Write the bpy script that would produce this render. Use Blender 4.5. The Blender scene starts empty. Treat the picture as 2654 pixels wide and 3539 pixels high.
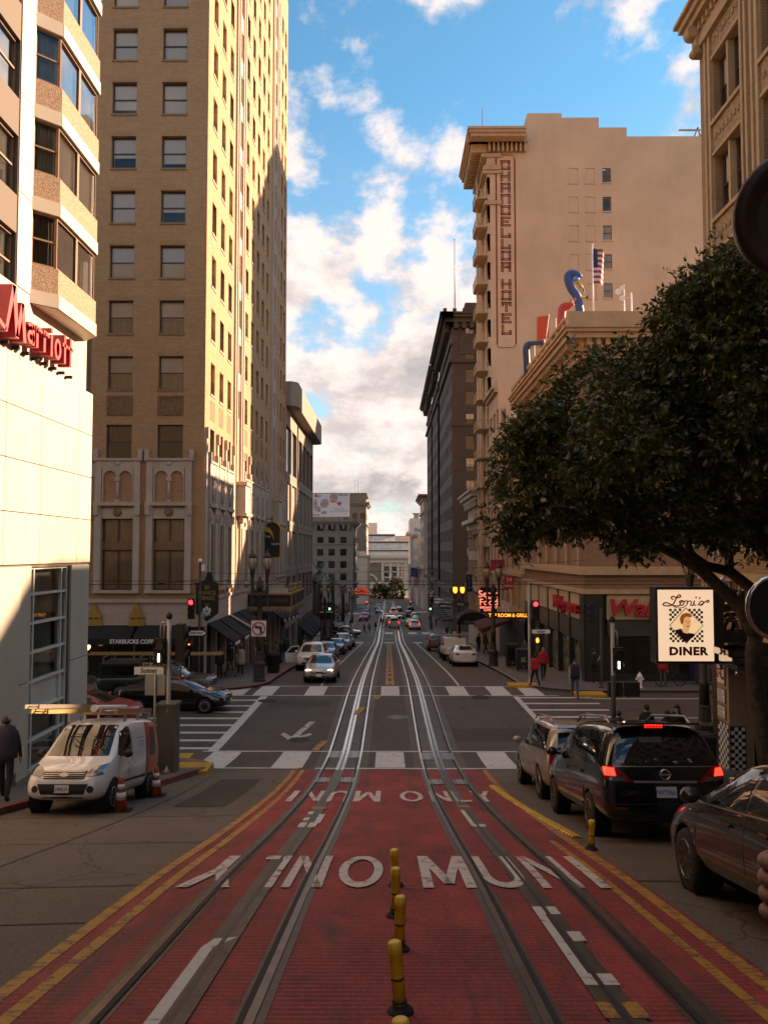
import bpy, bmesh, math, random
from mathutils import Vector, Matrix
from mathutils.bvhtree import BVHTree
random.seed(7)
SC = bpy.context.scene
COL = SC.collection
R = math.radians
# ---------------------------------------------------------------- camera
FPX, IW, IH, VPX, VPY, CZ = 2800.0, 2654.0, 3539.0, 1343.0, 1910.0, 7.0
cam = bpy.data.cameras.new('camera'); cam_o = bpy.data.objects.new('camera', cam); COL.objects.link(cam_o)
cam.sensor_fit = 'VERTICAL'; cam.sensor_height = 36; cam.lens = FPX / IH * 36
cam.clip_start = 0.05; cam.clip_end = 6000
PITCH = math.atan((VPY - IH / 2) / FPX); YAW = math.atan((VPX - IW / 2) / FPX)
cam_o.location = (0, 0, CZ); cam_o.rotation_euler = (R(90) + PITCH, 0, YAW)
SC.camera = cam_o
# ---------------------------------------------------------------- light
SUN_A, SUN_B = 0.60, 0.44            # the sun stands ahead on the right, low
sun_dir = Vector((1, SUN_A, SUN_B)).normalized()
SUN_EL = math.asin(sun_dir.z); SUN_AZ = math.atan2(1, SUN_A)
sl = bpy.data.lights.new('sun', 'SUN'); sl.energy = 5.0; sl.angle = R(0.6); sl.color = (1.0, 0.86, 0.68)
so = bpy.data.objects.new('sun', sl); COL.objects.link(so); so.location = (60, 40, 60)
so.rotation_euler = sun_dir.to_track_quat('Z', 'Y').to_euler()
SC.view_settings.view_transform = 'Standard'; SC.view_settings.look = 'None'
SC.view_settings.exposure = 1.3; SC.view_settings.gamma = 1.0
SC.view_settings.use_white_balance = True; SC.view_settings.white_balance_temperature = 9000; SC.view_settings.white_balance_tint = 30
SC.cycles.use_denoising = True; SC.cycles.max_bounces = 5; SC.cycles.diffuse_bounces = 2; SC.cycles.glossy_bounces = 2
SC.cycles.transparent_max_bounces = 6; SC.cycles.use_adaptive_sampling = True; SC.cycles.adaptive_threshold = 0.02; SC.cycles.caustics_reflective = False; SC.cycles.caustics_refractive = False
SC.cycles.sample_clamp_indirect = 6.0
wd = bpy.data.worlds.new('World'); SC.world = wd; wd.use_nodes = True

class NT:
    """small helper for node trees"""
    def __init__(s, tree): s.t = tree
    def n(s, typ, **kw):
        nd = s.t.nodes.new(typ)
        for k, v in kw.items():
            if k == 'ins':
                for a, b in v.items():
                    if isinstance(b, bpy.types.NodeSocket): s.t.links.new(b, nd.inputs[a])
                    else: nd.inputs[a].default_value = b
            else: setattr(nd, k, v)
        return nd
    def math(s, op, a, b=0.0, c=None, clamp=False):
        nd = s.n('ShaderNodeMath', operation=op, use_clamp=clamp, ins={0: a, 1: b})
        if c is not None:
            if isinstance(c, bpy.types.NodeSocket): s.t.links.new(c, nd.inputs[2])
            else: nd.inputs[2].default_value = c
        return nd.outputs[0]
    def mix(s, f, a, b, bt='MIX'):
        nd = s.n('ShaderNodeMix', data_type='RGBA', blend_type=bt)
        for i, v in ((0, f), (6, a), (7, b)):
            if isinstance(v, bpy.types.NodeSocket): s.t.links.new(v, nd.inputs[i])
            else: nd.inputs[i].default_value = v if i == 0 or len(v) == 4 else (*v, 1)
        return nd.outputs[2]
    def ramp(s, f, pts, interp='LINEAR'):
        nd = s.n('ShaderNodeValToRGB'); cr = nd.color_ramp; cr.interpolation = interp
        while len(cr.elements) < len(pts): cr.elements.new(0.5)
        for e, (p, c) in zip(cr.elements, pts):
            e.position = p; e.color = (c, c, c, 1) if isinstance(c, (int, float)) else (*c, 1)
        s.t.links.new(f, nd.inputs[0]); return nd.outputs[0]

def build_world():
    t = wd.node_tree; t.nodes.clear(); g = NT(t)
    out = g.n('ShaderNodeOutputWorld'); bg = g.n('ShaderNodeBackground', ins={1: 0.074})
    sky = g.n('ShaderNodeTexSky', sky_type='NISHITA', sun_disc=False, sun_elevation=SUN_EL, sun_rotation=SUN_AZ,
              altitude=10, air_density=1.0, dust_density=0.3, ozone_density=1.6)
    tc = g.n('ShaderNodeTexCoord').outputs['Generated']
    sp = g.n('ShaderNodeSeparateXYZ', ins={0: tc})
    zz = g.math('ADD', g.math('MAXIMUM', sp.outputs[2], 0.0), 0.50)
    px = g.math('DIVIDE', sp.outputs[0], zz); py = g.math('DIVIDE', sp.outputs[1], zz)
    pv = g.n('ShaderNodeCombineXYZ', ins={0: px, 1: py, 2: 0.0}).outputs[0]
    def cloud(vec, off):
        v = g.n('ShaderNodeVectorMath', operation='ADD', ins={0: vec, 1: off}).outputs[0]
        a = g.n('ShaderNodeTexNoise', ins={'Vector': v, 'Scale': 3.6, 'Detail': 8.0, 'Roughness': 0.60, 'Distortion': 0.15}).outputs[0]
        return a
    n1 = cloud(pv, CLOUD_OFF); n2 = cloud(pv, (CLOUD_OFF[0] + 0.05, CLOUD_OFF[1] - 0.03, 0.01))
    # thick bank low down, broken higher up
    el = g.math('MAXIMUM', sp.outputs[2], 0.0)
    bias = g.ramp(el, [(0.0, 0.24), (0.10, 0.19), (0.16, 0.145), (0.30, 0.085), (0.42, 0.04), (0.62, 0.025)])
    dens = g.math('ADD', n1, bias)
    cover = g.n('ShaderNodeMapRange', interpolation_type='SMOOTHSTEP', ins={0: dens, 1: 0.515, 2: 0.615}).outputs[0]
    lit = g.n('ShaderNodeMapRange', ins={0: g.math('SUBTRACT', n1, n2), 1: -0.07, 2: 0.08}).outputs[0]
    thick = g.n('ShaderNodeMapRange', ins={0: dens, 1: 0.60, 2: 0.76}).outputs[0]
    lit2 = g.math('SUBTRACT', g.math('ADD', lit, 0.40), g.math('MULTIPLY', thick, 0.55), clamp=True)
    ccol = g.mix(lit2, (2.4, 3.0, 3.6), (5.0, 5.8, 6.4))
    skyc = g.mix(1.0, sky.outputs[0], (0.36, 1.28, 1.58), 'MULTIPLY')
    low = g.ramp(el, [(0.0, 1.0), (0.20, 0.55), (0.5, 0.0)])
    skyc = g.mix(g.math('MULTIPLY', low, 0.6), skyc, (3.2, 4.0, 5.0))
    fin = g.mix(cover, skyc, ccol)
    t.links.new(fin, bg.inputs[0]); t.links.new(bg.outputs[0], out.inputs[0])
CLOUD_OFF = (9.4, 5.2, 0.0)
build_world()

# ---------------------------------------------------------------- ground profile and projection
PROF = [(-300, 40), (-60, 15.2), (-20, 8.5), (0, 4.93), (5.26, 3.94), (10.1, 3.06), (13.34, 2.40), (17.94, 1.52), (21, 1.0), (24.2, .58), (28.4, .24),
        (34.8, .15), (39.6, .09), (43.2, -.02), (50, -.42), (59, -1.1), (80, -2.75), (110, -5.12), (122, -5.75), (136, -6.1), (215, -9), (300, -11.7),
        (400, -13.6), (480, -14.5), (700, -16), (1500, -17), (4000, -17)]
def _slopes():
    n = len(PROF); d = [(PROF[i + 1][1] - PROF[i][1]) / (PROF[i + 1][0] - PROF[i][0]) for i in range(n - 1)]
    return [d[0]] + [(0 if d[i - 1] * d[i] <= 0 else 2 * d[i - 1] * d[i] / (d[i - 1] + d[i])) for i in range(1, n - 1)] + [d[-1]]
_S = _slopes()
def gz(y):
    if y <= PROF[0][0]: return PROF[0][1]
    for i in range(len(PROF) - 1):
        a, b = PROF[i], PROF[i + 1]
        if y <= b[0]:
            h = b[0] - a[0]; t = (y - a[0]) / h
            return (a[1] * (1 + 2 * t) * (1 - t) ** 2 + h * _S[i] * t * (1 - t) ** 2 + b[1] * t * t * (3 - 2 * t) + h * _S[i + 1] * t * t * (t - 1))
    return PROF[-1][1]
def gslope(y): return (gz(y + .5) - gz(y - .5))
CAMM = Matrix.Translation((0, 0, CZ)) @ Matrix.Rotation(YAW, 4, 'Z') @ Matrix.Rotation(R(90) + PITCH, 4, 'X')
def ray(px, py):                       # direction with y = 1, for a point of the place seen from the street
    d = CAMM.to_3x3() @ Vector(((px - IW / 2) / FPX, -(py - IH / 2) / FPX, -1)); return d / d.y
def at(px, py, Y): d = ray(px, py); return Vector((d.x * Y, Y, CZ + d.z * Y))
def gnd(px, py, h=0.0):
    d = ray(px, py); y = 2.0
    while y < 600 and CZ + d.z * y > gz(y) + h: y += 0.25
    lo, hi = y - .25, y
    for _ in range(30):
        m = (lo + hi) / 2
        if CZ + d.z * m > gz(m) + h: lo = m
        else: hi = m
    return Vector((d.x * lo, lo, gz(lo) + h))

# ---------------------------------------------------------------- materials
MATS = {}
def _c4(c): return (*c, 1)
def M(name, col, rough=.65, metal=0.0, var=.14, scale=1.6, bump=0.0, bscale=40, coat=0.0, dirt=0.0, spec=.5):
    if name in MATS: return MATS[name]
    m = bpy.data.materials.new(name); m.use_nodes = True; g = NT(m.node_tree); b = m.node_tree.nodes['Principled BSDF']
    b.inputs['Roughness'].default_value = rough; b.inputs['Metallic'].default_value = metal; b.inputs['Coat Weight'].default_value = coat
    b.inputs['Specular IOR Level'].default_value = spec; b.inputs['Coat Roughness'].default_value = .04
    if var or bump or dirt: pos = g.n('ShaderNodeNewGeometry').outputs['Position']
    if var:
        nz = g.n('ShaderNodeTexNoise', ins={'Vector': pos, 'Scale': scale, 'Detail': 6.0, 'Roughness': .6}).outputs[0]
        c = g.mix(g.ramp(nz, [(.3, 0.0), (.7, 1.0)]), [x * (1 - var) for x in col], [min(1, x * (1 + var)) for x in col])
        if dirt:
            mp = g.n('ShaderNodeMapping', ins={0: pos, 'Scale': (1.3, 1.3, .18)}).outputs[0]
            st = g.n('ShaderNodeTexNoise', ins={'Vector': mp, 'Scale': 1.5, 'Detail': 5.0}).outputs[0]
            c = g.mix(g.math('MULTIPLY', g.ramp(st, [(.45, 0.0), (.75, 1.0)]), dirt), c, [x * .45 for x in col])
        if name in ('panel_cream', 'stone_jamb', 'blind', 'curtain'): c = g.mix(g.math('MULTIPLY', g.n('ShaderNodeObjectInfo').outputs['Random'], .22 if name != 'panel_cream' else .13), c, [x * .35 for x in col])
        m.node_tree.links.new(c, b.inputs['Base Color'])
    else: b.inputs['Base Color'].default_value = _c4(col)
    if bump:
        nb = g.n('ShaderNodeTexNoise', ins={'Vector': pos, 'Scale': bscale, 'Detail': 4.0}).outputs[0]
        bp = g.n('ShaderNodeBump', ins={'Strength': bump, 'Distance': .02, 'Height': nb}); m.node_tree.links.new(bp.outputs[0], b.inputs['Normal'])
    MATS[name] = m; return m
def emit(name, col, strength):
    if name in MATS: return MATS[name]
    m = bpy.data.materials.new(name); m.use_nodes = True; b = m.node_tree.nodes['Principled BSDF']
    b.inputs['Base Color'].default_value = _c4([x * .5 for x in col]); b.inputs['Emission Color'].default_value = _c4(col); b.inputs['Emission Strength'].default_value = strength
    b.inputs['Roughness'].default_value = .3; MATS[name] = m
    if strength > 1: m.cycles.emission_sampling = 'NONE'
    return m
def brick(name, c1, c2, mortar, bw=.24, rh=.078, ms=.009, rough=.8, patch=.25, tint=None):
    m = bpy.data.materials.new(name); m.use_nodes = True; g = NT(m.node_tree); b = m.node_tree.nodes['Principled BSDF']
    pos = g.n('ShaderNodeNewGeometry').outputs['Position']; s = g.n('ShaderNodeSeparateXYZ', ins={0: pos})
    v = g.n('ShaderNodeCombineXYZ', ins={0: g.math('ADD', s.outputs[0], s.outputs[1]), 1: s.outputs[2], 2: 0.0}).outputs[0]
    bt = g.n('ShaderNodeTexBrick', ins={'Vector': v, 'Color1': _c4(c1), 'Color2': _c4(c2), 'Mortar': _c4(mortar), 'Scale': 1.0, 'Mortar Size': ms, 'Brick Width': bw, 'Row Height': rh, 'Bias': -.1})
    nz = g.n('ShaderNodeTexNoise', ins={'Vector': pos, 'Scale': .5, 'Detail': 6.0, 'Roughness': .65}).outputs[0]
    c = g.mix(g.math('MULTIPLY', g.ramp(nz, [(.35, 0.0), (.7, 1.0)]), patch), bt.outputs[0], [x * .42 for x in c1])
    v2 = g.n('ShaderNodeTexBrick', ins={'Vector': v, 'Color1': (0, 0, 0, 1), 'Color2': (1, 1, 1, 1), 'Mortar': (.3, .3, .3, 1), 'Scale': 1.0, 'Mortar Size': .0, 'Brick Width': bw * 5, 'Row Height': rh * 3, 'Bias': -.55}).outputs[0]
    c = g.mix(g.math('MULTIPLY', v2, .22), c, [x * .5 for x in c2])
    m.node_tree.links.new(c, b.inputs['Base Color']); b.inputs['Roughness'].default_value = rough
    bp = g.n('ShaderNodeBump', ins={'Strength': .5, 'Distance': .01, 'Height': g.math('SUBTRACT', 1.0, bt.outputs[1])}); m.node_tree.links.new(bp.outputs[0], b.inputs['Normal'])
    MATS[name] = m; return m
def glass(name, tint=(.75, .8, .8), refl=.10, rough=.02):
    m = bpy.data.materials.new(name); m.use_nodes = True; g = NT(m.node_tree); m.node_tree.nodes.clear()
    tr = g.n('ShaderNodeBsdfTransparent', ins={0: _c4(tint)}); gl = g.n('ShaderNodeBsdfGlossy', ins={0: (1, 1, 1, 1), 'Roughness': rough})
    fr = g.n('ShaderNodeFresnel', ins={0: 1.5}).outputs[0]
    mx = g.n('ShaderNodeMixShader', ins={0: g.math('ADD', fr, refl, clamp=True), 1: tr.outputs[0], 2: gl.outputs[0]})
    o = g.n('ShaderNodeOutputMaterial'); m.node_tree.links.new(mx.outputs[0], o.inputs[0]); MATS[name] = m; return m

# ---------------------------------------------------------------- mesh builder
class MB:
    def __init__(s): s.v = []; s.f = []; s.m = []; s.sm = []
    def add(s, vs, fs, mi=0, smooth=False):
        o = len(s.v); s.v += [tuple(p) for p in vs]
        for f in fs: s.f.append([i + o for i in f]); s.m.append(mi); s.sm.append(smooth)
        return s
    def box(s, x0, x1, y0, y1, z0, z1, mi=0):
        if x0 > x1: x0, x1 = x1, x0
        if y0 > y1: y0, y1 = y1, y0
        if z0 > z1: z0, z1 = z1, z0
        return s.add([(x0, y0, z0), (x1, y0, z0), (x1, y1, z0), (x0, y1, z0), (x0, y0, z1), (x1, y0, z1), (x1, y1, z1), (x0, y1, z1)],
                     [(3, 2, 1, 0), (4, 5, 6, 7), (0, 1, 5, 4), (1, 2, 6, 5), (2, 3, 7, 6), (3, 0, 4, 7)], mi)
    def mbox(s, mat, sx, sy, sz, mi=0):
        o = len(s.v); s.box(-sx / 2, sx / 2, -sy / 2, sy / 2, -sz / 2, sz / 2, mi)
        for i in range(o, len(s.v)): s.v[i] = tuple(mat @ Vector(s.v[i]))
        return s
    def quad(s, a, b, c, d, mi=0): return s.add([a, b, c, d], [(0, 1, 2, 3)], mi)
    def bar(s, a, b, w, h=None, mi=0):
        a, b = Vector(a), Vector(b); d = b - a
        if d.length < 1e-6: return s
        q = d.to_track_quat('Z', 'Y').to_matrix().to_4x4()
        return s.mbox(Matrix.Translation((a + b) / 2) @ q, w, h or w, d.length, mi)
    def tube(s, pts, rad, n=8, mi=0, caps=True, smooth=True):
        pts = [Vector(p) for p in pts]; k = len(pts); rad = rad if isinstance(rad, (list, tuple)) else [rad] * k
        vs = []; up = Vector((0, 0, 1)); prev = None
        for i, p in enumerate(pts):
            t = (pts[min(i + 1, k - 1)] - pts[max(i - 1, 0)]).normalized()
            if prev is None:
                a = t.cross(up)
                if a.length < .05: a = t.cross(Vector((1, 0, 0)))
            else: a = prev - t * prev.dot(t)
            a.normalize(); b = t.cross(a); prev = a
            for j in range(n):
                an = 2 * math.pi * j / n; vs.append(p + (a * math.cos(an) + b * math.sin(an)) * rad[i])
        fs = [(i * n + j, i * n + (j + 1) % n, (i + 1) * n + (j + 1) % n, (i + 1) * n + j) for i in range(k - 1) for j in range(n)]
        s.add(vs, fs, mi, smooth)
        if caps:
            o = len(s.v) - len(vs)
            s.f += [[o + j for j in range(n)][::-1], [o + (k - 1) * n + j for j in range(n)]]; s.m += [mi, mi]; s.sm += [False, False]
        return s
    def lathe(s, prof, c=(0, 0, 0), n=16, mi=0, axis='Z', smooth=True):
        vs = []
        for r, h in prof:
            for j in range(n):
                a = 2 * math.pi * j / n; x, y = r * math.cos(a), r * math.sin(a)
                p = (x, y, h) if axis == 'Z' else ((x, h, y) if axis == 'Y' else (h, x, y))
                vs.append((p[0] + c[0], p[1] + c[1], p[2] + c[2]))
        k = len(prof)
        fs = [(i * n + j, i * n + (j + 1) % n, (i + 1) * n + (j + 1) % n, (i + 1) * n + j) for i in range(k - 1) for j in range(n)]
        s.add(vs, fs, mi, smooth); o = len(s.v) - len(vs)
        s.f += [[o + j for j in range(n)][::-1], [o + (k - 1) * n + j for j in range(n)]]; s.m += [mi, mi]; s.sm += [False, False]
        return s
    def prism(s, poly, a, b, fn, mi=0):
        """poly in 2-D, extruded from a to b; fn(p, q, depth) -> xyz"""
        n = len(poly); vs = [fn(p, q, a) for p, q in poly] + [fn(p, q, b) for p, q in poly]
        return s.add(vs, [list(range(n))[::-1], [n + i for i in range(n)]] + [(i, (i + 1) % n, n + (i + 1) % n, n + i) for i in range(n)], mi)
    def sphere(s, c, r, n=10, m=7, mi=0):
        r = r if isinstance(r, (tuple, list)) else (r, r, r); vs = []
        for i in range(m + 1):
            t = math.pi * i / m
            for j in range(n):
                a = 2 * math.pi * j / n; vs.append((c[0] + r[0] * math.sin(t) * math.cos(a), c[1] + r[1] * math.sin(t) * math.sin(a), c[2] + r[2] * math.cos(t)))
        return s.add(vs, [(i * n + j, (i + 1) * n + j, (i + 1) * n + (j + 1) % n, i * n + (j + 1) % n) for i in range(m) for j in range(n)], mi, True)
    def mesh(s, name):
        me = bpy.data.meshes.new(name); me.from_pydata(s.v, [], s.f)
        me.polygons.foreach_set('material_index', s.m); me.polygons.foreach_set('use_smooth', s.sm); me.update(); return me
    def build(s, name, mats, parent=None, **kw): return link(name, s.mesh(name), mats, parent, **kw)
def link(name, me, mats, parent=None, label=None, cat=None, group=None, kind=None, local=False, loc=None, rot=None):
    o = bpy.data.objects.new(name, me); COL.objects.link(o)
    if me is not None and mats is not None and not me.materials:
        for m in (mats if isinstance(mats, (list, tuple)) else [mats]): me.materials.append(m)
    if loc is not None: o.location = loc
    if rot is not None: o.rotation_euler = rot
    if parent is not None:
        o.parent = parent
        if not local: o.matrix_parent_inverse = PW(parent).inverted()
    return tag(o, label, cat, group, kind)
def PW(o):
    return o.matrix_basis.copy() if o.parent is None else PW(o.parent) @ o.matrix_parent_inverse @ o.matrix_basis
def tag(o, label=None, cat=None, group=None, kind=None):
    if label: o['label'] = label
    if cat: o['category'] = cat
    if group: o['group'] = group
    if kind: o['kind'] = kind
    return o
def thing(name, label, cat, loc=(0, 0, 0), rz=0, group=None, kind=None, rx=0):
    o = bpy.data.objects.new(name, None); COL.objects.link(o); o.location = loc; o.rotation_euler = (rx, 0, rz); o.empty_display_size = .2
    return tag(o, label, cat, group, kind)
def copy_tree(o, parent=None):
    c = o.copy(); COL.objects.link(c)
    if parent is not None: c.parent = parent
    for ch in list(o.children): copy_tree(ch, c)
    return c
class F:
    """facade frame: u to the right of someone facing the wall from outside, v up, d outwards"""
    def __init__(s, O, N):
        s.O = Vector(O); s.N = Vector((N[0], N[1], 0)).normalized(); s.U = Vector((-s.N.y, s.N.x, 0))
        s.rot = Matrix(((s.U.x, -s.N.x, 0), (s.U.y, -s.N.y, 0), (0, 0, 1))).to_4x4()
    def p(s, u, v, d=0.0): return s.O + s.U * u + s.N * d + Vector((0, 0, v))
    def mat(s, u, v, d=0.0): return Matrix.Translation(s.p(u, v, d)) @ s.rot
    def box(s, mb, u0, u1, v0, v1, d0, d1, mi=0):
        mb.mbox(s.mat((u0 + u1) / 2, (v0 + v1) / 2, (d0 + d1) / 2), u1 - u0, abs(d1 - d0), v1 - v0, mi)
    def wall(s, mb, W, H, ops, dep=.25, mi=0, v0=0.0, u0=0.0, rmi=None):
        us = sorted({u0, W, *[round(x, 4) for o in ops for x in o[:2]]}); vs = sorted({v0, H, *[round(x, 4) for o in ops for x in o[2:4]]})
        us = [u for u in us if u0 - 1e-6 <= u <= W + 1e-6]; vs = [v for v in vs if v0 - 1e-6 <= v <= H + 1e-6]
        for j in range(len(vs) - 1):
            run = None; vm = (vs[j] + vs[j + 1]) / 2
            for i in range(len(us)):
                hole = True
                if i < len(us) - 1:
                    um = (us[i] + us[i + 1]) / 2; hole = any(o[0] < um < o[1] and o[2] < vm < o[3] for o in ops)
                if hole:
                    if run is not None: mb.quad(s.p(run, vs[j]), s.p(us[i], vs[j]), s.p(us[i], vs[j + 1]), s.p(run, vs[j + 1]), mi)
                    run = None
                elif run is None: run = us[i]
        k = mi if rmi is None else rmi
        for a, b, c, d in [o[:4] for o in ops]:
            q = [s.p(a, c), s.p(b, c), s.p(b, d), s.p(a, d)]; r = [s.p(a, c, -dep), s.p(b, c, -dep), s.p(b, d, -dep), s.p(a, d, -dep)]
            for i in range(4): mb.quad(q[i], q[(i + 1) % 4], r[(i + 1) % 4], r[i], k)
_WM = {}
def win_meshes(key, w, h, style):
    """meshes of one window kind; origin at its lower middle, x along the wall, y into the wall"""
    if key in _WM: return _WM[key]
    f = MB(); t = style.get('t', .06); bars = style.get('bars', [])
    f.box(-w / 2, -w / 2 + t, 0, .08, 0, h).box(w / 2 - t, w / 2, 0, .08, 0, h).box(-w / 2 + t, w / 2 - t, 0, .08, 0, t).box(-w / 2 + t, w / 2 - t, 0, .08, h - t, h)
    for kind, a in bars:
        if kind == 'h': f.box(-w / 2 + t, w / 2 - t, .01, .07, h * a - t * .4, h * a + t * .4)
        else: f.box(-w / 2 + w * a - t * .4, -w / 2 + w * a + t * .4, .01, .07, t, h - t)
    f.quad((-w / 2, .42, 0), (w / 2, .42, 0), (w / 2, .42, h), (-w / 2, .42, h), 1)  # near-black sheet behind each pane, the room's darkness put into its colour
    p = MB(); p.quad((-w / 2 + t, .04, t), (w / 2 - t, .04, t), (w / 2 - t, .04, h - t), (-w / 2 + t, .04, h - t))
    _WM[key] = (f.mesh('window'), p.mesh('pane')); return _WM[key]
def blind_mesh(key, w, h, drop, folds=0):
    if key in _WM: return _WM[key]
    b = MB()
    if folds:
        n = folds * 2; pts = [(-w / 2 + w * i / n, .13 + (.05 if i % 2 else 0) + random.uniform(-.012, .012)) for i in range(n + 1)]
        for i in range(n): b.quad((pts[i][0], pts[i][1], h * (1 - drop)), (pts[i + 1][0], pts[i + 1][1], h * (1 - drop)), (pts[i + 1][0], pts[i + 1][1], h), (pts[i][0], pts[i][1], h))
    else: b.box(-w / 2 + .05, w / 2 - .05, .10, .115, h * (1 - drop), h - .03)
    _WM[key] = b.mesh('blind'); return _WM[key]
def window(fr, u, v, w, h, parent, style='sash', dep=.18, fm=None, gm=None, blind=None, bm=None, curtain=None, cm=None):
    st = STY[style]; key = (style, round(w, 3), round(h, 3), fm.name if fm else '')
    fme, pme = win_meshes(key, w, h, st)
    pw = PW(parent).inverted(); mat = fr.mat(u, v, -dep)
    def lk(n, me, ms, par, mt):
        o = bpy.data.objects.new(n, me); COL.objects.link(o)
        if not me.materials:
            for x in ms: me.materials.append(x)
        o.parent = par
        if par is parent: o.matrix_parent_inverse = pw; o.matrix_basis = mt
        return o
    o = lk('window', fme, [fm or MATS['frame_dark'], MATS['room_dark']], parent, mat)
    lk('pane', pme, [gm or MATS['glass']], o, None)
    if blind is not None: lk('blind', blind_mesh(('b', round(w, 3), round(h, 3), round(blind, 2)), w, h, blind), [bm or MATS['blind']], o, None)
    if curtain is not None: lk('curtain', blind_mesh(('c', round(w, 3), round(h, 3), round(curtain, 2), (cm or MATS['curtain']).name), w, h, curtain, 7), [cm or MATS['curtain']], o, None)
    return o
STY = {'sash': dict(t=.06, bars=[('h', .5)]), 'pair': dict(t=.06, bars=[('h', .5), ('v', .5)]), 'tall': dict(t=.07, bars=[('v', .5), ('h', .55), ('h', .66)]), 'fixed': dict(t=.06), 'grid': dict(t=.05, bars=[('h', .33), ('h', .66), ('v', .5)])}
WS = bpy.data.scenes.new('bench')              # an empty scene used only to evaluate modifiers and lettering quickly
def bake(o):
    WS.collection.objects.link(o); vl = WS.view_layers[0]; vl.update(); return bpy.data.meshes.new_from_object(o.evaluated_get(vl.depsgraph))
def text_mesh(txt, size, ext=.0, bold=0.0, wx=1.0, align='CENTER', space=1.0, shear=0.0):
    """flat lettering in the x-z plane facing -y"""
    cu = bpy.data.curves.new('lettering', 'FONT'); cu.body = txt; cu.size = size; cu.extrude = ext; cu.offset = bold; cu.align_x = align; cu.align_y = 'CENTER'; cu.resolution_u = 3; cu.space_character = space; cu.shear = shear
    o = bpy.data.objects.new('lettering', cu); me = bake(o); bpy.data.objects.remove(o); bpy.data.curves.remove(cu)
    me.transform(Matrix.Rotation(R(90), 4, 'X') @ Matrix.Diagonal((wx, 1, 1, 1))); me.materials.clear(); return me
def text(txt, size, mat, parent, mt, ext=.004, bold=0.0, wx=1.0, name='lettering', align='CENTER', space=1.0, shear=0.0):
    me = text_mesh(txt, size, ext, bold, wx, align, space, shear); me.transform(mt); return link(name, me, mat, parent)
# ================================================================ basic materials
M('frame_dark', (.07, .05, .04), .5, var=0); M('frame_brown', (.30, .17, .10), .5, var=.05); M('frame_white', (.72, .68, .60), .5, var=.04)
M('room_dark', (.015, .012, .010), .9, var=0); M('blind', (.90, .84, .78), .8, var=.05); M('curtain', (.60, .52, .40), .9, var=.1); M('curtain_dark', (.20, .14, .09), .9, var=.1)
glass('glass', (.97, .96, .94), .01); glass('glass_sky', (.5, .55, .6), .38); glass('glass_dark', (.32, .32, .32), .06)
M('black', (.012, .011, .011), .45, var=0); M('black_matt', (.016, .014, .013), .85, var=.1); M('iron', (.045, .034, .026), .55, .2, var=.15); M('steel', (.19, .155, .125), .36, 1.0, var=.3, scale=6)
M('steel_dull', (.09, .062, .045), .5, .5, var=.35, scale=5); M('grey_pole', (.33, .31, .28), .45, .5, var=.1); M('white_paint', (.80, .78, .74), .5, var=.05); M('red_sign', (.55, .03, .035), .4, var=.05)
M('gold', (.55, .36, .10), .4, .6, var=.1); M('concrete_white', (.70, .65, .56), .75, var=.05, scale=.8); M('stone', (.52, .43, .35), .75, var=.12, scale=1.2, bump=.2, bscale=14, dirt=.25)
M('dark_green', (.02, .05, .04), .5, var=.1)
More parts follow.
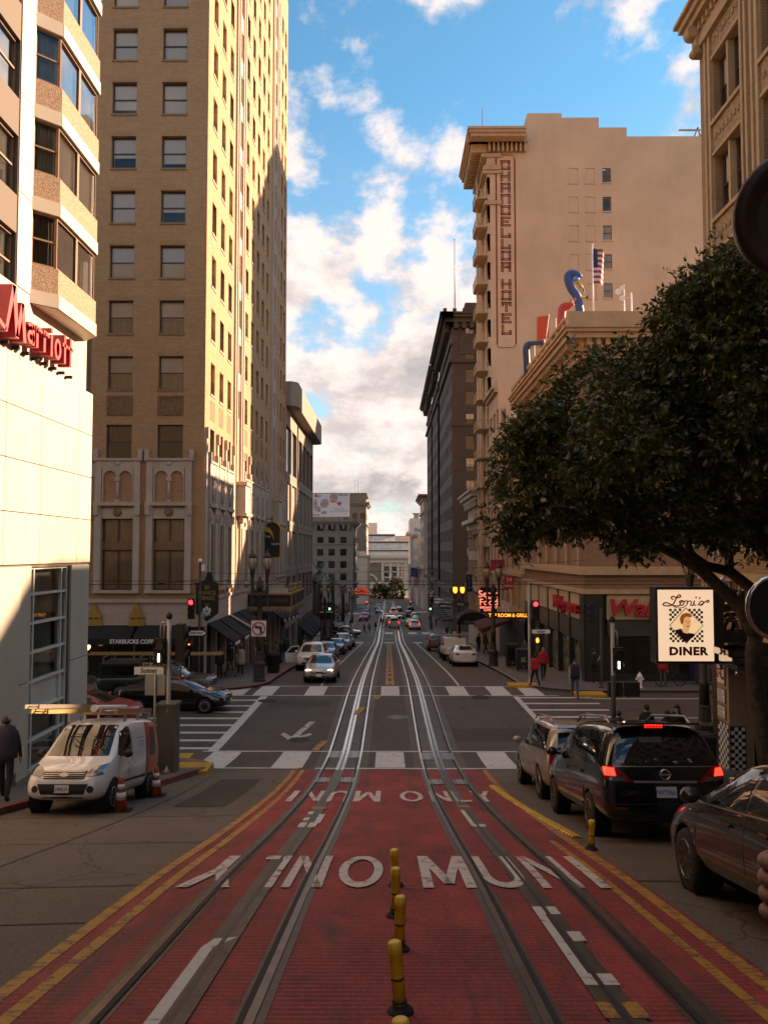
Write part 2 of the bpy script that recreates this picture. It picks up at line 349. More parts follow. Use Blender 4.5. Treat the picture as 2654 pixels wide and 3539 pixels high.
# ================================================================ road surfaces
def road_mat(name, base, groove=False, red=False):
    m = bpy.data.materials.new(name); m.use_nodes = True; g = NT(m.node_tree); b = m.node_tree.nodes['Principled BSDF']; L = m.node_tree.links
    pos = g.n('ShaderNodeNewGeometry').outputs['Position']
    fine = g.n('ShaderNodeTexNoise', ins={'Vector': pos, 'Scale': 30.0, 'Detail': 6.0, 'Roughness': .7}).outputs[0]
    big = g.n('ShaderNodeTexNoise', ins={'Vector': pos, 'Scale': .55, 'Detail': 7.0, 'Roughness': .62}).outputs[0]
    mp = g.n('ShaderNodeMapping', ins={0: pos, 'Scale': (1.6, .12, 1)}).outputs[0]
    lane = g.n('ShaderNodeTexNoise', ins={'Vector': mp, 'Scale': 1.0, 'Detail': 5.0}).outputs[0]
    c = g.mix(g.ramp(big, [(.32, 0.0), (.68, 1.0)]), [x * .72 for x in base], [x * 1.25 for x in base])
    c = g.mix(g.math('MULTIPLY', g.ramp(lane, [(.48, 0.0), (.72, 1.0)]), .55), c, [x * .55 for x in base])
    c = g.mix(.55, c, g.mix(g.ramp(fine, [(.34, 0.0), (.66, 1.0)]), [x * .35 for x in base], [x * 1.75 for x in base]))
    wv = g.n('ShaderNodeVectorMath', operation='ADD', ins={0: pos, 1: g.n('ShaderNodeVectorMath', operation='SCALE', ins={0: g.n('ShaderNodeTexNoise', ins={'Vector': pos, 'Scale': 1.4, 'Detail': 4.0}).outputs[1], 3: .7}).outputs[0]}).outputs[0]
    vo = g.n('ShaderNodeTexVoronoi', feature='DISTANCE_TO_EDGE', ins={'Vector': wv, 'Scale': .30 if not red else .2}).outputs[0]
    crack = g.n('ShaderNodeMapRange', ins={0: vo, 1: .0, 2: .008, 3: 1.0, 4: 0.0}).outputs[0]
    c = g.mix(g.math('MULTIPLY', crack, .65 if not red else .25), c, (.012, .009, .007))
    h = g.math('MULTIPLY', fine, .5)
    if red:
        wear = g.n('ShaderNodeTexNoise', ins={'Vector': g.n('ShaderNodeMapping', ins={0: pos, 'Scale': (2.2, .35, 1)}).outputs[0], 'Scale': 1.1, 'Detail': 8.0, 'Roughness': .7}).outputs[0]
        c = g.mix(g.math('MULTIPLY', g.ramp(wear, [(.50, 0.0), (.68, 1.0)]), .75), c, (.10, .055, .040))
        blot = g.n('ShaderNodeTexNoise', ins={'Vector': pos, 'Scale': 3.3, 'Detail': 6.0, 'Roughness': .7}).outputs[0]
        c = g.mix(g.math('MULTIPLY', g.ramp(blot, [(.55, 0.0), (.70, 1.0)]), .5), c, (.060, .030, .024))
    if groove:
        sy = g.n('ShaderNodeSeparateXYZ', ins={0: pos}).outputs[1]
        w = g.math('SINE', g.math('MULTIPLY', g.math('ADD', sy, g.math('MULTIPLY', big, .05)), 2 * math.pi / .085))
        amp = g.ramp(g.n('ShaderNodeTexNoise', ins={'Vector': g.n('ShaderNodeMapping', ins={0: pos, 'Scale': (1.2, .7, 1)}).outputs[0], 'Scale': 1.0, 'Detail': 5.0}).outputs[0], [(.36, .12), (.62, 1.0)])
        gr = g.math('MULTIPLY', g.ramp(w, [(.0, 1.0), (.5, 0.0)]), amp)
        c = g.mix(g.math('MULTIPLY', gr, .6), c, (.030, .016, .012))
        h = g.math('SUBTRACT', h, g.math('MULTIPLY', gr, 1.2))
    L.new(c, b.inputs['Base Color']); b.inputs['Roughness'].default_value = .78; b.inputs['Specular IOR Level'].default_value = .35
    bp = g.n('ShaderNodeBump', ins={'Strength': .55, 'Distance': .012, 'Height': h}); L.new(bp.outputs[0], b.inputs['Normal'])
    MATS[name] = m; return m
road_mat('asphalt', (.088, .066, .050)); road_mat('concrete_road', (.125, .094, .070)); road_mat('track_concrete', (.125, .105, .088))
road_mat('asphalt_dark', (.058, .043, .033)) and M('tar', (.02, .016, .013), .7, var=.2)
road_mat('red_lane', (.36, .052, .044), True, True)
def paint_mat(name, col, under, thr=.42):
    m = bpy.data.materials.new(name); m.use_nodes = True; g = NT(m.node_tree); b = m.node_tree.nodes['Principled BSDF']
    pos = g.n('ShaderNodeNewGeometry').outputs['Position']
    n = g.n('ShaderNodeTexNoise', ins={'Vector': pos, 'Scale': 5.0, 'Detail': 9.0, 'Roughness': .75}).outputs[0]
    sy = g.n('ShaderNodeSeparateXYZ', ins={0: pos}).outputs[1]
    w = g.math('MULTIPLY', g.math('SINE', g.math('MULTIPLY', sy, 2 * math.pi / .085)), .035)
    c = g.mix(g.ramp(g.math('ADD', n, w), [(thr - .06, 0.0), (thr + .03, 1.0)]), under, g.mix(n, [x * .72 for x in col], col))
    m.node_tree.links.new(c, b.inputs['Base Color']); b.inputs['Roughness'].default_value = .7; MATS[name] = m; return m
paint_mat('marking_white', (.66, .61, .54), (.16, .11, .085), .40); paint_mat('marking_white_worn', (.66, .60, .53), (.24, .06, .05), .44); paint_mat('marking_yellow', (.52, .24, .028), (.20, .07, .035), .47); paint_mat('marking_white_faint', (.60, .55, .48), (.10, .075, .058), .47); paint_mat('tactile_yellow', (.62, .33, .03), (.4, .2, .03), .3)
def pave_mat():
    m = bpy.data.materials.new('paving'); m.use_nodes = True; g = NT(m.node_tree); b = m.node_tree.nodes['Principled BSDF']
    pos = g.n('ShaderNodeNewGeometry').outputs['Position']
    bt = g.n('ShaderNodeTexBrick', offset=0.0, ins={'Vector': pos, 'Color1': (.15, .12, .10, 1), 'Color2': (.12, .098, .08, 1), 'Mortar': (.05, .04, .034, 1), 'Scale': 1.0, 'Mortar Size': .008, 'Brick Width': .9, 'Row Height': .9})
    n = g.n('ShaderNodeTexNoise', ins={'Vector': pos, 'Scale': 2.2, 'Detail': 8.0, 'Roughness': .7}).outputs[0]
    c = g.mix(g.math('MULTIPLY', g.ramp(n, [(.4, 0.0), (.7, 1.0)]), .45), bt.outputs[0], (.06, .05, .042))
    m.node_tree.links.new(c, b.inputs['Base Color']); b.inputs['Roughness'].default_value = .75; MATS['paving'] = m
pave_mat(); M('kerb_stone', (.20, .17, .14), .75, var=.2, scale=3, bump=.2); M('kerb_red', (.22, .05, .04), .7, var=.35, scale=4)
def ystops(y0, y1, fine=1.0):
    ys = [y0]
    while ys[-1] < y1 - 1e-6:
        y = ys[-1]; st = fine if y < 50 else (3 if y < 160 else (12 if y < 500 else 150)); ys.append(min(y1, y + st))
    return ys
def sheet(mb, x0, x1, y0, y1, h, mi=0, fine=1.0, off=None):
    ys = ystops(y0, y1, fine)
    for a, b in zip(ys[:-1], ys[1:]):
        oa, ob = (off(a), off(b)) if off else (0, 0)
        mb.quad((x0 + oa, a, gz(a) + h), (x1 + oa, a, gz(a) + h), (x1 + ob, b, gz(b) + h), (x0 + ob, b, gz(b) + h), mi)
    return mb
g0 = MB(); sheet(g0, -1500, 1500, -300, 4000, -.06); g0.build('ground', MATS['asphalt'], kind='structure')
KR, KL = 6.7, -6.5                     # kerb lines beyond the crossing
rd = MB(); sheet(rd, -11.5, 11.5, -60, 700, 0.0, fine=.6); rd.build('road', MATS['concrete_road'], kind='structure')
rs = MB(); sheet(rs, -150, -11.5, 27.4, 40.7, 0.0); sheet(rs, 11.5, 150, 27.4, 40.7, 0.0); sheet(rs, -11.5, 11.5, 24.4, 43.4, .004, fine=.6); rs.build('cross_street', MATS['asphalt'], kind='structure')
rp = MB(); sheet(rp, -150, 150, 110.5, 126, .004, fine=.6); sheet(rp, -11, 11, 43.4, 110.5, .004, fine=.6); rp.build('lower_street', MATS['asphalt'], kind='structure')
lane = MB(); sheet(lane, -2.86, 2.95, -8, 24.35, .008, fine=.5); lane.build('red_transit_lane', MATS['red_lane'], kind='structure')
# pavements: outline polygons laid on the slope with a kerb face
def arc(cx, cy, r, a0, a1, n=6): return [(cx + r * math.cos(R(a0 + (a1 - a0) * i / n)), cy + r * math.sin(R(a0 + (a1 - a0) * i / n))) for i in range(n + 1)]
def pavement(name, poly, kerb_mat='kerb_stone', h=.14):
    """poly runs kerb side first; cells are cut to follow the slope"""
    def clip(pl, y, keep_above):
        out = []
        for i in range(len(pl)):
            a, b = pl[i], pl[(i + 1) % len(pl)]; ia = (a[1] >= y) == keep_above or a[1] == y; ib = (b[1] >= y) == keep_above or b[1] == y
            if ia: out.append(a)
            if ia != ib: t = (y - a[1]) / (b[1] - a[1]); out.append((a[0] + (b[0] - a[0]) * t, y))
        return out
    mb = MB(); kb = MB(); ymin, ymax = min(p[1] for p in poly), max(p[1] for p in poly); ys = ystops(ymin, ymax)
    for a, b in zip(ys[:-1], ys[1:]):
        q = clip(clip(poly, a, True), b, False)
        if len(q) > 2: mb.add([(x, y, gz(y) + h) for x, y in q], [list(range(len(q)))])
    n = len(poly)
    for i in range(n):
        a, b = poly[i], poly[(i + 1) % n]; k = max(1, int(abs(b[1] - a[1]) / 1.0)); d = Vector((b[0] - a[0], b[1] - a[1], 0))
        if d.length < .01: continue
        nn = Vector((d.y, -d.x, 0)).normalized() * .15
        for j in range(k):
            p = Vector((a[0] + (b[0] - a[0]) * j / k, a[1] + (b[1] - a[1]) * j / k, 0)); q = Vector((a[0] + (b[0] - a[0]) * (j + 1) / k, a[1] + (b[1] - a[1]) * (j + 1) / k, 0))
            for (s0, s1, z0, z1) in ((nn * .1, nn * .1, -.05, h + .006), ):
                P = [(p.x + s0.x, p.y + s0.y, gz(p.y) + z0), (q.x + s0.x, q.y + s0.y, gz(q.y) + z0), (q.x + s0.x, q.y + s0.y, gz(q.y) + z1), (p.x + s0.x, p.y + s0.y, gz(p.y) + z1)]
                kb.quad(*P); kb.quad(P[3], P[2], (q.x - nn.x, q.y - nn.y, gz(q.y) + z1), (p.x - nn.x, p.y - nn.y, gz(p.y) + z1))
    o = mb.build(name, MATS['paving'], kind='structure'); kb.build('kerb', MATS[kerb_mat], o); return o
pavement('pavement_near_left', [(-7.6, -40), (-7.6, 20.45), (-6.9, 20.75), (-5.95, 20.95), *arc(-6.9, 24.2, 1.6, -30, 75, 7), (-8.5, 26.9), (-9.5, 27.3), (-150, 27.3), (-150, 24), (-30, 24), (-30, -40)], 'kerb_red')
pavement('pavement_near_right', [(30, -40), (30, 24), (150, 24), (150, 27.4), (10.2, 27.4), *arc(8.8, 25.1, 2.3, 90, 180, 6), (6.5, 21.6), (7.4, 20.4), (7.4, -40)])
pavement('pavement_far_left', [(KL, 108.5), *arc(KL - 2, 108.5, 2, 0, 90, 4)[1:], (-150, 110.4), (-150, 40.8), (-9.8, 40.8), *arc(-9.7, 44, 3.2, -90, 0, 7)][::-1], 'kerb_red')
pavement('pavement_far_right', [(KR, 108.5), *arc(KR + 2, 108.5, 2, 180, 90, 4)[1:], (150, 110.4), (150, 40.6), (10.6, 40.6), *arc(10.4, 44, 3.4, 270, 180, 7)])
pavement('pavement_square', [(KL, 560), (KL, 128), *arc(KL - 2, 128, 2, 0, -90, 4)[1:], (-150, 126.2), (-150, 560)])
pavement('pavement_hotel', [(KR, 560), (KR, 128), *arc(KR + 2, 128, 2, 180, 270, 4)[1:], (150, 126.2), (150, 560)][::-1])
# ================================================================ cable tracks
CX = 0.064
M('steel_glint', (.50, .48, .46), .27, 1.0, var=.25, scale=5)  # paler steel past the red lane, the far rails' glint put into its colour
M('slot_steel', (.10, .072, .052), .5, .6, var=.35, scale=4)
def strip(mb, xc, w, y0, y1, h, mi=0, fine=.5): return sheet(mb, xc - w / 2, xc + w / 2, y0, y1, h, mi, fine)
def rib(mb, xc, w, y0, y1, h0, h1, mi=0):
    ys = ystops(y0, y1, .7)
    for a, b in zip(ys[:-1], ys[1:]):
        for p, q in (((-w / 2, h0), (-w / 2, h1)), ((-w / 2, h1), (w / 2, h1)), ((w / 2, h1), (w / 2, h0))):
            mb.quad((xc + p[0], a, gz(a) + p[1]), (xc + q[0], a, gz(a) + q[1]), (xc + q[0], b, gz(b) + q[1]), (xc + p[0], b, gz(b) + p[1]), mi)
for sgn, lb in ((-1, 'cable car track with steel slot on the oncoming side'), (1, 'cable car track with steel slot on the side of the waiting cars')):
    tc_ = CX + sgn * 1.515; t = thing('cable_track', lb, 'track', (tc_, 5, gz(5)), group='pair of cable car tracks')
    b = MB(); strip(b, tc_, 1.62, 24.35, 330, .012); b.build('track_bed', MATS['track_concrete'], t)
    for s2 in (-1, 1):
        x = tc_ + s2 * .5335; 
        for ya, yb, m_ in ((-8, 24.3, 'steel'), (24.3, 330, 'steel_glint')): r = MB(); rib(r, x, .065, ya, yb, .0, .026); r.build('rail', MATS[m_], t)
        r = MB(); strip(r, x - s2 * .058, .05, -8, 330, .0245); r.build('flangeway', MATS['black_matt'], t)
        r = MB(); strip(r, x + s2 * .066, .066, -8, 24.3, .014); strip(r, x - s2 * .10, .036, -8, 24.3, .014); r.build('rail_edging', MATS['steel_dull'], t)
    for s2 in (-1, 1):
        
        for ya, yb, m_ in ((-8, 24.3, 'slot_steel'), (24.3, 330, 'steel_glint')): r = MB(); rib(r, tc_ + s2 * .072, .10, ya, yb, .0, .022); r.build('slot_plate', MATS[m_], t)
    r = MB(); strip(r, tc_, .044, -8, 330, .0245); r.build('cable_slot', MATS['black'], t)
    for yy in (44.3, 45.6, 47.5, 50.5, 53, 57, 61.5, 66, 72, 79):
        r = MB(); strip(r, tc_ + .31 * (1 if sgn < 0 else -1), .36, yy, yy + .22, .024); r.build('joint_plate', MATS['steel_dull'], t)
    for y0, sd in ((26.6, -1), (26.6, 1), (21.9, -1), (21.9, 1)):
        y0 += (0 if sgn < 0 else -.35)
        r = MB(); strip(r, tc_ + sd * .325, .36, y0, y0 + 1.25 if y0 > 25 else y0 + .95, .028)
        pl = r.build('cover_plate', M('plate_steel', (.26, .25, .25), .45, .7, var=.3, scale=5), t)
        for bx in (-.12, .12):
            for by in (.15, .55, .95 if y0 > 25 else .8):
                c = (tc_ + sd * .325 + bx, y0 + by); bo = MB(); bo.lathe([(.022, gz(c[1]) + .02), (.022, gz(c[1]) + .038)], (c[0], c[1], 0), 8); bo.build('bolt', MATS['black_matt'], pl)
# ================================================================ painted markings
def mark(label, quads, mat='marking_white', h=.016, name='road_marking', grid=True):
    mb = MB()
    for q in quads:
        ymin, ymax = min(p[1] for p in q), max(p[1] for p in q); n = max(1, int((ymax - ymin) / .5))
        (ax, ay), (bx, by), (cx, cy), (dx, dy) = q         # a-b near edge, d-c far edge
        for i in range(n):
            f0, f1 = i / n, (i + 1) / n; L = lambda p, r, f: p + (r - p) * f
            P = [(L(ax, dx, f0), L(ay, dy, f0)), (L(bx, cx, f0), L(by, cy, f0)), (L(bx, cx, f1), L(by, cy, f1)), (L(ax, dx, f1), L(ay, dy, f1))]
            mb.quad(*[(x, y, gz(y) + h) for x, y in P])
    o = mb.build(name, MATS[mat], kind='structure'); o['label'] = label; return o
def rq(x0, x1, y0, y1): return ((x0, y0), (x1, y0), (x1, y1), (x0, y1))
# crossing on this side
mark('white ladder crossing below the red lane', [rq(-6.2, -2.7, 24.55, 24.72), rq(-2.2, 6.8, 24.5, 24.68), rq(-6.3, 6.9, 27.75, 27.9)] + [rq(x, x + .95, 24.7, 27.72) for x in (-5.9, -3.55, 2.95, 4.75, 6.0)] + [rq(-.42, .50, 24.75, 27.7)], h=.013)
mark('white ladder crossing on the far side of the junction', [rq(-9, 8.2, 39.45, 39.6), rq(-8.5, 8.0, 42.75, 42.9)] + [rq(x, x + .95, 39.6, 42.75) for x in (-8.0, -6.6, -4.1, 2.95, 5.0, 6.6)] + [rq(-.38, .53, 39.6, 42.75)], h=.017)
mark('white crossing bars over the side street by the corner signal', [rq(-6.15, -5.8, 27.9, 39.3)] + [rq(-9.9, -6.15, y, y + .32) for y in (28.15, 29.45, 30.8, 32.2, 33.6, 35.0, 36.5, 38.0)], h=.013)
mark('white crossing bars over the side street by the drugstore', [((5.95, 28.1), (6.2, 28.1), (6.2, 39.3), (5.95, 39.3))] + [rq(6.2, 9.6, y, y + .32) for y in (28.6, 30.4, 32.2, 34.0, 35.6, 37.2, 38.8)], h=.013)
mark('white stop line on the side street', [rq(10.2, 16.0, 29.4, 29.65), rq(9.6, 15, 38.6, 38.8), rq(10.3, 30, 33.9, 34.05)], h=.013)
for sg, lb in ((-1, 'white lane edge line on the oncoming side'), (1, 'white lane edge line on the parked side')):
    mark(lb, [rq(sg * 3.62 - .06 + CX, sg * 3.62 + .06 + CX, 43.2, 107)], h=.014)
mark('double yellow centre line with dark gaps', [rq(CX - .23, CX - .10, 43.3, 106), rq(CX + .10, CX + .23, 43.3, 106)] + [rq(CX - .1, CX + .1, y, y + 1.3) for y in range(44, 105, 3)], 'marking_yellow', h=.014)
mark('worn white arrow on the asphalt', [((-3.6, 30.2), (-3.35, 30.2), (-2.95, 33.1), (-3.2, 33.1)), ((-4.05, 30.7), (-3.55, 29.5), (-3.5, 30.1), (-3.95, 31.0)), ((-3.55, 29.5), (-2.85, 30.6), (-2.95, 30.9), (-3.5, 30.1))], 'marking_white_faint', h=.013)
mark('yellow dashes drifting across the tracks', [((-2.65, 27.9), (-2.4, 27.9), (-2.15, 29.5), (-2.4, 29.5)), ((-1.5, 34.6), (-1.25, 34.6), (-1.0, 36.4), (-1.3, 36.4)), ((-.8, 38.4), (-.5, 38.4), (-.35, 39.3), (-.7, 39.3))], 'marking_yellow', h=.03)
# lower crossing
mark('white crossing blocks at the lower junction', [rq(x, x + 1.2, 108.2, 110.8) for x in (-6.6, -4.6, 3.3, 5.2)] + [rq(-.6, .7, 108.2, 110.8)], h=.016)
mark('white crossing blocks beyond the lower junction', [rq(x, x + 1.3, 130, 133) for x in (-9, -6, 3.2, 5.4)] + [rq(-.6, .7, 130, 133)] + [rq(-.7, .7, 119, 119.6)], h=.016)
# yellow edge lines of the red lane
mark('yellow line along the left edge of the red lane', [rq(-2.86, -2.73, -8, 24.3)] + [rq(-2.60, -2.48, -8, 24.3)], 'marking_yellow', h=.013)
mark('yellow line along the right edge of the red lane', [rq(2.76, 2.9, -8, 24.3)] + [rq(2.50, 2.60, -8, 13)], 'marking_yellow', h=.013)
for lb, qs in (('thin dark joints across the oncoming lane', [((-7.5, y), (-2.9, y + .5), (-2.9, y + .535), (-7.5, y + .03)) for y in (4.9, 7.4, 9.0, 12.3, 15.6, 21.0)] + [rq(-5.02, -4.99, -5, 24)]), ('thin dark joints across the waiting lane', [((2.95, y), (7.3, y - .2), (7.3, y - .17), (2.95, y + .035)) for y in (6.2, 9.8, 13.0, 17.5, 22.0)] + [rq(5.6, 5.63, -5, 21)]), ('dark sealed trench patch in the oncoming lane', [rq(-4.6, -3.5, 17.5, 22.6)]), ('dark sealed patch in the junction', [rq(-7.5, 2, 31.0, 31.06), rq(1.5, 5.8, 29.5, 31.8), rq(-5.5, -2.6, 36.4, 38.2)])): mark(lb, qs, 'tar' if 'thin' in lb else 'asphalt_dark', h=.0075)
# lettering on the lane
def seg(x0, y0, x1, y1, w): return ((x0 - w / 2, y0), (x0 + w / 2, y0), (x1 + w / 2, y1), (x1 - w / 2, y1))
def hbar(x0, x1, y, t): return ((x0, y), (x1, y), (x1, y + t), (x0, y + t))
def ringl(top=True):
    q = []; n = 20; cx, cy, ro, ri = .5, .5, .5, .30; riy = .36
    for i in range(n):
        a, b = 2 * math.pi * i / n, 2 * math.pi * (i + 1) / n
        q.append(((cx + ro * math.cos(a), cy + .5 * math.sin(a)), (cx + ro * math.cos(b), cy + .5 * math.sin(b)), (cx + ri * math.cos(b), cy + riy * math.sin(b)), (cx + ri * math.cos(a), cy + riy * math.sin(a))))
    return q
LET = {'M': [seg(.1, 0, .1, 1, .2), seg(.9, 0, .9, 1, .2), seg(.5, 0.1, .12, 1, .2), seg(.5, .1, .88, 1, .2)], 'N': [seg(.11, 0, .11, 1, .22), seg(.89, 0, .89, 1, .22), seg(.88, 0, .12, 1, .24)],
       'I': [seg(.5, 0, .5, 1, .9)], 'L': [seg(.13, 0, .13, 1, .26), hbar(.26, 1, 0, .14)], 'Y': [seg(.5, 0, .5, .5, .24), seg(.5, .48, .12, 1, .24), seg(.5, .48, .88, 1, .24)],
       'U': [seg(.11, .3, .11, 1, .22), seg(.89, .3, .89, 1, .22)] + [((.5 + ro * math.cos(a), .32 + .32 * math.sin(a)), (.5 + ro * math.cos(b), .32 + .32 * math.sin(b)), (.5 + .28 * math.cos(b), .32 + .18 * math.sin(b)), (.5 + .28 * math.cos(a), .32 + .18 * math.sin(a))) for ro in (.5,) for a, b in [(math.pi + math.pi * i / 10, math.pi + math.pi * (i + 1) / 10) for i in range(10)]], 'O': ringl()}
def word(txt, spans, y0, y1, flip, label):
    for ch, (x0, x1) in zip(txt, spans):
        qs = []
        for q in LET[ch]:
            P = [((1 - x, 1 - y) if flip else (x, y)) for x, y in q]; P = [(x0 + x * (x1 - x0), y0 + y * (y1 - y0)) for x, y in P]
            if flip: P = [P[2], P[3], P[0], P[1]]
            qs.append(P)
        mark(label % ch, qs, 'marking_white_worn', h=.0235, name='lane_letter')
word('MUNI', [(.39, 1.0), (1.12, 1.62), (1.74, 2.22), (2.38, 2.52)], 9.35, 11.4, False, 'white letter %s of the near word on the right half of the red lane')
word('ONLY', [(-.62, -.07), (-1.22, -.76), (-1.66, -1.32), (-2.42, -1.80)], 9.35, 11.4, True, 'upside-down white letter %s of the near word on the left half of the red lane')
word('ONLY', [(.26, .80), (.98, 1.42), (1.52, 1.86), (1.95, 2.45)], 18.3, 20.3, False, 'white letter %s of the far word on the right half of the red lane')
word('MUNI', [(-.80, -.19), (-1.40, -.92), (-2.02, -1.56), (-2.32, -2.16)], 18.3, 20.3, True, 'upside-down white letter %s of the far word on the left half of the red lane')
mark('broken white strip beside the left cable slot', [((-1.60, 5.0), (-1.50, 5.0), (-1.50, 7.1), (-1.60, 7.1)), ((-1.60, 7.1), (-1.5, 7.1), (-1.34, 7.4), (-1.54, 7.35)), rq(-1.6, -1.28, 14.4, 15.0), rq(-1.36, -1.24, 14.9, 16.2), rq(-1.6, -1.5, 15.3, 15.7), rq(-1.6, -1.5, 16.2, 16.6)], h=.0235)
mark('broken white strip beside the right cable slot', [rq(1.46, 1.54, 6.3, 8.5), rq(1.46, 1.72, 6.2, 6.45), rq(1.46, 1.70, 8.2, 8.5), rq(1.62, 1.74, 7.3, 7.6), rq(1.46, 1.54, 14.6, 16.9), rq(1.5, 1.72, 14.5, 14.8)], h=.0235)
mark('yellow patch across the right cable slot', [rq(1.44, 1.54, 5.55, 5.85), rq(1.62, 1.74, 5.55, 5.85), rq(-1.6, -1.28, 17.0, 17.3), rq(1.44, 1.72, 17.3, 17.6)], 'marking_yellow', h=.027)
# tactile strips on the corner ramps
for lb, p in (('yellow tactile strip on the near left corner', gnd(1060 * .6028, 1900 + 1245 * .6028, .14)), ('yellow tactile strip by the crossing on the drugstore corner', gnd(1600 + 1305 * .3315, 1850 + 1645 * .3315, .14)), ('yellow tactile strip below the far signal on the drugstore corner', gnd(1600 + 620 * .3315, 1850 + 1552 * .3315, .14)), ('small yellow tactile strip behind the corner signal pole', gnd(955 * .6028, 1900 + 1190 * .6028, .14))):
    t = MB(); t.box(p.x - .75, p.x + .75, p.y - .5, p.y + .5, p.z - .2, p.z + .012)
    for i in range(-6, 7):
        for j in range(-4, 5): t.lathe([(.025, p.z + .01), (.018, p.z + .02)], (p.x + i * .11, p.y + j * .11, 0), 5)
    o = t.build('tactile_paving', MATS['tactile_yellow'], kind='structure'); o['label'] = lb
def cover(px, py, r, lb, mat='steel_dull'):
    p = gnd(px, py); m = MB(); m.lathe([(r, p.z - .04), (r, p.z + .018), (r * .93, p.z + .022), (r * .90, p.z + .016), (r * .3, p.z + .02)], (p.x, p.y, 0), 24)
    for i in range(-5, 6):
        w = math.sqrt(max(0, .8 - (i / 6) ** 2)) * r; m.box(p.x - w, p.x + w, p.y + i * r / 6.5 - .012, p.y + i * r / 6.5 + .012, p.z + .01, p.z + .024)
    tag(m.build('manhole_cover', MATS[mat]), lb, 'manhole cover', 'manhole covers')
cover(1375, 2480, .42, 'pale round manhole cover between the two tracks', 'plate_steel' if False else 'steel')
cover(1035, 2558, .40, 'dark round manhole cover below the worn arrow', 'iron'); cover(925, 2423, .45, 'dark round manhole cover by the end of the side crossing', 'iron'); cover(1660, 2411, .5, 'round manhole cover at the end of the far crossing bars', 'iron')
# ================================================================ left side: white hotel with bays (near)
M('panel_cream', (.60, .53, .43), .5, var=.06, scale=.9, dirt=.10); M('joint_dark', (.16, .13, .10), .8, var=0); M('pebble', (.40, .27, .18), .9, var=.45, scale=24, bump=.9, bscale=42); M('plinth_tan', (.33, .23, .14), .8, var=.1)
brick('brick_gold', (.56, .325, .16), (.46, .255, .12), (.39, .255, .155)); brick('stone_block', (.56, .46, .37), (.52, .42, .335), (.36, .29, .23), .95, .46, .012, .75, .15)
bw = thing('bay_window_hotel', 'cream panelled hotel with canted bay windows and red letters on its wall', 'building', (-15, 20, gz(20)))
MX = -9.2; fm_ = F((MX, -40, 0), (1, 0))          # u = Y + 40
cw = MB(); fm_.wall(cw, 64.8, 6.68, [(60.85, 63.4, .6, 6.62)], .35, v0=-1.0); cw.quad((-30, -40, 30), (MX, -40, 30), (MX, 24.8, 30), (-30, 24.8, 30)); cw.quad((MX, 24.8, -1), (-30, 24.8, -1), (-30, 24.8, 30), (MX, 24.8, 30)); fm_.wall(cw, 64.35, 30, [(58.3 + 0, 59.62, z + 1.1, z + 2.6) for z in (12.3, 14.75, 17.2, 19.65)], .14, v0=6.68); cw.quad((MX, 24.35, 6.6), (MX - .3, 24.35, 6.6), (MX - .3, 24.35, 30), (MX, 24.35, 30))
cw.build('wall', MATS['joint_dark'], bw)
def panel(u0, u1, v0, v1, d=.05, m='panel_cream', name='panel', fr=fm_, par=bw, d0=-.02):
    q = MB(); fr.box(q, u0 + .012, u1 - .012, v0 + .012, v1 - .012, d0, d); return q.build(name, MATS[m], par)
ul = [52.0, 54.6, 57.2, 59.2, 61.2, 63.75, 64.82]
zl = [6.7, 8.0, 9.3, 10.6, 11.9]
for a, b in zip(ul[:-1], ul[1:]):
    for c, d in zip(zl[:-1], zl[1:]): panel(a, b, c, d, .06)
for c, d in ((11.9, 13.6),):
    for a, b in ((52, 54.6), (54.6, 57.2), (57.2, 59.4), (59.4, 61.6), (61.6, 63.4), (63.4, 64.35)): panel(a, b, c, d, .02)
for c, d in ((13.6, 16.0), (16.0, 18.5), (18.5, 21.0), (21.0, 23.5), (23.5, 26), (26, 30)):
    panel(59.64, 60.45, c, d, .03); panel(63.9, 64.36, c, d, .03); panel(52, 58.28, c, d, .03)
panel(60.86 - .66, 60.84, 3.7, 6.66, .03); panel(60.86 - .66, 60.84, .2, 3.7, .03); panel(58.2, 60.15, 1.6, 6.66, .08); panel(52, 58.15, 1.6, 6.66, .08); panel(63.42, 64.8, 3.9, 6.66, .05); panel(63.42, 64.8, 1.5, 3.9, .05)
q = MB(); fm_.box(q, 60.2, 64.8, -1, 1.35, -.1, .045); q.build('plinth', MATS['plinth_tan'], bw)
# tall corner window
hs = [.62, 1.38, 2.13, 2.88, 3.64, 4.40, 5.16, 5.92, 6.6]; us_ = [60.87, 61.2, 63.0, 63.38]
tw = MB()
for u in us_: fm_.box(tw, u - .035, u + .035, .6, 6.62, -.22, -.06)
for h in hs: fm_.box(tw, 60.9, 63.36, h - .035, h + .035, -.225, -.065)
tw = tw.build('window_grid', MATS['frame_white'], bw)
M('glass_frosted', (.62, .60, .54), .35, var=.03)
for a, b in zip(us_[:-1], us_[1:]):
    for i, (c, d) in enumerate(zip(hs[:-1], hs[1:])):
        q = MB(); q.quad(fm_.p(a + .03, c + .03, -.14), fm_.p(b - .03, c + .03, -.14), fm_.p(b - .03, d - .03, -.14), fm_.p(a + .03, d - .03, -.14)); q.build('pane', MATS['glass_frosted' if i == 3 else 'glass'], tw)
M('curtain_green', (.30, .33, .26), .9, var=.2)
q = MB(); n = 22
for i in range(n): q.quad(fm_.p(61.3 + 1.6 * i / n, .7, -.3 - .05 * (i % 2)), fm_.p(61.3 + 1.6 * (i + 1) / n, .7, -.3 - .05 * ((i + 1) % 2)), fm_.p(61.3 + 1.6 * (i + 1) / n, 6.6, -.3 - .05 * ((i + 1) % 2)), fm_.p(61.3 + 1.6 * i / n, 6.6, -.3 - .05 * (i % 2)))
q.build('curtain', MATS['curtain_green'], bw)
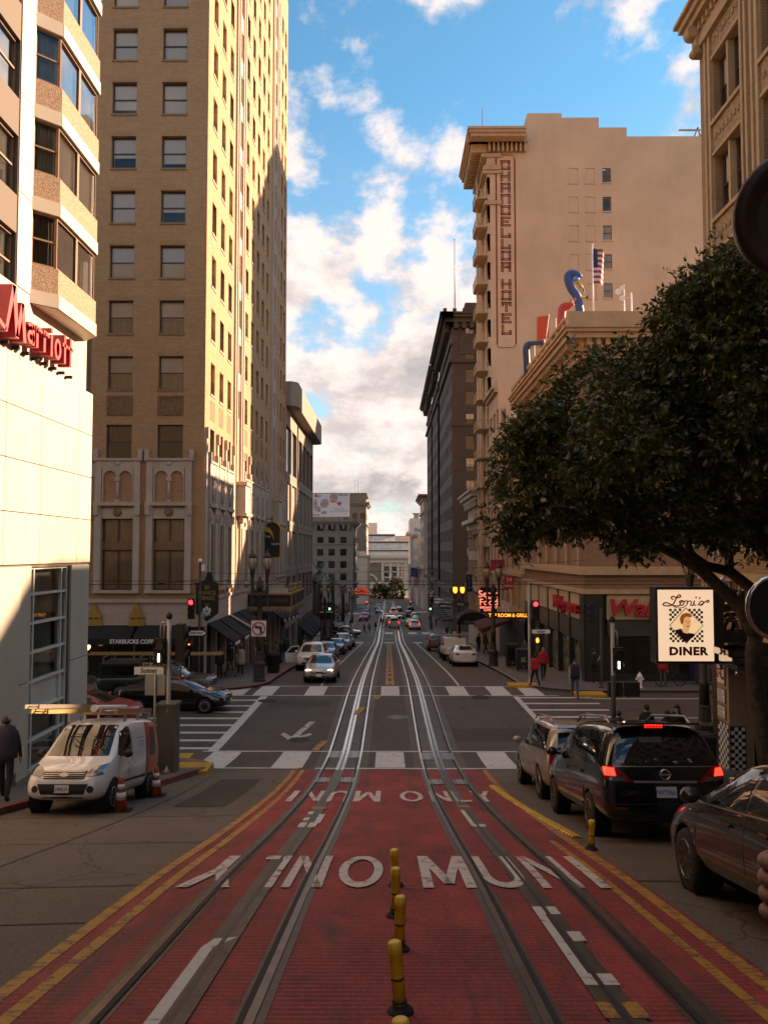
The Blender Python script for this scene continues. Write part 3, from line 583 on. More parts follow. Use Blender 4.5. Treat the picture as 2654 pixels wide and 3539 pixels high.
q = MB(); q.quad(fm_.p(60.5, .3, -.6), fm_.p(63.9, .3, -.6), fm_.p(63.9, 6.7, -.6), fm_.p(60.5, 6.7, -.6)); q.build('dark_backing', MATS['room_dark'], bw)  # flat dark sheet standing in for the unlit room
for z in (12.3, 14.75, 17.2, 19.65): window(fm_, 58.96, z + 1.1, 1.32, 1.5, bw, 'sash', .1, MATS['frame_brown'], MATS['glass_sky'], curtain=.98)
# canted bays
BP = [(MX, 20.41), (-8.68, 20.93), (-8.68, 23.67), (MX, 24.19)]
for k in range(7):
    z0 = 13.4 + 2.45 * k; by = MB()
    for i, (a, b) in enumerate(zip(BP[:-1], BP[1:])):
        d = Vector((b[0] - a[0], b[1] - a[1], 0)); L = d.length; N = Vector((d.y, -d.x, 0)).normalized(); fr = F((a[0], a[1], 0), (N.x, N.y))
        q = MB(); fr.box(q, .0, L, z0, z0 + .36, -.2, .03); q.build('band', MATS['panel_cream'], bw)
        q = MB(); fr.box(q, .006, L - .006, z0 + .36, z0 + 1.04, -.2, 0.0); q.build('spandrel', MATS['pebble'], bw)
        if i == 0: window(fr, L / 2, z0 + 1.04, L - .02, 1.41, bw, 'sash', .06, MATS['frame_brown'], MATS['glass_sky' if k > 2 else 'glass'], curtain=.97, cm=MATS['curtain' if k else 'curtain_dark'])
        else:
            w = L / (2 if i == 1 else 1)
            for j in range(2 if i == 1 else 1): window(fr, w * (j + .5), z0 + 1.04, w - .01, 1.41, bw, 'fixed', .06, MATS['frame_brown'], MATS['glass_sky'], curtain=.95 if k else None, cm=MATS['curtain'])
sf = MB(); sf.add([(x, y, 13.385) for x, y in BP], [(0, 3, 2, 1)]); sf.build('soffit', MATS['panel_cream'], bw)
# red letters, deep boxes
sg = thing('hotel_wall_sign', 'deep red raised letters spelling the hotel name under the lowest bay', 'sign', (MX, 21, 12))
M('sign_red_side', (.36, .02, .03), .45, var=.1); M('sign_red_face', (.72, .10, .10), .4, var=.05)
LW = {'a': .40, 'r': .30, 'i': .14, 'o': .42, 't': .29}
def poly_letter(polys, u0, vb, sc, name='letter'):
    q = MB()
    for pl in polys:
        n = len(pl); q.add([fm_.p(u0 + x * sc, vb + y * .86, .46) for x, y in pl], [list(range(n))], 1)
        q.add([fm_.p(u0 + x * sc, vb + y * .86, .12) for x, y in pl] + [fm_.p(u0 + x * sc, vb + y * .86, .46) for x, y in pl], [(i, (i + 1) % n, n + (i + 1) % n, n + i) for i in range(n)], 0)
    return q.build(name, [MATS['sign_red_side'], MATS['sign_red_face']], sg)
def rect(x0, x1, y0, y1): return [(x0, y0), (x1, y0), (x1, y1), (x0, y1)]
def ringp(cx, cy, rx, ry, w, a0=0, a1=360, n=14):
    return [[(cx + rx * math.cos(R(a)), cy + ry * math.sin(R(a))), (cx + rx * math.cos(R(b)), cy + ry * math.sin(R(b))), (cx + (rx - w) * math.cos(R(b)), cy + (ry - w) * math.sin(R(b))), (cx + (rx - w) * math.cos(R(a)), cy + (ry - w) * math.sin(R(a)))] for a, b in [(a0 + (a1 - a0) * i / n, a0 + (a1 - a0) * (i + 1) / n) for i in range(n)]]
x = 58.2; vb = 12.1; sc = 1.0
for ch in 'Marriott':
    if ch == 'M':
        P = [[(0, -.04), (.12, -.04), (.52, 1.34), (.34, 1.34)], [(.34, 1.34), (.54, 1.34), (.72, -.06), (.55, -.06)], [(.55, -.02), (.70, -.02), (.98, 1.0), (.82, 1.0)], [(.82, 1.0), (.98, 1.0), (1.12, -.06), (.96, -.06)], [(-.3, .1), (.05, -.04), (.1, .06), (-.24, .22)]]; w = 1.18
    elif ch == 'a': P = [rect(.28, .40, 0, .62)] + ringp(.2, .2, .2, .2, .11) + ringp(.2, .44, .2, .2, .11, 0, 160, 7); w = .5
    elif ch == 'r': P = [rect(0, .12, 0, .64)] + ringp(.2, .42, .2, .22, .11, 30, 180, 7); w = .44
    elif ch == 'i': P = [rect(0, .12, 0, .64), rect(0, .12, .72, .84)]; w = .24
    elif ch == 'o': P = ringp(.22, .32, .22, .33, .11); w = .54
    else: P = [rect(.1, .22, 0, .9), rect(0, .34, .52, .63)]; w = .40
    poly_letter(P, x, vb, .98); x += w * .98
for i in range(9):
    q = MB(); u = 58.4 + i * .55; q.bar(fm_.p(u, 11.99, .03), fm_.p(u, 11.99, .2), .08); q.build('bracket', MATS['black_matt'], sg)
# ================================================================ left side: brick tower hotel
th = thing('brick_tower_hotel', 'tall golden brick hotel tower with stone arches at its foot', 'building', (-20, 55, gz(50)))
SX = -10.05; fn_ = F((-40, 44, 0), (0, -1)); fe_ = F((SX, 44, 0), (1, 0)); HT = 62.0
ncol = [28.06, 25.26, 22.46]; ecol = [1.9, 4.3, 6.7, 12.7, 15.1, 17.5, 19.9, 22.3, 28.6, 31.0, 33.2]
rows = [15.98 + 3.1 * k for k in range(14)]
WN, WE, WH = 1.37, 1.12, 1.82
nop = [(c - WN / 2, c + WN / 2, r, r + WH) for c in ncol for r in rows[:8]] + [(c - .70, c + .70, 12.15, 14.0) for c in ncol] + [(c - .85, c + .85, 4.97, 8.85) for c in ncol]
eop = [(c - WE / 2, c + WE / 2, r, r + WH) for c in ecol for r in rows] + [(c - WE / 2, c + WE / 2, 12.15, 14.0) for c in ecol] + [(c - .5, c + .5, 4.97, 8.6) for c in ecol]
strip_c = [9.7, 26.1]
eop += [(c - .45, c + .45, r, r + WH) for c in strip_c for r in rows]
w = MB(); fn_.wall(w, 29.95, HT, nop, .24, v0=4.4); fe_.wall(w, 34.6, HT, eop, .24, v0=4.4)
w.quad((-40, 44, HT), (SX, 44, HT), (SX, 78.6, HT), (-40, 78.6, HT)); w.quad((-40, 78.6, 0), (SX, 78.6, 0), (SX, 78.6, HT), (-40, 78.6, HT))
w.build('wall', MATS['brick_gold'], th)
for ci, c in enumerate(ncol):
    for k, r in enumerate(rows[:8]):
        h = (k * 7 + ci * 3) % 5
        window(fn_, c, r, WN, WH, th, 'sash', .2, blind=[.97, .62, .97, .80, .97][h] if k > 1 else .55, curtain=.98 if k < 2 else None)
    window(fn_, c, 12.15, 1.40, 1.85, th, 'sash', .2, gm=MATS['glass_dark'], curtain=.45)
    window(fn_, c, 4.97, 1.70, 3.88, th, 'tall', .2, curtain=.99)
for c in ecol:
    for k, r in enumerate(rows): window(fe_, c, r, WE, WH, th, 'sash', .2, blind=.6 if random.random() < .4 else None)
    window(fe_, c, 12.15, WE, 1.85, th, 'sash', .2); window(fe_, c, 4.97, 1.0, 3.63, th, 'tall', .2, gm=MATS['glass_dark'])
for c in strip_c:
    for r in rows: window(fe_, c, r, .9, WH, th, 'sash', .2)
M('terracotta', (.26, .15, .085), .8, var=.4, scale=9, bump=.6, bscale=18)
M('sill_brick', (.30, .19, .10), .85, var=.25, scale=6)
for fr, cols, ww, rr in ((fn_, ncol, WN, rows[:8]), (fe_, ecol, WE, rows)):
    for c in cols:
        for r in rr:
            q = MB(); fr.box(q, c - ww / 2 - .05, c + ww / 2 + .05, r - .11, r - .005, -.05, .05); q.build('sill', MATS['sill_brick' if fr is fn_ else 'stone'], th)
            if fr is fn_:
                q = MB()
                for i in range(16): fr.box(q, c - .78 + i * .0985, c - .78 + i * .0985 + .08, r + WH + .01, r + WH + .25, -.03, .015)
                o = q.build('soldier_course', MATS['brick_gold'], th); o['kind'] = 'stuff'
        # ornamental panel: small square tiles in a border
        q = MB(); fr.box(q, c - ww / 2 - .03, c + ww / 2 + .03, 14.5, 15.62, -.08, .012); pn = q.build('ornament_panel', MATS['terracotta'], th)
        if fr is fn_:
            nx, nz = 10, 8
            q = MB()
            for i in range(nx):
                for j in range(nz):
                    e = i in (0, nx - 1) or j in (0, nz - 1); dx = (ww + .02) / nx; dz = 1.08 / nz
                    fr.box(q, c - ww / 2 + i * dx + .012, c - ww / 2 + (i + 1) * dx - .012, 14.52 + j * dz + .012, 14.52 + (j + 1) * dz - .012, 0, .06 if e else .03)
            o = q.build('ornament_tile', MATS['terracotta'], pn); o['kind'] = 'stuff'
# stone surrounds of the lower storeys
def surround(fr, c, hw, wl, wh, par, light=False):
    q = MB(); B = lambda u0, u1, v0, v1, d0, d1: fr.box(q, u0, u1, v0, v1, d0, d1)
    B(c - hw - .33, c - hw + .02, wl, 12.0, -.05, .14); B(c + hw - .02, c + hw + .33, wl, 12.0, -.05, .14)          # jambs
    B(c - hw - .43, c - hw - .2, 12.0, 12.62, -.05, .2); B(c + hw + .2, c + hw + .43, 12.0, 12.62, -.05, .2)          # shoulders
    B(c - hw - .30, c + hw + .30, 11.62, 12.12, -.05, .12); B(c - hw - .22, c + hw + .22, 12.02, 12.14, -.05, .2)     # head
    B(c - hw - .38, c + hw + .38, 9.55, 9.75, -.05, .22); B(c - hw, c + hw, wh, wh + .55, -.05, .06); B(c - hw - .36, c - hw - .12, wh + .2, wh + .7, -.05, .25); B(c + hw + .12, c + hw + .36, wh + .2, wh + .7, -.05, .25)
    r = hw * .40
    for s in (-1, 1):                                   # two round-headed arches
        ac = c + s * hw * .47
        for i in range(8):
            a, b = math.pi * i / 8, math.pi * (i + 1) / 8
            pts = [(ac + r * math.cos(a), 11.1 + r * math.sin(a)), (ac + r * math.cos(b), 11.1 + r * math.sin(b)), (ac + r * math.cos(b), 11.65), (ac + r * math.cos(a), 11.65)]
            P = [fr.p(u, v, .11) for u, v in pts]; q.quad(*P); q.quad(P[1], P[0], fr.p(*pts[0], -.02), fr.p(*pts[1], -.02))
        B(ac - r - hw * .07, ac - r, 9.75, 11.65, -.02, .11); B(ac + r, ac + r + hw * .07, 9.75, 11.65, -.02, .11)
    q.tube([fr.p(c, 9.85, .1), fr.p(c, 10.9, .1)], .07, 8); B(c - .12, c + .12, 9.75, 9.9, 0, .2); B(c - .13, c + .13, 10.9, 11.1, 0, .2)
    q.lathe([(.09, -.04), (.16, -.05), (.16, .02)], tuple(fr.p(c, 11.9, .1)), 12, axis='Y') if fr is fn_ else None
    B(c - hw - .36, c + hw + .36, wl - .16, wl + .0, -.05, .2)
    q.build('stone_surround', MATS['stone'], par)
for c in ncol:
    surround(fn_, c, .90, 4.97, 8.85, th)
    q = MB(); q.lathe([(.1, -.09), (.15, -.08), (.24, -.06), (.24, .02)], tuple(fn_.p(c, 9.2, .04)), 14, axis='Y'); q.build('rosette', MATS['terracotta'], th)
    q = MB(); fn_.box(q, c - .83, c + .83, 7.15, 7.6, -.2, -.13); q.build('transom_panel', MATS['terracotta'], th)
for c in ecol: surround(fe_, c, .60, 4.97, 8.6, th)
for u in [0.25, 3.1, 5.5, 8.0, 11.5, 13.9, 16.3, 18.7, 21.1, 23.8, 28.0, 29.8, 32.1, 34.3]:
    q = MB(); fe_.box(q, u - .16, u + .16, 4.4, 13.3, -.05, .12); fe_.box(q, u - .12, u + .12, 13.3, 13.9, -.05, .2); q.build('stone_rib', MATS['stone'], th)
for c in strip_c:                                        # light stone strips with small oriels
    q = MB()
    for u in (c - 1.5, c - .75, c + .75, c + 1.5): fe_.box(q, u - .13, u + .13, 4.4, HT, -.05, .13)
    for r in rows: fe_.box(q, c - .62, c + .62, r + WH + .05, r + WH + 1.2, -.05, .05)
    q.build('stone_strip', MATS['stone'], th)
    q = MB(); fe_.box(q, c - .8, c + .8, 9.6, 11.4, 0, .7); fe_.box(q, c - .9, c + .9, 11.4, 11.65, 0, .8); fe_.box(q, c - .9, c + .9, 9.4, 9.6, 0, .8); fe_.box(q, c - .5, c + .5, 9.0, 9.4, 0, .5); fe_.box(q, c - .25, c + .25, 8.6, 9.0, 0, .3); q.build('oriel', MATS['stone'], th)
q = MB(); fn_.wall(q, 29.95, 4.4, [], v0=3.0); fn_.box(q, 0, 29.98, 4.3, 4.5, -.1, .10); fn_.box(q, 22, 29.98, 10.0, 11.85, -.1, .02) if False else None
fe_.wall(q, 34.6, 4.4, [], v0=3.0); fe_.box(q, -.1, 34.6, 4.305, 4.495, -.1, .09); q.build('stone_base', MATS['stone_block'], th)
q = MB(); fn_.box(q, 22, 24.2, 11.15, 11.85, -.1, .05); fn_.box(q, 23.9, 26.6, 11.16, 11.84, -.1, .045) if False else None; q.build('string_course', MATS['stone'], th)
# shopfront at the foot
M('shop_black', (.012, .010, .009), .5, var=.1); M('shop_glass', (.02, .017, .014), .06, var=0, spec=.6); M('awning_black', (.014, .013, .013), .9, var=.2); M('brass', (.42, .28, .12), .4, .7, var=.1)
q = MB(); fn_.box(q, 5, 29.9, -1, 3.0, -.6, -.3); fe_.box(q, .1, 34.6, -4, 3.0, -.6, -.3); q.build('shopfront', MATS['shop_black'], th)
for i in range(6):
    q = MB(); fn_.box(q, 20.3 + i * 1.6, 21.7 + i * 1.6, .5, 2.1, -.3, -.27); q.build('shop_window', MATS['shop_glass'], th)
for i, u in enumerate((23.45, 26.2, 28.9)):
    q = MB(); fn_.box(q, u - .05, u + .05, .1, 3.0, -.3, -.2); q.build('brass_post', MATS['brass'], th)
for i in range(12):
    q = MB(); fe_.box(q, 1.2 + i * 2.75, 3.4 + i * 2.75, -3.2 + (1.6 if i < 6 else 0), 1.9 - i * .08, -.3, -.26); q.build('shop_window', MATS['shop_glass'], th)
    q = MB(); fe_.box(q, .55 + i * 2.75, .9 + i * 2.75, -4, 3.0, -.3, .03); q.build('shop_pier', MATS['stone'], th)
for (u0, u1) in ((20.3, 23.3), (23.6, 26.3), (26.5, 29.0)):
    q = MB(); q.prism([(0, 3.08), (.9, 2.45), (.9, 2.12), (.86, 2.12), (.86, 2.38), (0, 2.98)], u0, u1, lambda d, v, u: fn_.p(u, v, d)); q.build('awning', MATS['awning_black'], th)
for i in range(11):
    if 4 <= i <= 6: continue
    u0 = 1.0 + i * 3.0; zt = 3.1 - max(0, i - 3) * .12
    q = MB(); q.prism([(0.04, zt), (1.5, zt - 1.0), (1.5, zt - 1.3), (1.45, zt - 1.3), (1.45, zt - 1.06), (.04, zt - .1)], u0, u0 + 2.6, lambda d, v, u: fe_.p(u, v, d)); q.build('awning', MATS['awning_black'], th)
    q = MB(); fe_.box(q, u0 + .6, u0 + 2.0, zt - 1.27, zt - 1.1, 1.5, 1.506); q.build('awning_lettering', MATS['white_paint'], th)
text('CAFÉ', .30, MATS['white_paint'], th, fn_.mat(22.0, 2.29, .91), bold=.012); text('STARBUCKS COFFEE', .30, MATS['white_paint'], th, fn_.mat(26.55, 2.29, .91), bold=.012, wx=.95)
text("SCALA'S", .4, MATS['grey_pole'], th, F((SX + 1.51, 44, 0), (1, 0)).mat(26.5, 1.45, .0))
for u in (20.9, 24.1, 26.4):                             # pointed finials above the awnings
    q = MB(); q.prism([(-.42, 3.05), (-.42, 3.35), (-.3, 3.5), (-.14, 3.36), (0, 3.62), (.14, 3.36), (.3, 3.5), (.42, 3.35), (.42, 3.05)], .02, .09, lambda a, v, d, u=u: fn_.p(u + a, v, d)); q.prism([(-.46, 3.5), (.46, 3.5), (0, 4.28)], .03, .14, lambda a, v, d, u=u: fn_.p(u + a, v, d)); q.build('gable_ornament', MATS['gold'], th)
# globe wall lamps
M('globe_lit', (.9, .6, .35)); emit('globe_warm', (1.0, .55, .25), 2.2)
for u, lb in ((20.55, 'round lit globe lamp under the café awning'), (24.0, 'round lit globe lamp beside the coffee lettering')):
    g_ = thing('globe_lamp', lb, 'lamp', tuple(fn_.p(u, 2.0, .5)), group='globe lamps on the shopfront')
    q = MB(); q.sphere(fn_.p(u, 2.0, .75), .18, 12, 8); q.build('globe', MATS['globe_warm'], g_); q = MB(); q.bar(fn_.p(u, 2.2, -.2), fn_.p(u, 2.2, .78), .04); q.build('arm', MATS['black'], g_)
# entrance canopy of the tower hotel
cn = thing('entrance_canopy', 'ornate gold-edged hotel entrance canopy hung over the pavement', 'canopy', (-8.5, 62, 3))
q = MB(); q.box(SX, -6.95, 58, 66, 3.15, 4.0); q.build('canopy_box', MATS['shop_black'], cn)
q = MB(); q.box(SX, -6.85, 57.9, 66.1, 4.0, 4.14); q.box(SX, -6.9, 57.95, 66.05, 3.05, 3.15); q.box(-6.96, -6.90, 57.93, 58.0, 3.15, 4.0); q.box(-6.93, -6.88, 60.5, 60.7, 3.15, 4.0); q.box(-6.93, -6.88, 63.5, 63.7, 3.15, 4.0)
for i in range(16):
    for X_, Y_ in ((SX + .1 + i * .19, 57.96), ): q.prism([(X_, 3.06), (X_ + .18, 3.06), (X_ + .15, 2.88), (X_ + .09, 2.72), (X_ + .03, 2.88)], Y_, Y_ + .04, lambda a, v, d: (a, d, v))
for i in range(30): q.prism([(58.1 + i * .265, 3.06), (58.34 + i * .265, 3.06), (58.3 + i * .265, 2.88), (58.22 + i * .265, 2.7), (58.14 + i * .265, 2.88)], -6.94, -6.9, lambda a, v, d: (d, a, v))
q.build('gilt_trim', M('gilt', (.34, .25, .14), .5, .3, var=.3, scale=6), cn)
for yy in (59, 61.5, 64.5):
    q = MB(); q.lathe([(.16, 4.14), (.2, 4.3), (.1, 4.45), (.22, 4.62), (.22, 4.7), (.05, 4.75)], (-7.1, yy, 0), 8); q.build('urn', MATS['gilt'], cn)
text('SIR FRANCIS DRAKE', .38, M('letter_dim', (.14, .11, .07), .6, var=0), cn, Matrix.Translation((-8.5, 57.99, 3.58)), wx=.8)
# blade signs on the tower
def blade(name, label, Y, poly, mat, edge, par=None, t=.18):
    b = thing(name, label, 'sign', (poly[0][0], Y, poly[0][1])); q = MB(); q.prism(poly, Y - t / 2, Y + t / 2, lambda a, v, d: (a, d, v)); q.build('sign_panel', MATS[mat], b)
    if edge:
        n = len(poly)
        for i in range(n):
            q = MB(); a, c = poly[i], poly[(i + 1) % n]; q.bar((a[0], Y, a[1]), (c[0], Y, c[1]), .06, t + .06); q.build('sign_edge', MATS[edge], b)
    return b
b = blade('blade_sign', 'black blade sign with gold hotel lettering and a pale emblem at the corner', 43.75, [(-10.35, 3.75), (-9.75, 3.3), (-9.15, 3.75), (-9.15, 5.35), (-9.4, 5.45), (-9.55, 5.95), (-9.75, 5.95), (-9.9, 5.5), (-10.35, 5.35)], 'shop_black', None)
for tx, z, s_ in (('SIR', 5.12, .30), ('FRANCIS', 4.84, .30), ('DRAKE', 4.55, .32), ('HOTEL', 4.24, .12)): text(tx, s_, MATS['gold'], b, Matrix.Translation((-9.75, 43.65, z)), wx=.8)
q = MB(); q.prism([(-.24, 0), (-.2, .2), (-.1, .14), (-.06, .3), (0, .26), (.06, .3), (.1, .14), (.2, .2), (.24, 0), (.16, -.1), (.2, -.25), (.08, -.18), (0, -.3), (-.08, -.18), (-.2, -.25), (-.16, -.1)], 43.645, 43.655, lambda a, v, d: (-9.75 + a, d, 3.86 + v)); q.build('emblem', M('emblem_pale', (.45, .55, .48), .6, var=.1), b)
q = MB(); q.lathe([(.055, 43.63), (.055, 43.642)], (-9.75, 0, 3.86), 12, axis='Y'); q.build('emblem_hub', MATS['shop_black'], b)
pl = [(-10.0, 6.65), (-8.66, 6.65), (-8.66, 8.7)] + [(-9.33 + .67 * math.cos(R(a)), 8.7 + .75 * math.sin(R(a))) for a in range(20, 180, 20)] + [(-10.0, 8.7)]
b = blade('blade_sign', 'arch-topped black blade sign with a gold rim and yellow crescent', 65, pl, 'shop_black', 'gold', t=.25)
q = MB(); q.prism([(-9.95, 8.7), (-9.95, 9.0), (-9.6, 9.05), (-9.35, 8.75), (-9.2, 8.3), (-9.15, 7.9), (-9.3, 8.3), (-9.55, 8.6)], 64.85, 64.87, lambda a, v, d: (a, d, v)); q.build('crescent', M('sign_yellow', (.60, .38, .03), .5, var=0), b)
text('THE', .22, MATS['white_paint'], b, Matrix.Translation((-9.65, 64.86, 8.28))); text('ROOM', .22, MATS['white_paint'], b, Matrix.Translation((-9.05, 64.86, 7.68)))
q = MB(); q.bar((SX, 65, 9.7), (-9.3, 65, 9.7), .08); q.bar((-9.33, 65, 9.4), (-9.33, 65, 9.9), .08); q.bar((SX, 65, 7.3), (-10, 65, 7.3), .06); q.build('bracket', MATS['iron'], b)
# ================================================================ concrete store with overhanging top
cs = thing('concrete_store', 'grey concrete store with overhanging rounded roof slab beyond the tower', 'building', (-20, 92, gz(90)))
M('concrete_grey', (.30, .245, .20), .8, var=.1, scale=.9, bump=.15); M('concrete_dark', (.16, .13, .11), .85, var=.1)
fc = F((-10.0, 78.6, 0), (1, 0))
q = MB(); q.box(-40, -10.7, 78.62, 107, -6, 21.4); q.build('core', MATS['concrete_dark'], cs)
for (a, b2) in ((0.0, 9.6), (10.9, 28.2)):
    ops = []; zz = [-3.2, 1.6, 5.6, 10.2, 15.0]; hh = [2.8, 3.0, 3.6, 3.8, 4.6]; nw = 2 if a == 0 else 4; ww = (b2 - a) / nw
    for z, h in zip(zz, hh): ops += [(a + ww * i + .35, a + ww * (i + 1) - .35, z, z + h) for i in range(nw)]
    q = MB(); fc.wall(q, b2, 21.35, ops, .22, v0=-6, u0=a); q.quad(fc.p(a, -6), fc.p(a, -6, -.75), fc.p(a, 21.35, -.75), fc.p(a, 21.35)); q.quad(fc.p(b2, -6), fc.p(b2, -6, -.75), fc.p(b2, 21.35, -.75), fc.p(b2, 21.35)); q.build('facade_bay', MATS['concrete_grey'], cs)
    for z in (1.2, 5.1, 9.7, 14.5):
        g_ = MB(); fc.box(g_, a, b2, z, z + .08, .0, .004); g_.build('joint', MATS['joint_dark'], cs)
    for o_ in ops:
        m_ = 'concrete_grey' if o_[2] in (5.6, 10.2) else 'shop_glass'
        g_ = MB(); g_.quad(fc.p(o_[0], o_[2], -.2), fc.p(o_[1], o_[2], -.2), fc.p(o_[1], o_[3], -.2), fc.p(o_[0], o_[3], -.2)); g_.build('window_panel', MATS[m_], cs)
pl = [(-40, 78.65), (-9.6, 78.65)] + [(-9.8 + .9 * math.cos(R(a)), 79.6 + .9 * math.sin(R(a))) for a in (-60, -30, 0)] + [(-9.8 + .9 * math.cos(R(a)), 107 + .9 * math.sin(R(a))) for a in (0, 30, 60, 90)] + [(-40, 107.9)]
q = MB(); q.prism(pl, 21.4, 23.8, lambda a, b2, d: (a, b2, d)); q.build('roof_slab', MATS['concrete_grey'], cs)
for i in range(5):
    q = MB(); u = 11 + i * 3.4; q.prism([(0.0, -.9), (1.6, -2.2), (1.6, -2.6), (0, -1.0)], u, u + 3.0, lambda d, v, uu: fc.p(uu, v, d)); q.build('awning', MATS['awning_black'], cs)
# ================================================================ right side: brick block with the diner (near)
brick('brick_buff', (.42, .27, .15), (.36, .22, .115), (.24, .16, .10), .23, .085, .010); brick('brick_tan', (.37, .22, .125), (.31, .18, .10), (.19, .12, .075), .3, .09, .01); brick('brick_dark', (.105, .066, .043), (.085, .053, .034), (.05, .033, .023), .55, .34, .03, .8, .2)
M('stone_warm', (.50, .345, .205), .7, var=.1, scale=2, dirt=.2); M('stucco', (.62, .44, .295), .85, var=.11, scale=.22, bump=.15, bscale=6, dirt=.07); M('stone_tan', (.42, .28, .17), .75, var=.12, scale=1.2, dirt=.25); M('ornament_tan', (.36, .25, .15), .8, var=.5, scale=14, bump=.8, bscale=16)
nb = thing('brick_corner_block', 'buff brick corner block with stone window jambs and carved cornice above the diner', 'building', (20, 10, gz(10)))
NX = 10.05; fr_ = F((NX, 25.5, 0), (-1, 0))       # u = 25.5 - Y
bays = [1.03 + 3.2 * i for i in range(14)]; NR = [8.1 + 3.05 * k for k in range(7)]
ops = [(b, b + 1.97, z, z + 1.95) for b in bays for z in NR]
q = MB(); fr_.wall(q, 65.5, 30, ops, .35, v0=6.4); q.quad((NX, 25.5, 0), (30, 25.5, 0), (30, 25.5, 30), (NX, 25.5, 30)); q.quad((NX, 25.5, 30), (30, 25.5, 30), (30, -40, 30), (NX, -40, 30)); q.quad((30, 25.5, 0), (30, -40, 0), (30, -40, 30), (30, 25.5, 30)); q.build('wall', MATS['brick_buff'], nb)
for i, b in enumerate(bays):
    for k, z in enumerate(NR):
        if i < 3:
            window(fr_, b + .47, z, .90, 1.95, nb, 'sash', .22, gm=MATS['glass'], curtain=.97 if (i + k) % 2 else None, cm=MATS['curtain'], blind=.5); window(fr_, b + 1.50, z, .90, 1.95, nb, 'sash', .22, curtain=.9, blind=.45)
            q = MB(); fr_.box(q, b + .92, b + 1.05, z, z + 1.95, -.3, -.02); q.build('mullion', MATS['stone_warm'], nb)
            q = MB(); fr_.box(q, b - .06, b + 2.03, z - .12, z + .0, -.1, .10); q.build('sill', MATS['stone_warm'], nb)
            q = MB(); fr_.box(q, b - .02, b + 1.99, z - .95, z - .14, -.1, .02)
            for j in range(7): fr_.box(q, b + .12 + j * .27, b + .26 + j * .27, z - .62, z - .46, 0, .05)
            q.build('carved_spandrel', MATS['ornament_tan'], nb)
            q = MB(); fr_.box(q, b - .04, b + 2.01, z + 1.97, z + 2.07, -.1, .07); q.build('lintel', MATS['stone_warm'], nb)
        else:
            window(fr_, b + .985, z, 1.95, 1.95, nb, 'pair', .22)
    if i < 4:
        for u0, d in ((b - .5, .10), (b - .36, .04), (b - .20, .09), (b + 2.03, .09), (b + 2.2, .04), (b + 2.33, .10)):
            for j in range(18):                        # jointed stone mouldings
                q = MB(); fr_.box(q, u0, u0 + .13, 6.9 + j * .92, 7.81 + j * .92, -.1, d); q.build('stone_jamb', MATS['stone_warm'], nb)
for z, h, d in ((23.1, .25, .18), (23.35, .5, .12), (23.85, .2, .38), (24.05, .22, .5), (24.27, .12, .62), (27.5, .3, .4)):
    q = MB(); fr_.box(q, -.0 - d, 65, z, z + h, -.2, d); q.build('cornice', MATS['stone_warm'], nb)
for i in range(8):
    q = MB(); u = .2 + i * 3.2; fr_.box(q, u - .18, u + .18, 22.9, 23.85, 0, .25); q.lathe([(.2, -.2), (.2, .2)], tuple(fr_.p(u, 23.65, .32)), 10, axis='Y'); q.lathe([(.13, -.2), (.13, .2)], tuple(fr_.p(u, 23.05, .22)), 10, axis='Y'); q.build('scroll_bracket', MATS['stone_warm'], nb)
for i in range(40):
    q = MB(); fr_.box(q, .1 + i * .32, .26 + i * .32, 23.62, 23.85, 0, .22); q.build('dentil', MATS['stone_warm'], nb)
# ground storey
q = MB(); fr_.box(q, 0, 65, 5.4, 6.4, -.3, .05); fr_.box(q, 0, 65, 6.2, 6.42, 0, .4); fr_.box(q, 0, 65, 4.6, 5.4, -.3, .0); q.build('shop_cornice', MATS['stone_warm'], nb)
for i in range(50):
    q = MB(); fr_.box(q, .1 + i * .26, .23 + i * .26, 5.95, 6.2, 0, .3); q.build('dentil', MATS['stone_warm'], nb)
q = MB(); fr_.box(q, 1.9, 65, -1, 4.6, -1.5, -.9); q.build('shopfront', MATS['shop_black'], nb)
for i in range(9):
    q = MB(); fr_.box(q, 2.8 + i * 3, 5.3 + i * 3, 2.2 + .2 * i, 4.4, -.9, -.86); q.build('shop_window', MATS['shop_glass'], nb)
q = MB(); fr_.box(q, 1.15, 1.95, -.2, 4.6, -.4, .30); q.build('corner_pillar', MATS['stone_tan'], nb)
q = MB(); fr_.box(q, 0.0, 1.15, -.2, 4.6, -.9, -.5); q.build('corner_recess', MATS['shop_black'], nb)
def checker(fr, u0, u1, v0, v1, d, par, nu, nv):
    q = MB(); fr.box(q, u0 - .03, u1 + .03, v0 - .03, v1 + .03, d - .05, d); p_ = q.build('checker_panel', MATS['black'], par)
    for i in range(nu):
        for j in range(nv):
            if (i + j) % 2: continue
            du, dv = (u1 - u0) / nu, (v1 - v0) / nv; q = MB(); fr.box(q, u0 + i * du, u0 + (i + 1) * du, v0 + j * dv, v0 + (j + 1) * dv, d - .02, d + .006); q.build('tile', MATS['white_paint'], p_)
checker(fr_, 1.2, 1.9, .7, 2.05, .31, nb, 6, 12); fy_ = F((NX - .3, 23.55, 0), (0, -1)); checker(fy_, .04, .44, .75, 2.0, .01, nb, 4, 12)
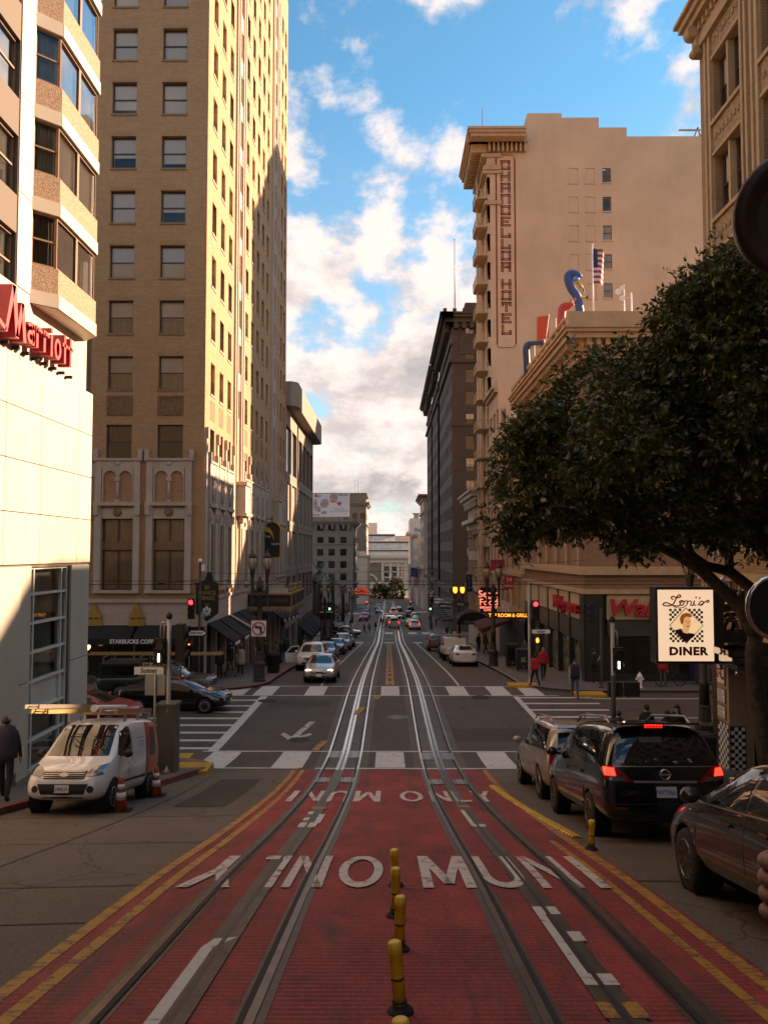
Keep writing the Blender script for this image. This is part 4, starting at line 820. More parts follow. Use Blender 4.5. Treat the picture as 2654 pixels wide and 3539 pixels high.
def notice(fr, u0, u1, v0, v1, d, label, txt, col, size):
    n_ = thing('wall_notice', label, 'sign', tuple(fr.p((u0 + u1) / 2, v0, d))); q = MB(); fr.box(q, u0, u1, v0, v1, d - .02, d + .04); q.build('frame', MATS['frame_brown'], n_); q = MB(); fr.box(q, u0 + .04, u1 - .04, v0 + .04, v1 - .04, d + .03, d + .045); q.build('sheet', MATS['white_paint'], n_)
    for (tx, uu, vv, s_, c_) in txt: text(tx, s_, MATS[c_], n_, fr.mat(uu, vv, d + .05), bold=.006)
    return n_
notice(fr_, 1.22, 1.78, 3.15, 3.75, .30, 'white notice with a red 24 on the diner pillar', [('24', 1.40, 3.46, .36, 'red_sign'), ('hrs', 1.66, 3.36, .13, 'black')], None, .3)
n_ = notice(fr_, 1.22, 1.78, 2.62, 3.05, .30, 'upper framed menu on the diner pillar', [], None, 0)
for j in range(6): q = MB(); fr_.box(q, 1.3, 1.7 - (j % 3) * .06, 2.69 + j * .055, 2.71 + j * .055, .345, .349); q.build('print_line', MATS['frame_dark'], n_)
n_ = notice(fr_, 1.22, 1.78, 2.16, 2.56, .30, 'lower framed menu on the diner pillar', [], None, 0)
for j in range(6): q = MB(); fr_.box(q, 1.3, 1.7 - (j % 4) * .05, 2.22 + j * .05, 2.24 + j * .05, .345, .349); q.build('print_line', MATS['frame_dark'], n_)
# chrome dressing of the diner
M('chrome', (.75, .72, .70), .08, 1.0, var=0); M('neon_tube', (.30, .07, .06), .25, var=0)
ch = thing('chrome_canopy', 'chrome edged canopy ledge with lamps over the diner entrance', 'canopy', (9.3, 23, 4.2))
for i, (x0, z0, z1) in enumerate(((8.95, 4.25, 4.42), (9.05, 4.05, 4.22), (9.2, 3.88, 4.02))):
    q = MB(); q.box(x0, 10.1, 21.6, 23.9, z0, z1); q.build('ledge', MATS['chrome'], ch)
for y_ in (22.0, 23.1):
    q = MB(); q.lathe([(.03, 3.86), (.09, 3.72), (.02, 3.70)], (9.35, y_, 0), 8); q.build('spot_lamp', MATS['chrome'], ch)
oi = thing('neon_ornament', 'chrome and red looped neon ornament above the diner entrance', 'sign', (9.4, 23, 4.5))
for (cx_, cz_, r_, m_) in ((9.55, 6.0, .32, 'chrome'), (9.2, 5.5, .28, 'chrome'), (9.05, 5.0, .30, 'neon_tube'), (9.45, 4.95, .34, 'neon_tube'), (9.8, 4.9, .36, 'neon_tube'), (9.62, 5.35, .26, 'chrome'), (9.7, 5.75, .2, 'neon_tube')):
    q = MB(); q.tube([(cx_ + r_ * math.cos(R(a)), 23.0 + .1 * math.sin(R(a * 2)), cz_ + r_ * math.sin(R(a))) for a in range(0, 361, 24)], .05, 6, caps=False); q.build('loop', MATS[m_], oi)
q = MB(); q.box(9.3, 10.05, 23.1, 23.2, 4.45, 5.3); q.box(9.6, 10.0, 23.05, 23.25, 5.3, 6.2); q.build('backing', MATS['chrome'], oi)
# projecting diner sign
ls = thing('diner_sign', 'large lit white square diner sign with checkerboard picture on the corner', 'sign', (9.2, 22.6, 5))
emit('sign_white_lit', (1.0, .90, .70), .28)
LY = 22.6; LO = at(2272, 2036, LY); LX1 = at(2462, 2036, LY).x; LX0 = LO.x; LZ1 = LO.z - .02; LZ0 = at(2300, 2285, LY).z; LW_ = LX1 - LX0; LH_ = LZ1 - LZ0
q = MB(); q.box(LX0, LX1, LY, LY + .5, LZ0, LZ1); q.build('sign_face', MATS['sign_white_lit'], ls)
q = MB()
q.box(LX0 - .06, LX1 + .3, LY + .03, LY + .55, LZ1, LZ1 + .07); q.box(LX0 - .06, LX1 + .3, LY + .03, LY + .55, LZ0 - .07, LZ0); q.box(LX0 - .06, LX0, LY + .03, LY + .55, LZ0, LZ1); q.box(LX1, LX1 + .3, LY + .03, LY + .55, LZ0, LZ1); q.box(LX1 + .25, 10.05, LY + .1, LY + .4, LZ0 + .5, LZ0 + .8); q.box(LX1 + .25, 10.05, LY + .1, LY + .4, LZ1 - .6, LZ1 - .4); q.build('sign_case', MATS['black'], ls)
def lp(u, v): return (LX0 + u * LW_, LY - .006, LZ0 + v * LH_)
M('sign_maroon', (.22, .02, .02), .5, var=0)
for i in range(14):
    for j in range(14):
        if (i + j) % 2 == 0: continue
        a, b = .20 + i * .0436, .265 + j * .0335
        if abs(a + .022 - .505) / .31 + abs(b + .017 - .50) / .245 < 1.0: continue
        q = MB(); p0, p1 = lp(a, b), lp(a + .0436, b + .0335); q.box(p0[0], p1[0], LY - .006, LY + .01, p0[2], p1[2]); q.build('checker_square', MATS['black'], ls)
def flat(pts, mat, nm, d=-.008, par=ls):
    q = MB(); q.prism([(p[0], p[1]) for p in pts], 0, .02, lambda a, b, e: (lp(a, b)[0], LY + d + e, lp(a, b)[2])); return q.build(nm, MATS[mat], par)
emit('skin_print', (.95, .58, .30), .24); emit('cream_print', (1.0, .86, .55), .27); emit('hair_print', (.40, .13, .03), .2); M('dress_print', (.06, .025, .035), .6, var=0)
flat([(.50, .755), (.815, .50), (.50, .245), (.195, .50)], 'frame_brown', 'diamond_border', -.010); flat([(.50, .74), (.80, .50), (.50, .26), (.21, .50)], 'cream_print', 'diamond', -.013)
flat([(.28, .43), (.40, .455), (.52, .40), (.64, .385), (.66, .36), (.50, .262)], 'dress_print', 'dress', -.016); flat([(.41, .455), (.45, .40), (.53, .385), (.55, .45), (.50, .48)], 'skin_print', 'neck', -.018)
flat([(.43 + .0, .50), (.44, .60), (.48, .635), (.56, .63), (.585, .57), (.58, .50), (.55, .455), (.50, .445), (.45, .465)], 'skin_print', 'face_print', -.020)
flat([(.40, .535), (.385, .60), (.42, .655), (.50, .68), (.58, .665), (.61, .625), (.575, .615), (.50, .625), (.46, .595), (.445, .53), (.42, .515)], 'hair_print', 'hair_print', -.023)
for a, b, c, d, m_ in ((.485, .555, .515, .565, 'hair_print'), (.54, .552, .565, .562, 'hair_print'), (.505, .485, .555, .497, 'sign_maroon'), (.528, .52, .536, .545, 'frame_brown')): flat([(a, b), (c, b), (c, d), (a, d)], m_, 'feature_print', -.026)
text('DINER', .30, MATS['sign_maroon'], ls, Matrix.Translation(lp(.53, .135)), bold=.016, wx=1.12, space=1.12)
def stroke(pts, r, mat, par, mp, nm='script_stroke'):
    P = [Vector(p) for p in pts]; S = []
    for i in range(len(P) - 1):
        p0, p1, p2, p3 = P[max(0, i - 1)], P[i], P[i + 1], P[min(len(P) - 1, i + 2)]
        for k in range(5): t = k / 5; S.append(.5 * ((2 * p1) + (p2 - p0) * t + (2 * p0 - 5 * p1 + 4 * p2 - p3) * t * t + (3 * p1 - p0 - 3 * p2 + p3) * t ** 3))
    S.append(P[-1]); q = MB(); q.tube([mp(s.x, s.y) for s in S], r, 6); return q.build(nm, MATS[mat], par)
lm = lambda u, v: lp(u, v)
stroke([(.27, .86), (.24, .89), (.27, .91), (.34, .89), (.41, .905), (.39, .93), (.35, .91), (.31, .85), (.27, .80), (.20, .775), (.11, .78), (.09, .80), (.14, .82), (.22, .80), (.30, .775), (.37, .775), (.41, .79)], .020, 'red_sign', ls, lm)
stroke([(.40, .80), (.39, .835), (.43, .85), (.47, .83), (.45, .79), (.41, .785), (.40, .81), (.44, .835), (.50, .84)], .018, 'red_sign', ls, lm)
stroke([(.50, .85), (.53, .84), (.52, .79), (.54, .83), (.59, .845), (.60, .82), (.59, .785), (.63, .785), (.66, .85), (.65, .79), (.69, .785)], .016, 'red_sign', ls, lm); stroke([(.68, .885), (.69, .90), (.70, .885)], .016, 'red_sign', ls, lm); stroke([(.76, .885), (.765, .90), (.75, .87)], .016, 'red_sign', ls, lm)
stroke([(.72, .785), (.78, .84), (.82, .83), (.80, .79), (.75, .785), (.80, .80), (.86, .835), (.91, .855), (.92, .83), (.88, .825)], .018, 'red_sign', ls, lm)
stroke([(.27, .765), (.38, .745), (.45, .755), (.52, .785)], .012, 'red_sign', ls, lm)
# ================================================================ drugstore building
wg = thing('drugstore_block', 'tan brick corner building with stone cornice and a red script sign', 'building', (25, 54, gz(50)))
WX = 10.6; wn = F((WX, 44, 0), (0, -1)); ws = F((WX, 63.6, 0), (-1, 0))      # u = X - 10.6 ; u = 63.6 - Y
wr = [(7.4, 2.6), (11.0, 2.6), (14.5, 2.3)]
nc = [3.2, 6.6, 10.2, 13.6, 16.6]; sc_ = [2.2, 5.2, 8.2, 11.2, 14.2, 17.2]
q = MB(); wn.wall(q, 18, 18.2, [(c - .95, c + .95, z, z + h) for c in nc for z, h in wr], .3, v0=5.0); ws.wall(q, 19.6, 18.2, [(c - .8, c + .8, z, z + h) for c in sc_ for z, h in wr], .3, v0=5.0)
q.quad((WX, 44, 18.2), (28.6, 44, 18.2), (28.6, 63.6, 18.2), (WX, 63.6, 18.2)); q.quad((WX, 63.6, -3), (28.6, 63.6, -3), (28.6, 63.6, 18.2), (WX, 63.6, 18.2)); q.quad((28.6, 63.6, -3), (28.6, 44, -3), (28.6, 44, 18.2), (28.6, 63.6, 18.2)); q.build('wall', MATS['brick_tan'], wg)
for z, h in wr:
    for c in nc[:5]: window(wn, c, z, 1.9, h, wg, 'pair', .2, MATS['frame_white'])
    for c in sc_: window(ws, c, z, 1.6, h, wg, 'pair', .2, MATS['frame_white'])
for c in [.5] + [x + 1.5 for x in sc_]:
    q = MB(); ws.box(q, c - .28, c + .28, 6.3, 17.6, -.1, .16); ws.box(q, c - .36, c + .36, 17.0, 17.5, -.1, .22); q.build('pilaster', MATS['stone_tan'], wg)
for i, (z, h, d) in enumerate(((5.8, .25, .3), (6.05, .2, .18), (4.77, .26, .16), (17.6, .35, .2), (17.95, .25, .35), (18.55, .3, .95), (18.85, .2, 1.1), (19.05, .12, 1.2))):
    q = MB(); wn.box(q, -d, 18, z, z + h, -.3, d); ws.box(q, 0, 19.6 - .001, z + .001, z + h - .001, -.3, d + .001); q.build('stone_course', MATS['stone_warm'], wg)
for i in range(40):
    q = MB(); u = .1 + i * .5
    if u < 19.4: ws.box(q, u, u + .22, 18.2, 18.55, 0, .8); q.build('bracket', MATS['stone_warm'], wg)
for i in range(24): q = MB(); wn.box(q, .1 + i * .5, .32 + i * .5, 18.2, 18.55, 0, .8); q.build('bracket', MATS['stone_warm'], wg)
for i in range(13):                                     # pierced parapet
    q = MB(); u = i * 1.55; ws.box(q, u, u + .28, 19.17, 19.95, .5, .9); q.build('parapet_post', MATS['stone_warm'], wg)
    for j in range(3): q = MB(); ws.box(q, u + .42 + j * .36, u + .52 + j * .36, 19.17, 19.8, .6, .8); q.build('baluster', MATS['stone_warm'], wg)
q = MB(); ws.box(q, 0, 19.4, 19.8, 19.98, .45, .95); wn.box(q, -.95, 18, 19.17, 19.98, .35, .95); q.build('parapet', MATS['stone_warm'], wg)
# shop storey
M('sign_band', (.50, .41, .26), .6, var=.06); M('granite_dark', (.03, .032, .026), .35, var=.4, scale=8)
q = MB(); wn.box(q, .0, 18, -1.5, 4.77, -.6, -.25); ws.box(q, 0, 19.6, -3, 4.77, -.6, -.25); q.build('shopfront', MATS['granite_dark'], wg)
q = MB(); wn.box(q, -.02, .95, -1, 4.76, -.3, .1); ws.box(q, 18.7, 19.62, -2, 4.755, -.3, .09); q.build('corner_pier', MATS['granite_dark'], wg)
for u0, u1 in ((1.15, 9.2), (9.6, 17.8)):
    q = MB(); wn.box(q, u0, u1, 3.4, 4.7, -.25, .02); q.build('sign_band', MATS['sign_band'], wg)
for i, (u0, u1) in enumerate(((16.1, 18.5), (12.9, 15.7), (9.6, 12.5), (6.3, 9.2), (3.2, 6.0), (.4, 2.9))):
    q = MB(); ws.box(q, u0, u1, 2.6 + .7, 4.7, -.25, .02); q.build('sign_band', MATS['sign_band'], wg)
    q = MB(); ws.box(q, u0, u1, 2.1, 3.25, -.25, .0); q.build('transom', M('transom_grey', (.055, .055, .045), .5, var=.1), wg)
    q = MB(); ws.box(q, u0 + .1, u1 - .1, -.4 - i * .2, 1.95, -.25, -.2); q.build('shop_window', M('shop_glass_lit_tone', (.16, .15, .10), .15, var=.5, scale=2), wg)  # lighter glass colour stands in for the lit shop inside
    q = MB(); ws.box(q, u1 + .03, u1 + .27, -2.5, 4.75, -.2, .06); q.build('shop_pier', MATS['granite_dark'], wg)
q = MB(); wn.box(q, 1.2, 18, 2.5, 3.35, -.25, -.02); q.build('transom', MATS['transom_grey'], wg)
for i in range(4): q = MB(); wn.box(q, 1.5 + i * 3.6, 4.6 + i * 3.6, .5, 2.3, -.25, -.2); q.build('shop_window', MATS['shop_glass'], wg)
wsg = thing('script_shop_sign', 'red script drugstore lettering on the cream band facing the junction', 'sign', tuple(wn.p(3, 4, .1))); text('Walgreens', 1.25, MATS['red_sign'], wsg, wn.mat(4.1, 4.0, .14), ext=.09, bold=.022, shear=.28, wx=1.1)
wsg = thing('script_shop_sign', 'red drugstore letters seen edge-on along the street side panels', 'sign', tuple(ws.p(12, 4, .1)))
for i, ch_ in enumerate('Walgreens'): text(ch_, 1.05, MATS['red_sign'], wsg, ws.mat(12.6 + i * .72, 3.95, .16), ext=.13, bold=.02, shear=.25)
# ================================================================ low building, tall wall building, stucco hotel
lo_ = thing('low_shop_building', 'low cream shop building with iron balcony between the drugstore and the hotel', 'building', (15, 70, gz(70)))
fl_ = F((10.6, 77.9, 0), (-1, 0)); lw = [(1.5 + 3.2 * i, 3.4 + 3.2 * i, z, z + 2.2) for i in range(4) for z in (2.4, 5.6)]
q = MB(); fl_.wall(q, 14.3, 8.6, lw, .3, v0=-3.5); q.quad((10.6, 63.6, 8.6), (35, 63.6, 8.6), (35, 77.9, 8.6), (10.6, 77.9, 8.6)); q.build('wall', MATS['stone_warm'], lo_)
for a in lw: window(fl_, (a[0] + a[1]) / 2, a[2], 1.9, 2.2, lo_, 'pair', .2, MATS['frame_white'])
for z, d in ((8.4, .5), (8.6, .7), (5.1, .3), (1.6, .3)): q = MB(); fl_.box(q, 0, 14.3, z, z + .22, -.2, d); q.build('cornice', MATS['stone_warm'], lo_)
q = MB()
fl_.box(q, 9.5, 14, 1.9, 2.02, 0, 1.2)
q.build('balcony_floor', MATS['iron'], lo_)
for i in range(14): q = MB(); q.bar(fl_.p(9.6 + i * .335, 2.02, 1.15), fl_.p(9.6 + i * .335, 3.0, 1.15), .03); q.build('baluster', MATS['frame_white'], lo_)
for z in (2.5, 3.0): q = MB(); q.bar(fl_.p(9.5, z, 1.15), fl_.p(14, z, 1.15), .05); q.build('handrail', MATS['frame_white'], lo_)
q = MB(); fl_.box(q, 0, 14.3, -3.2, 1.55, -.3, .03); q.build('shopfront', MATS['shop_black'], lo_)
tl = thing('narrow_tan_building', 'narrow tan building with a blank side wall below the painted hotel wall', 'building', (15, 81, gz(80)))
ft = F((10.6, 85.4, 0), (-1, 0)); tw_ = [(1.2 + 2.6 * i, 2.7 + 2.6 * i, z, z + 1.9) for i in range(3) for z in (3, 6.2, 9.4, 12.6, 15.8, 19)]
q = MB(); ft.wall(q, 7.4, 24, tw_, .3, v0=-5); q.quad((10.6, 78, -4), (34, 78, -4), (34, 78, 24), (10.6, 78, 24)); q.quad((10.6, 78, 24), (34, 78, 24), (34, 85.4, 24), (10.6, 85.4, 24)); q.build('wall', MATS['stucco'], tl)
for a in tw_: window(ft, (a[0] + a[1]) / 2, a[2], 1.5, 1.9, tl, 'sash', .2)
for z, d in ((22.6, .35), (22.9, .6), (17.7, .25)): q = MB(); ft.box(q, 0, 7.4, z, z + .25, -.2, d); q.build('cornice', MATS['stone_warm'], tl)
ch_ = thing('painted_wall_hotel', 'tan stucco hotel with the hotel name painted down its blank side wall', 'building', (20, 90, gz(88)))
HX, HY = 10.6, 85.5; hn = F((HX, HY, 0), (0, -1)); hs_ = F((HX, 94.5, 0), (-1, 0))
prof = [(0, -5), (24, -5), (24, 51.9), (15.1, 51.9), (15.1, 52.9), (12.1, 52.9), (12.1, 54.0), (8.1, 54.0), (8.1, 54.5), (4.4, 54.5), (4.4, 51.6), (0, 51.6)]
wz = [46.8 - 3.15 * k for k in range(9)]
q = MB(); hn.wall(q, 24, 51.6, [(12.4, 13.32, z, z + 1.6) for z in wz] + [(u, u + .98, z - .05, z + 1.6) for z in wz[:8] for u in (8.8, 10.6)], .12, v0=-5)
for u0, u1, z1 in ((4.4, 8.1, 54.5), (8.1, 12.1, 54.0), (12.1, 15.1, 52.9), (15.1, 24, 51.9)):
    q.quad(hn.p(u0, 51.6), hn.p(u1, 51.6), hn.p(u1, z1), hn.p(u0, z1)); q.quad(hn.p(u0, z1), hn.p(u1, z1), hn.p(u1, z1, -9), hn.p(u0, z1, -9)); q.quad(hn.p(u0, 51.6), hn.p(u0, z1), hn.p(u0, z1, -9), hn.p(u0, 51.6, -9)); q.quad(hn.p(u1, 48), hn.p(u1, z1), hn.p(u1, z1, -9), hn.p(u1, 48, -9))
fw_ = [(1.6 + 3.1 * i, 2.8 + 3.1 * i, 2.0 + 3.11 * k, 3.9 + 3.11 * k) for i in range(3) for k in range(15)]
hs_.wall(q, 9.0, 51.6, fw_, .3, v0=-6); q.quad(hn.p(0, 51.6), hn.p(4.4, 51.6), hn.p(4.4, 51.6, -9), hn.p(0, 51.6, -9)); q.quad(hn.p(0, -5, -9), hn.p(24, -5, -9), hn.p(24, 51.6, -9), hn.p(0, 51.6, -9)); q.build('wall', MATS['stucco'], ch_)
for a in fw_: window(hs_, (a[0] + a[1]) / 2, a[2], 1.2, 1.9, ch_, 'sash', .2, gm=MATS['glass_sky'])
for z in wz:
    window(hn, 12.86, z, .92, 1.6, ch_, 'sash', .1, MATS['frame_dark'], MATS['glass'], curtain=.95 if z < 42 else None)
    q = MB(); hn.box(q, 12.3, 13.42, z - .12, z, -.05, .1); q.build('sill', MATS['stucco'], ch_)
for z in wz[:8]:
    for u in (8.8, 10.6):
        q = MB(); hn.box(q, u + .01, u + .97, z - .04, z + 1.58, -.16, -.06); hn.box(q, u + .02, u + .96, z - .03, z + .75, -.1, -.02); q.build('blocked_window', MATS['stucco'], ch_); q = MB(); hn.box(q, u - .06, u + 1.04, z - .16, z - .05, -.05, .09); q.build('sill', MATS['stucco'], ch_)
for i, (z, h, d) in enumerate(((44.4, .4, .3), (47.8, .3, .5), (48.2, .5, .35), (49.6, .4, .6), (51.0, .35, 1.9), (51.35, .3, 2.1), (51.65, .25, 2.25))):
    q = MB(); hs_.box(q, 0, 9.0 + (d if i > 3 else .2), z, z + h, -3.9 if i > 3 else -1.5, d); q.build('cornice', MATS['stone_warm'], ch_)
for i in range(16): q = MB(); hs_.box(q, .2 + i * .58, .46 + i * .58, 50.1, 51.0, 0, 1.7); q.build('bracket', MATS['stone_warm'], ch_)
for i in range(9): q = MB(); hn.box(q, .1 + i * .48, .34 + i * .48, 50.1, 51.0, 0, .55); q.build('bracket', MATS['stone_warm'], ch_)
q = MB(); hn.box(q, -2.2, 4.3, 51.0, 51.9, 0, .7); q.build('cornice', MATS['stone_warm'], ch_)
for k in range(15):                                    # balconies of the fire escape
    z = 1.4 + 3.11 * k; pl = [(5.6, 0), (9.4, 0), (9.4, .7)] + [(8.9 + .5 * math.cos(R(a)), .75 + .5 * math.sin(R(a))) for a in (0, 45, 90)] + [(6.1 + .5 * math.cos(R(a)), .75 + .5 * math.sin(R(a))) for a in (90, 135, 180)]
    q = MB(); q.prism(pl, z, z + .14, lambda a, b, d: tuple(hs_.p(a, d, b))); bl = q.build('balcony', MATS['stone_warm'], ch_)
    q = MB()
    for (a, b), (c, d) in zip(pl[1:], pl[2:]): q.bar(hs_.p(a, z + .95, b), hs_.p(c, z + .95, d), .05); q.bar(hs_.p(a, z + .55, b), hs_.p(c, z + .55, d), .03)
    for a, b in pl[1:]: q.bar(hs_.p(a, z, b), hs_.p(a, z + .95, b), .04)
    for i in range(9): q.bar(hs_.p(6.2 + i * .33, z, 1.24), hs_.p(6.2 + i * .33, z + .95, 1.24), .025)
    q.build('railing', MATS['stone_warm'], bl)
    q = MB(); q.bar(hs_.p(7.2, z, .9), hs_.p(6.6, z + 3.1, .9), .04); q.bar(hs_.p(7.6, z, .9), hs_.p(7.0, z + 3.1, .9), .04)
    for j in range(8): q.bar(hs_.p(7.2 - .075 * j, z + .35 * j + .2, .9), hs_.p(7.6 - .075 * j, z + .35 * j + .2, .9), .03)
    q.build('ladder', MATS['frame_white'], bl)
for u in (.15, 3.5, 5.4): q = MB(); hs_.box(q, u, u + .5, -5, 48, -.1, .25); q.build('pilaster', MATS['stucco'], ch_)
# painted vertical lettering
ps = thing('painted_wall_sign', 'red outlined vertical hotel lettering in a rounded frame on the stucco wall', 'sign', tuple(hn.p(2, 28, .02)))
M('paint_red_wall', (.27, .045, .03), .8, var=.25, scale=3); M('paint_tan_wall', (.50, .33, .21), .8, var=.1)
BL = {'C': [[(1, .72), (1, 1), (0, 1), (0, 0), (1, 0), (1, .28)]], 'H': [[(0, 0), (0, 1)], [(1, 0), (1, 1)], [(0, .5), (1, .5)]], 'A': [[(0, 0), (0, 1), (1, 1), (1, 0)], [(0, .42), (1, .42)]], 'N': [[(0, 0), (0, 1), (1, 1), (1, 0)]],
      'E': [[(1, 1), (0, 1), (0, 0), (1, 0)], [(0, .5), (.75, .5)]], 'L': [[(0, 1), (0, 0), (1, 0), (1, .3)]], 'O': [[(0, 0), (0, 1), (1, 1), (1, 0), (0, 0)]], 'R': [[(0, 0), (0, 1), (1, 1), (1, .5), (0, .5)], [(.55, .5), (1, .32), (1, 0)]], 'T': [[(0, .75), (0, 1), (1, 1), (1, .75)], [(.5, 1), (.5, 0)]]}
zc = 48.75
for ch in 'CHANCELLOR HOTEL':
    if ch != ' ':
        u0, v0, sw, sh = 1.98 - .40, zc - .41, .80, .82; q = MB()
        for pl in BL[ch]:
            for (a, b), (c, d) in zip(pl[:-1], pl[1:]):
                x0, x1, y0, y1 = sorted((a, c))[0], sorted((a, c))[1], sorted((b, d))[0], sorted((b, d))[1]
                if x0 != x1 and y0 != y1: q.bar(hn.p(u0 + a * sw, v0 + b * sh, .005), hn.p(u0 + c * sw, v0 + d * sh, .005), .28, .012); continue
                hn.box(q, u0 + x0 * sw - .14, u0 + x1 * sw + .14, v0 + y0 * sh - .14, v0 + y1 * sh + .14, -.01, .006)
                hn.box(q, u0 + x0 * sw - .025, u0 + x1 * sw + .025, v0 + y0 * sh - .025, v0 + y1 * sh + .025, -.01, .010, 1)
        q.build('painted_letter', [MATS['paint_red_wall'], MATS['paint_tan_wall']], ps)
    zc -= 1.24 if ch != ' ' else .62
rr = [(1.98 + sx * 1.0 * (1) - sx * .35 + .35 * math.cos(R(a)) * 1, cz_ + .35 * math.sin(R(a))) for sx, cz_, aa in ((1, 49.5, (0, 45, 90)), (-1, 49.5, (90, 135, 180)), (-1, 29.2, (180, 225, 270)), (1, 29.2, (270, 315, 360))) for a in aa]
for (a, b), (c, d) in zip(rr, rr[1:] + rr[:1]): q = MB(); q.bar(hn.p(a, b, .006), hn.p(c, d, .006), .17, .016); q.build('painted_frame', MATS['paint_red_wall'], ps)
# ================================================================ farther buildings
def facade_grid(par, fr, W, z0, z1, cols, rows, ww, wh, mat, dep=.3, style='sash', fm=None, gm=None, wins=True, blinds=.3, v0=None):
    ops = [(c - ww / 2, c + ww / 2, r, r + wh) for c in cols for r in rows]; q = MB(); fr.wall(q, W, z1, ops, dep, v0=z0); q.build('wall', MATS[mat], par)
    if wins:
        for c in cols:
            for r in rows: window(fr, c, r, ww, wh, par, style, dep * .7, fm, gm, blind=random.choice((.4, .6, .9)) if random.random() < blinds else None)
    else:
        for c in cols:
            q = MB(); fr.box(q, c - ww / 2 - .05, c + ww / 2 + .05, rows[0] - .1, rows[-1] + wh + .1, -dep - .1, -dep + .02); q.build('glazing', MATS['shop_glass'], par)
def courses(par, fr, W, lst, mat, u0=0.0):
    for z, h, d in lst: q = MB(); fr.box(q, u0 - d, W + d, z, z + h, -.2, d); q.build('cornice', MATS[mat], par)
def solid(par, x0, x1, y0, y1, z0, z1, mat): q = MB(); q.box(x0, x1, y0, y1, z0, z1); q.build('core', MATS[mat], par)
# taller block up the side street (it shades the lower part of the bay hotel)
b = thing('side_street_block', 'tall tan block farther up the side street past the drugstore', 'building', (45, 52, 0)); f_ = F((28.7, 44, 0), (0, -1))
facade_grid(b, f_, 34, -1, 23.4, [2 + 3.4 * i for i in range(10)], [5 + 3.6 * i for i in range(5)], 1.6, 2.2, 'stone_tan'); solid(b, 28.7, 62.7, 44.7, 62, -1, 23.38, 'stone_tan'); courses(b, f_, 34, [(22.4, .4, .4), (4.2, .3, .2)], 'stone_warm')
# corner building with pale cornice before the lower junction
b = thing('cornice_corner_building', 'low grey building with a pale overhanging cornice before the lower junction', 'building', (16, 101, gz(100)))
f1 = F((10.6, 108.2, 0), (-1, 0)); facade_grid(b, f1, 13.6, -7, 13.2, [1.6 + 2.6 * i for i in range(5)], [-.5, 3.4, 7.2], 1.7, 2.7, 'stone_tan', wins=True)
solid(b, 11.2, 30, 94.6, 108.2, -7, 13.2, 'stone_tan'); courses(b, f1, 13.6, [(13.2, .4, .6), (13.6, .5, 1.0), (14.1, .25, 1.3), (10.6, .5, .8), (2.5, .4, .4)], 'stone')
for i in range(22): q = MB(); f1.box(q, .2 + i * .62, .5 + i * .62, 12.5, 13.2, 0, .55); q.build('dentil', MATS['stone'], b)
# dark stone grand hotel in three wings
b = thing('dark_stone_hotel', 'huge dark brown stone hotel with heavy cornices in three wings', 'building', (25, 178, gz(170)))
for wi, (ya, yb) in enumerate(((133.6, 166), (172, 193), (198.5, 220))):
    W = yb - ya; f2 = F((10.5, yb, 0), (-1, 0)); n = int(W / 3.2); cols = [W * (i + .5) / n for i in range(n)]; rows_ = [1.5 + 3.72 * k for k in range(11)]
    facade_grid(b, f2, W, -9, 46, cols, rows_, 1.35, 2.1, 'brick_dark', .3, 'sash', MATS['frame_dark'], MATS['glass_dark'], wins=wi == 0)
    solid(b, 11.2, 110, ya + .4, yb, -9, 45.9, 'brick_dark'); courses(b, f2, W, [(44.6, .6, .5), (45.2, .7, 1.1), (45.9, .5, 1.7), (46.4, .3, 2.0), (38.6, .5, .5), (41.6, .4, .3), (.4, .8, .7)], 'brick_dark')
    for i in range(int(W / 1.3)): q = MB(); f2.box(q, .3 + i * 1.3, .9 + i * 1.3, 44.2, 45.2, 0, 1.0); q.build('bracket', MATS['brick_dark'], b)
solid(b, 14, 110, 134.2, 220, -9, 45, 'brick_dark')
f3 = F((10.5, 133.6, 0), (0, -1)); facade_grid(b, f3, 50, -9, 46, [3.0 + 4.2 * i for i in range(6)], [1.8 + 3.72 * k for k in range(12)], 1.4, 2.3, 'brick_dark', .3, 'pair', MATS['frame_dark'], blinds=.7); courses(b, f3, 50, [(44.6, .6, .5), (45.2, .7, 1.1), (45.9, .5, 1.7), (46.4, .3, 2.0), (38.6, .5, .4), (28, .4, .2)], 'brick_dark')
for i in range(12): q = MB(); f3.box(q, .4 + i * 1.3, 1.0 + i * 1.3, 44.2, 45.2, 0, 1.0); q.build('bracket', MATS['brick_dark'], b)
for i in range(10): q = MB(); f3.box(q, -1.5 + i * 1.6, -.9 + i * 1.6, 46.7, 47.3, 1.2, 1.7); q.build('antefix', MATS['brick_dark'], b)
q = MB(); q.box(13, 40, 136, 160, 46, 49.5); q.build('penthouse', MATS['brick_dark'], b)
q = MB(); f3.box(q, 1.2, 4.2, 40, 43.4, 0, .14); q.lathe([(.6, -.02), (.6, .1), (.35, .14)], tuple(f3.p(2.7, 41.7, .15)), 14, axis='Y'); q.build('carved_panel', MATS['brick_dark'], b)
for i in range(6): q = MB(); f2b = F((10.5, 166, 0), (-1, 0)); f2b.box(q, 2 + i * 5.4, 5 + i * 5.4, -4.3, -3.9, 0, 1.8); q.build('door_canopy', MATS['iron'], b)
for px_, y_, z0, z1, lb in ((1571, 140, 49.5, 62, 'tall bare flagpole on the dark hotel roof'), (1540, 150, 46, 52.8, 'short bare mast on the dark hotel roof')):
    p = at(px_, 1000, y_); q = MB(); q.tube([(p.x, y_, z0), (p.x, y_, z1)], [.1, .05], 6); q.sphere((p.x, y_, z1), .13, 6, 4); tag(q.build('flagpole', MATS['iron']), lb, 'flagpole', 'bare poles on the dark hotel')
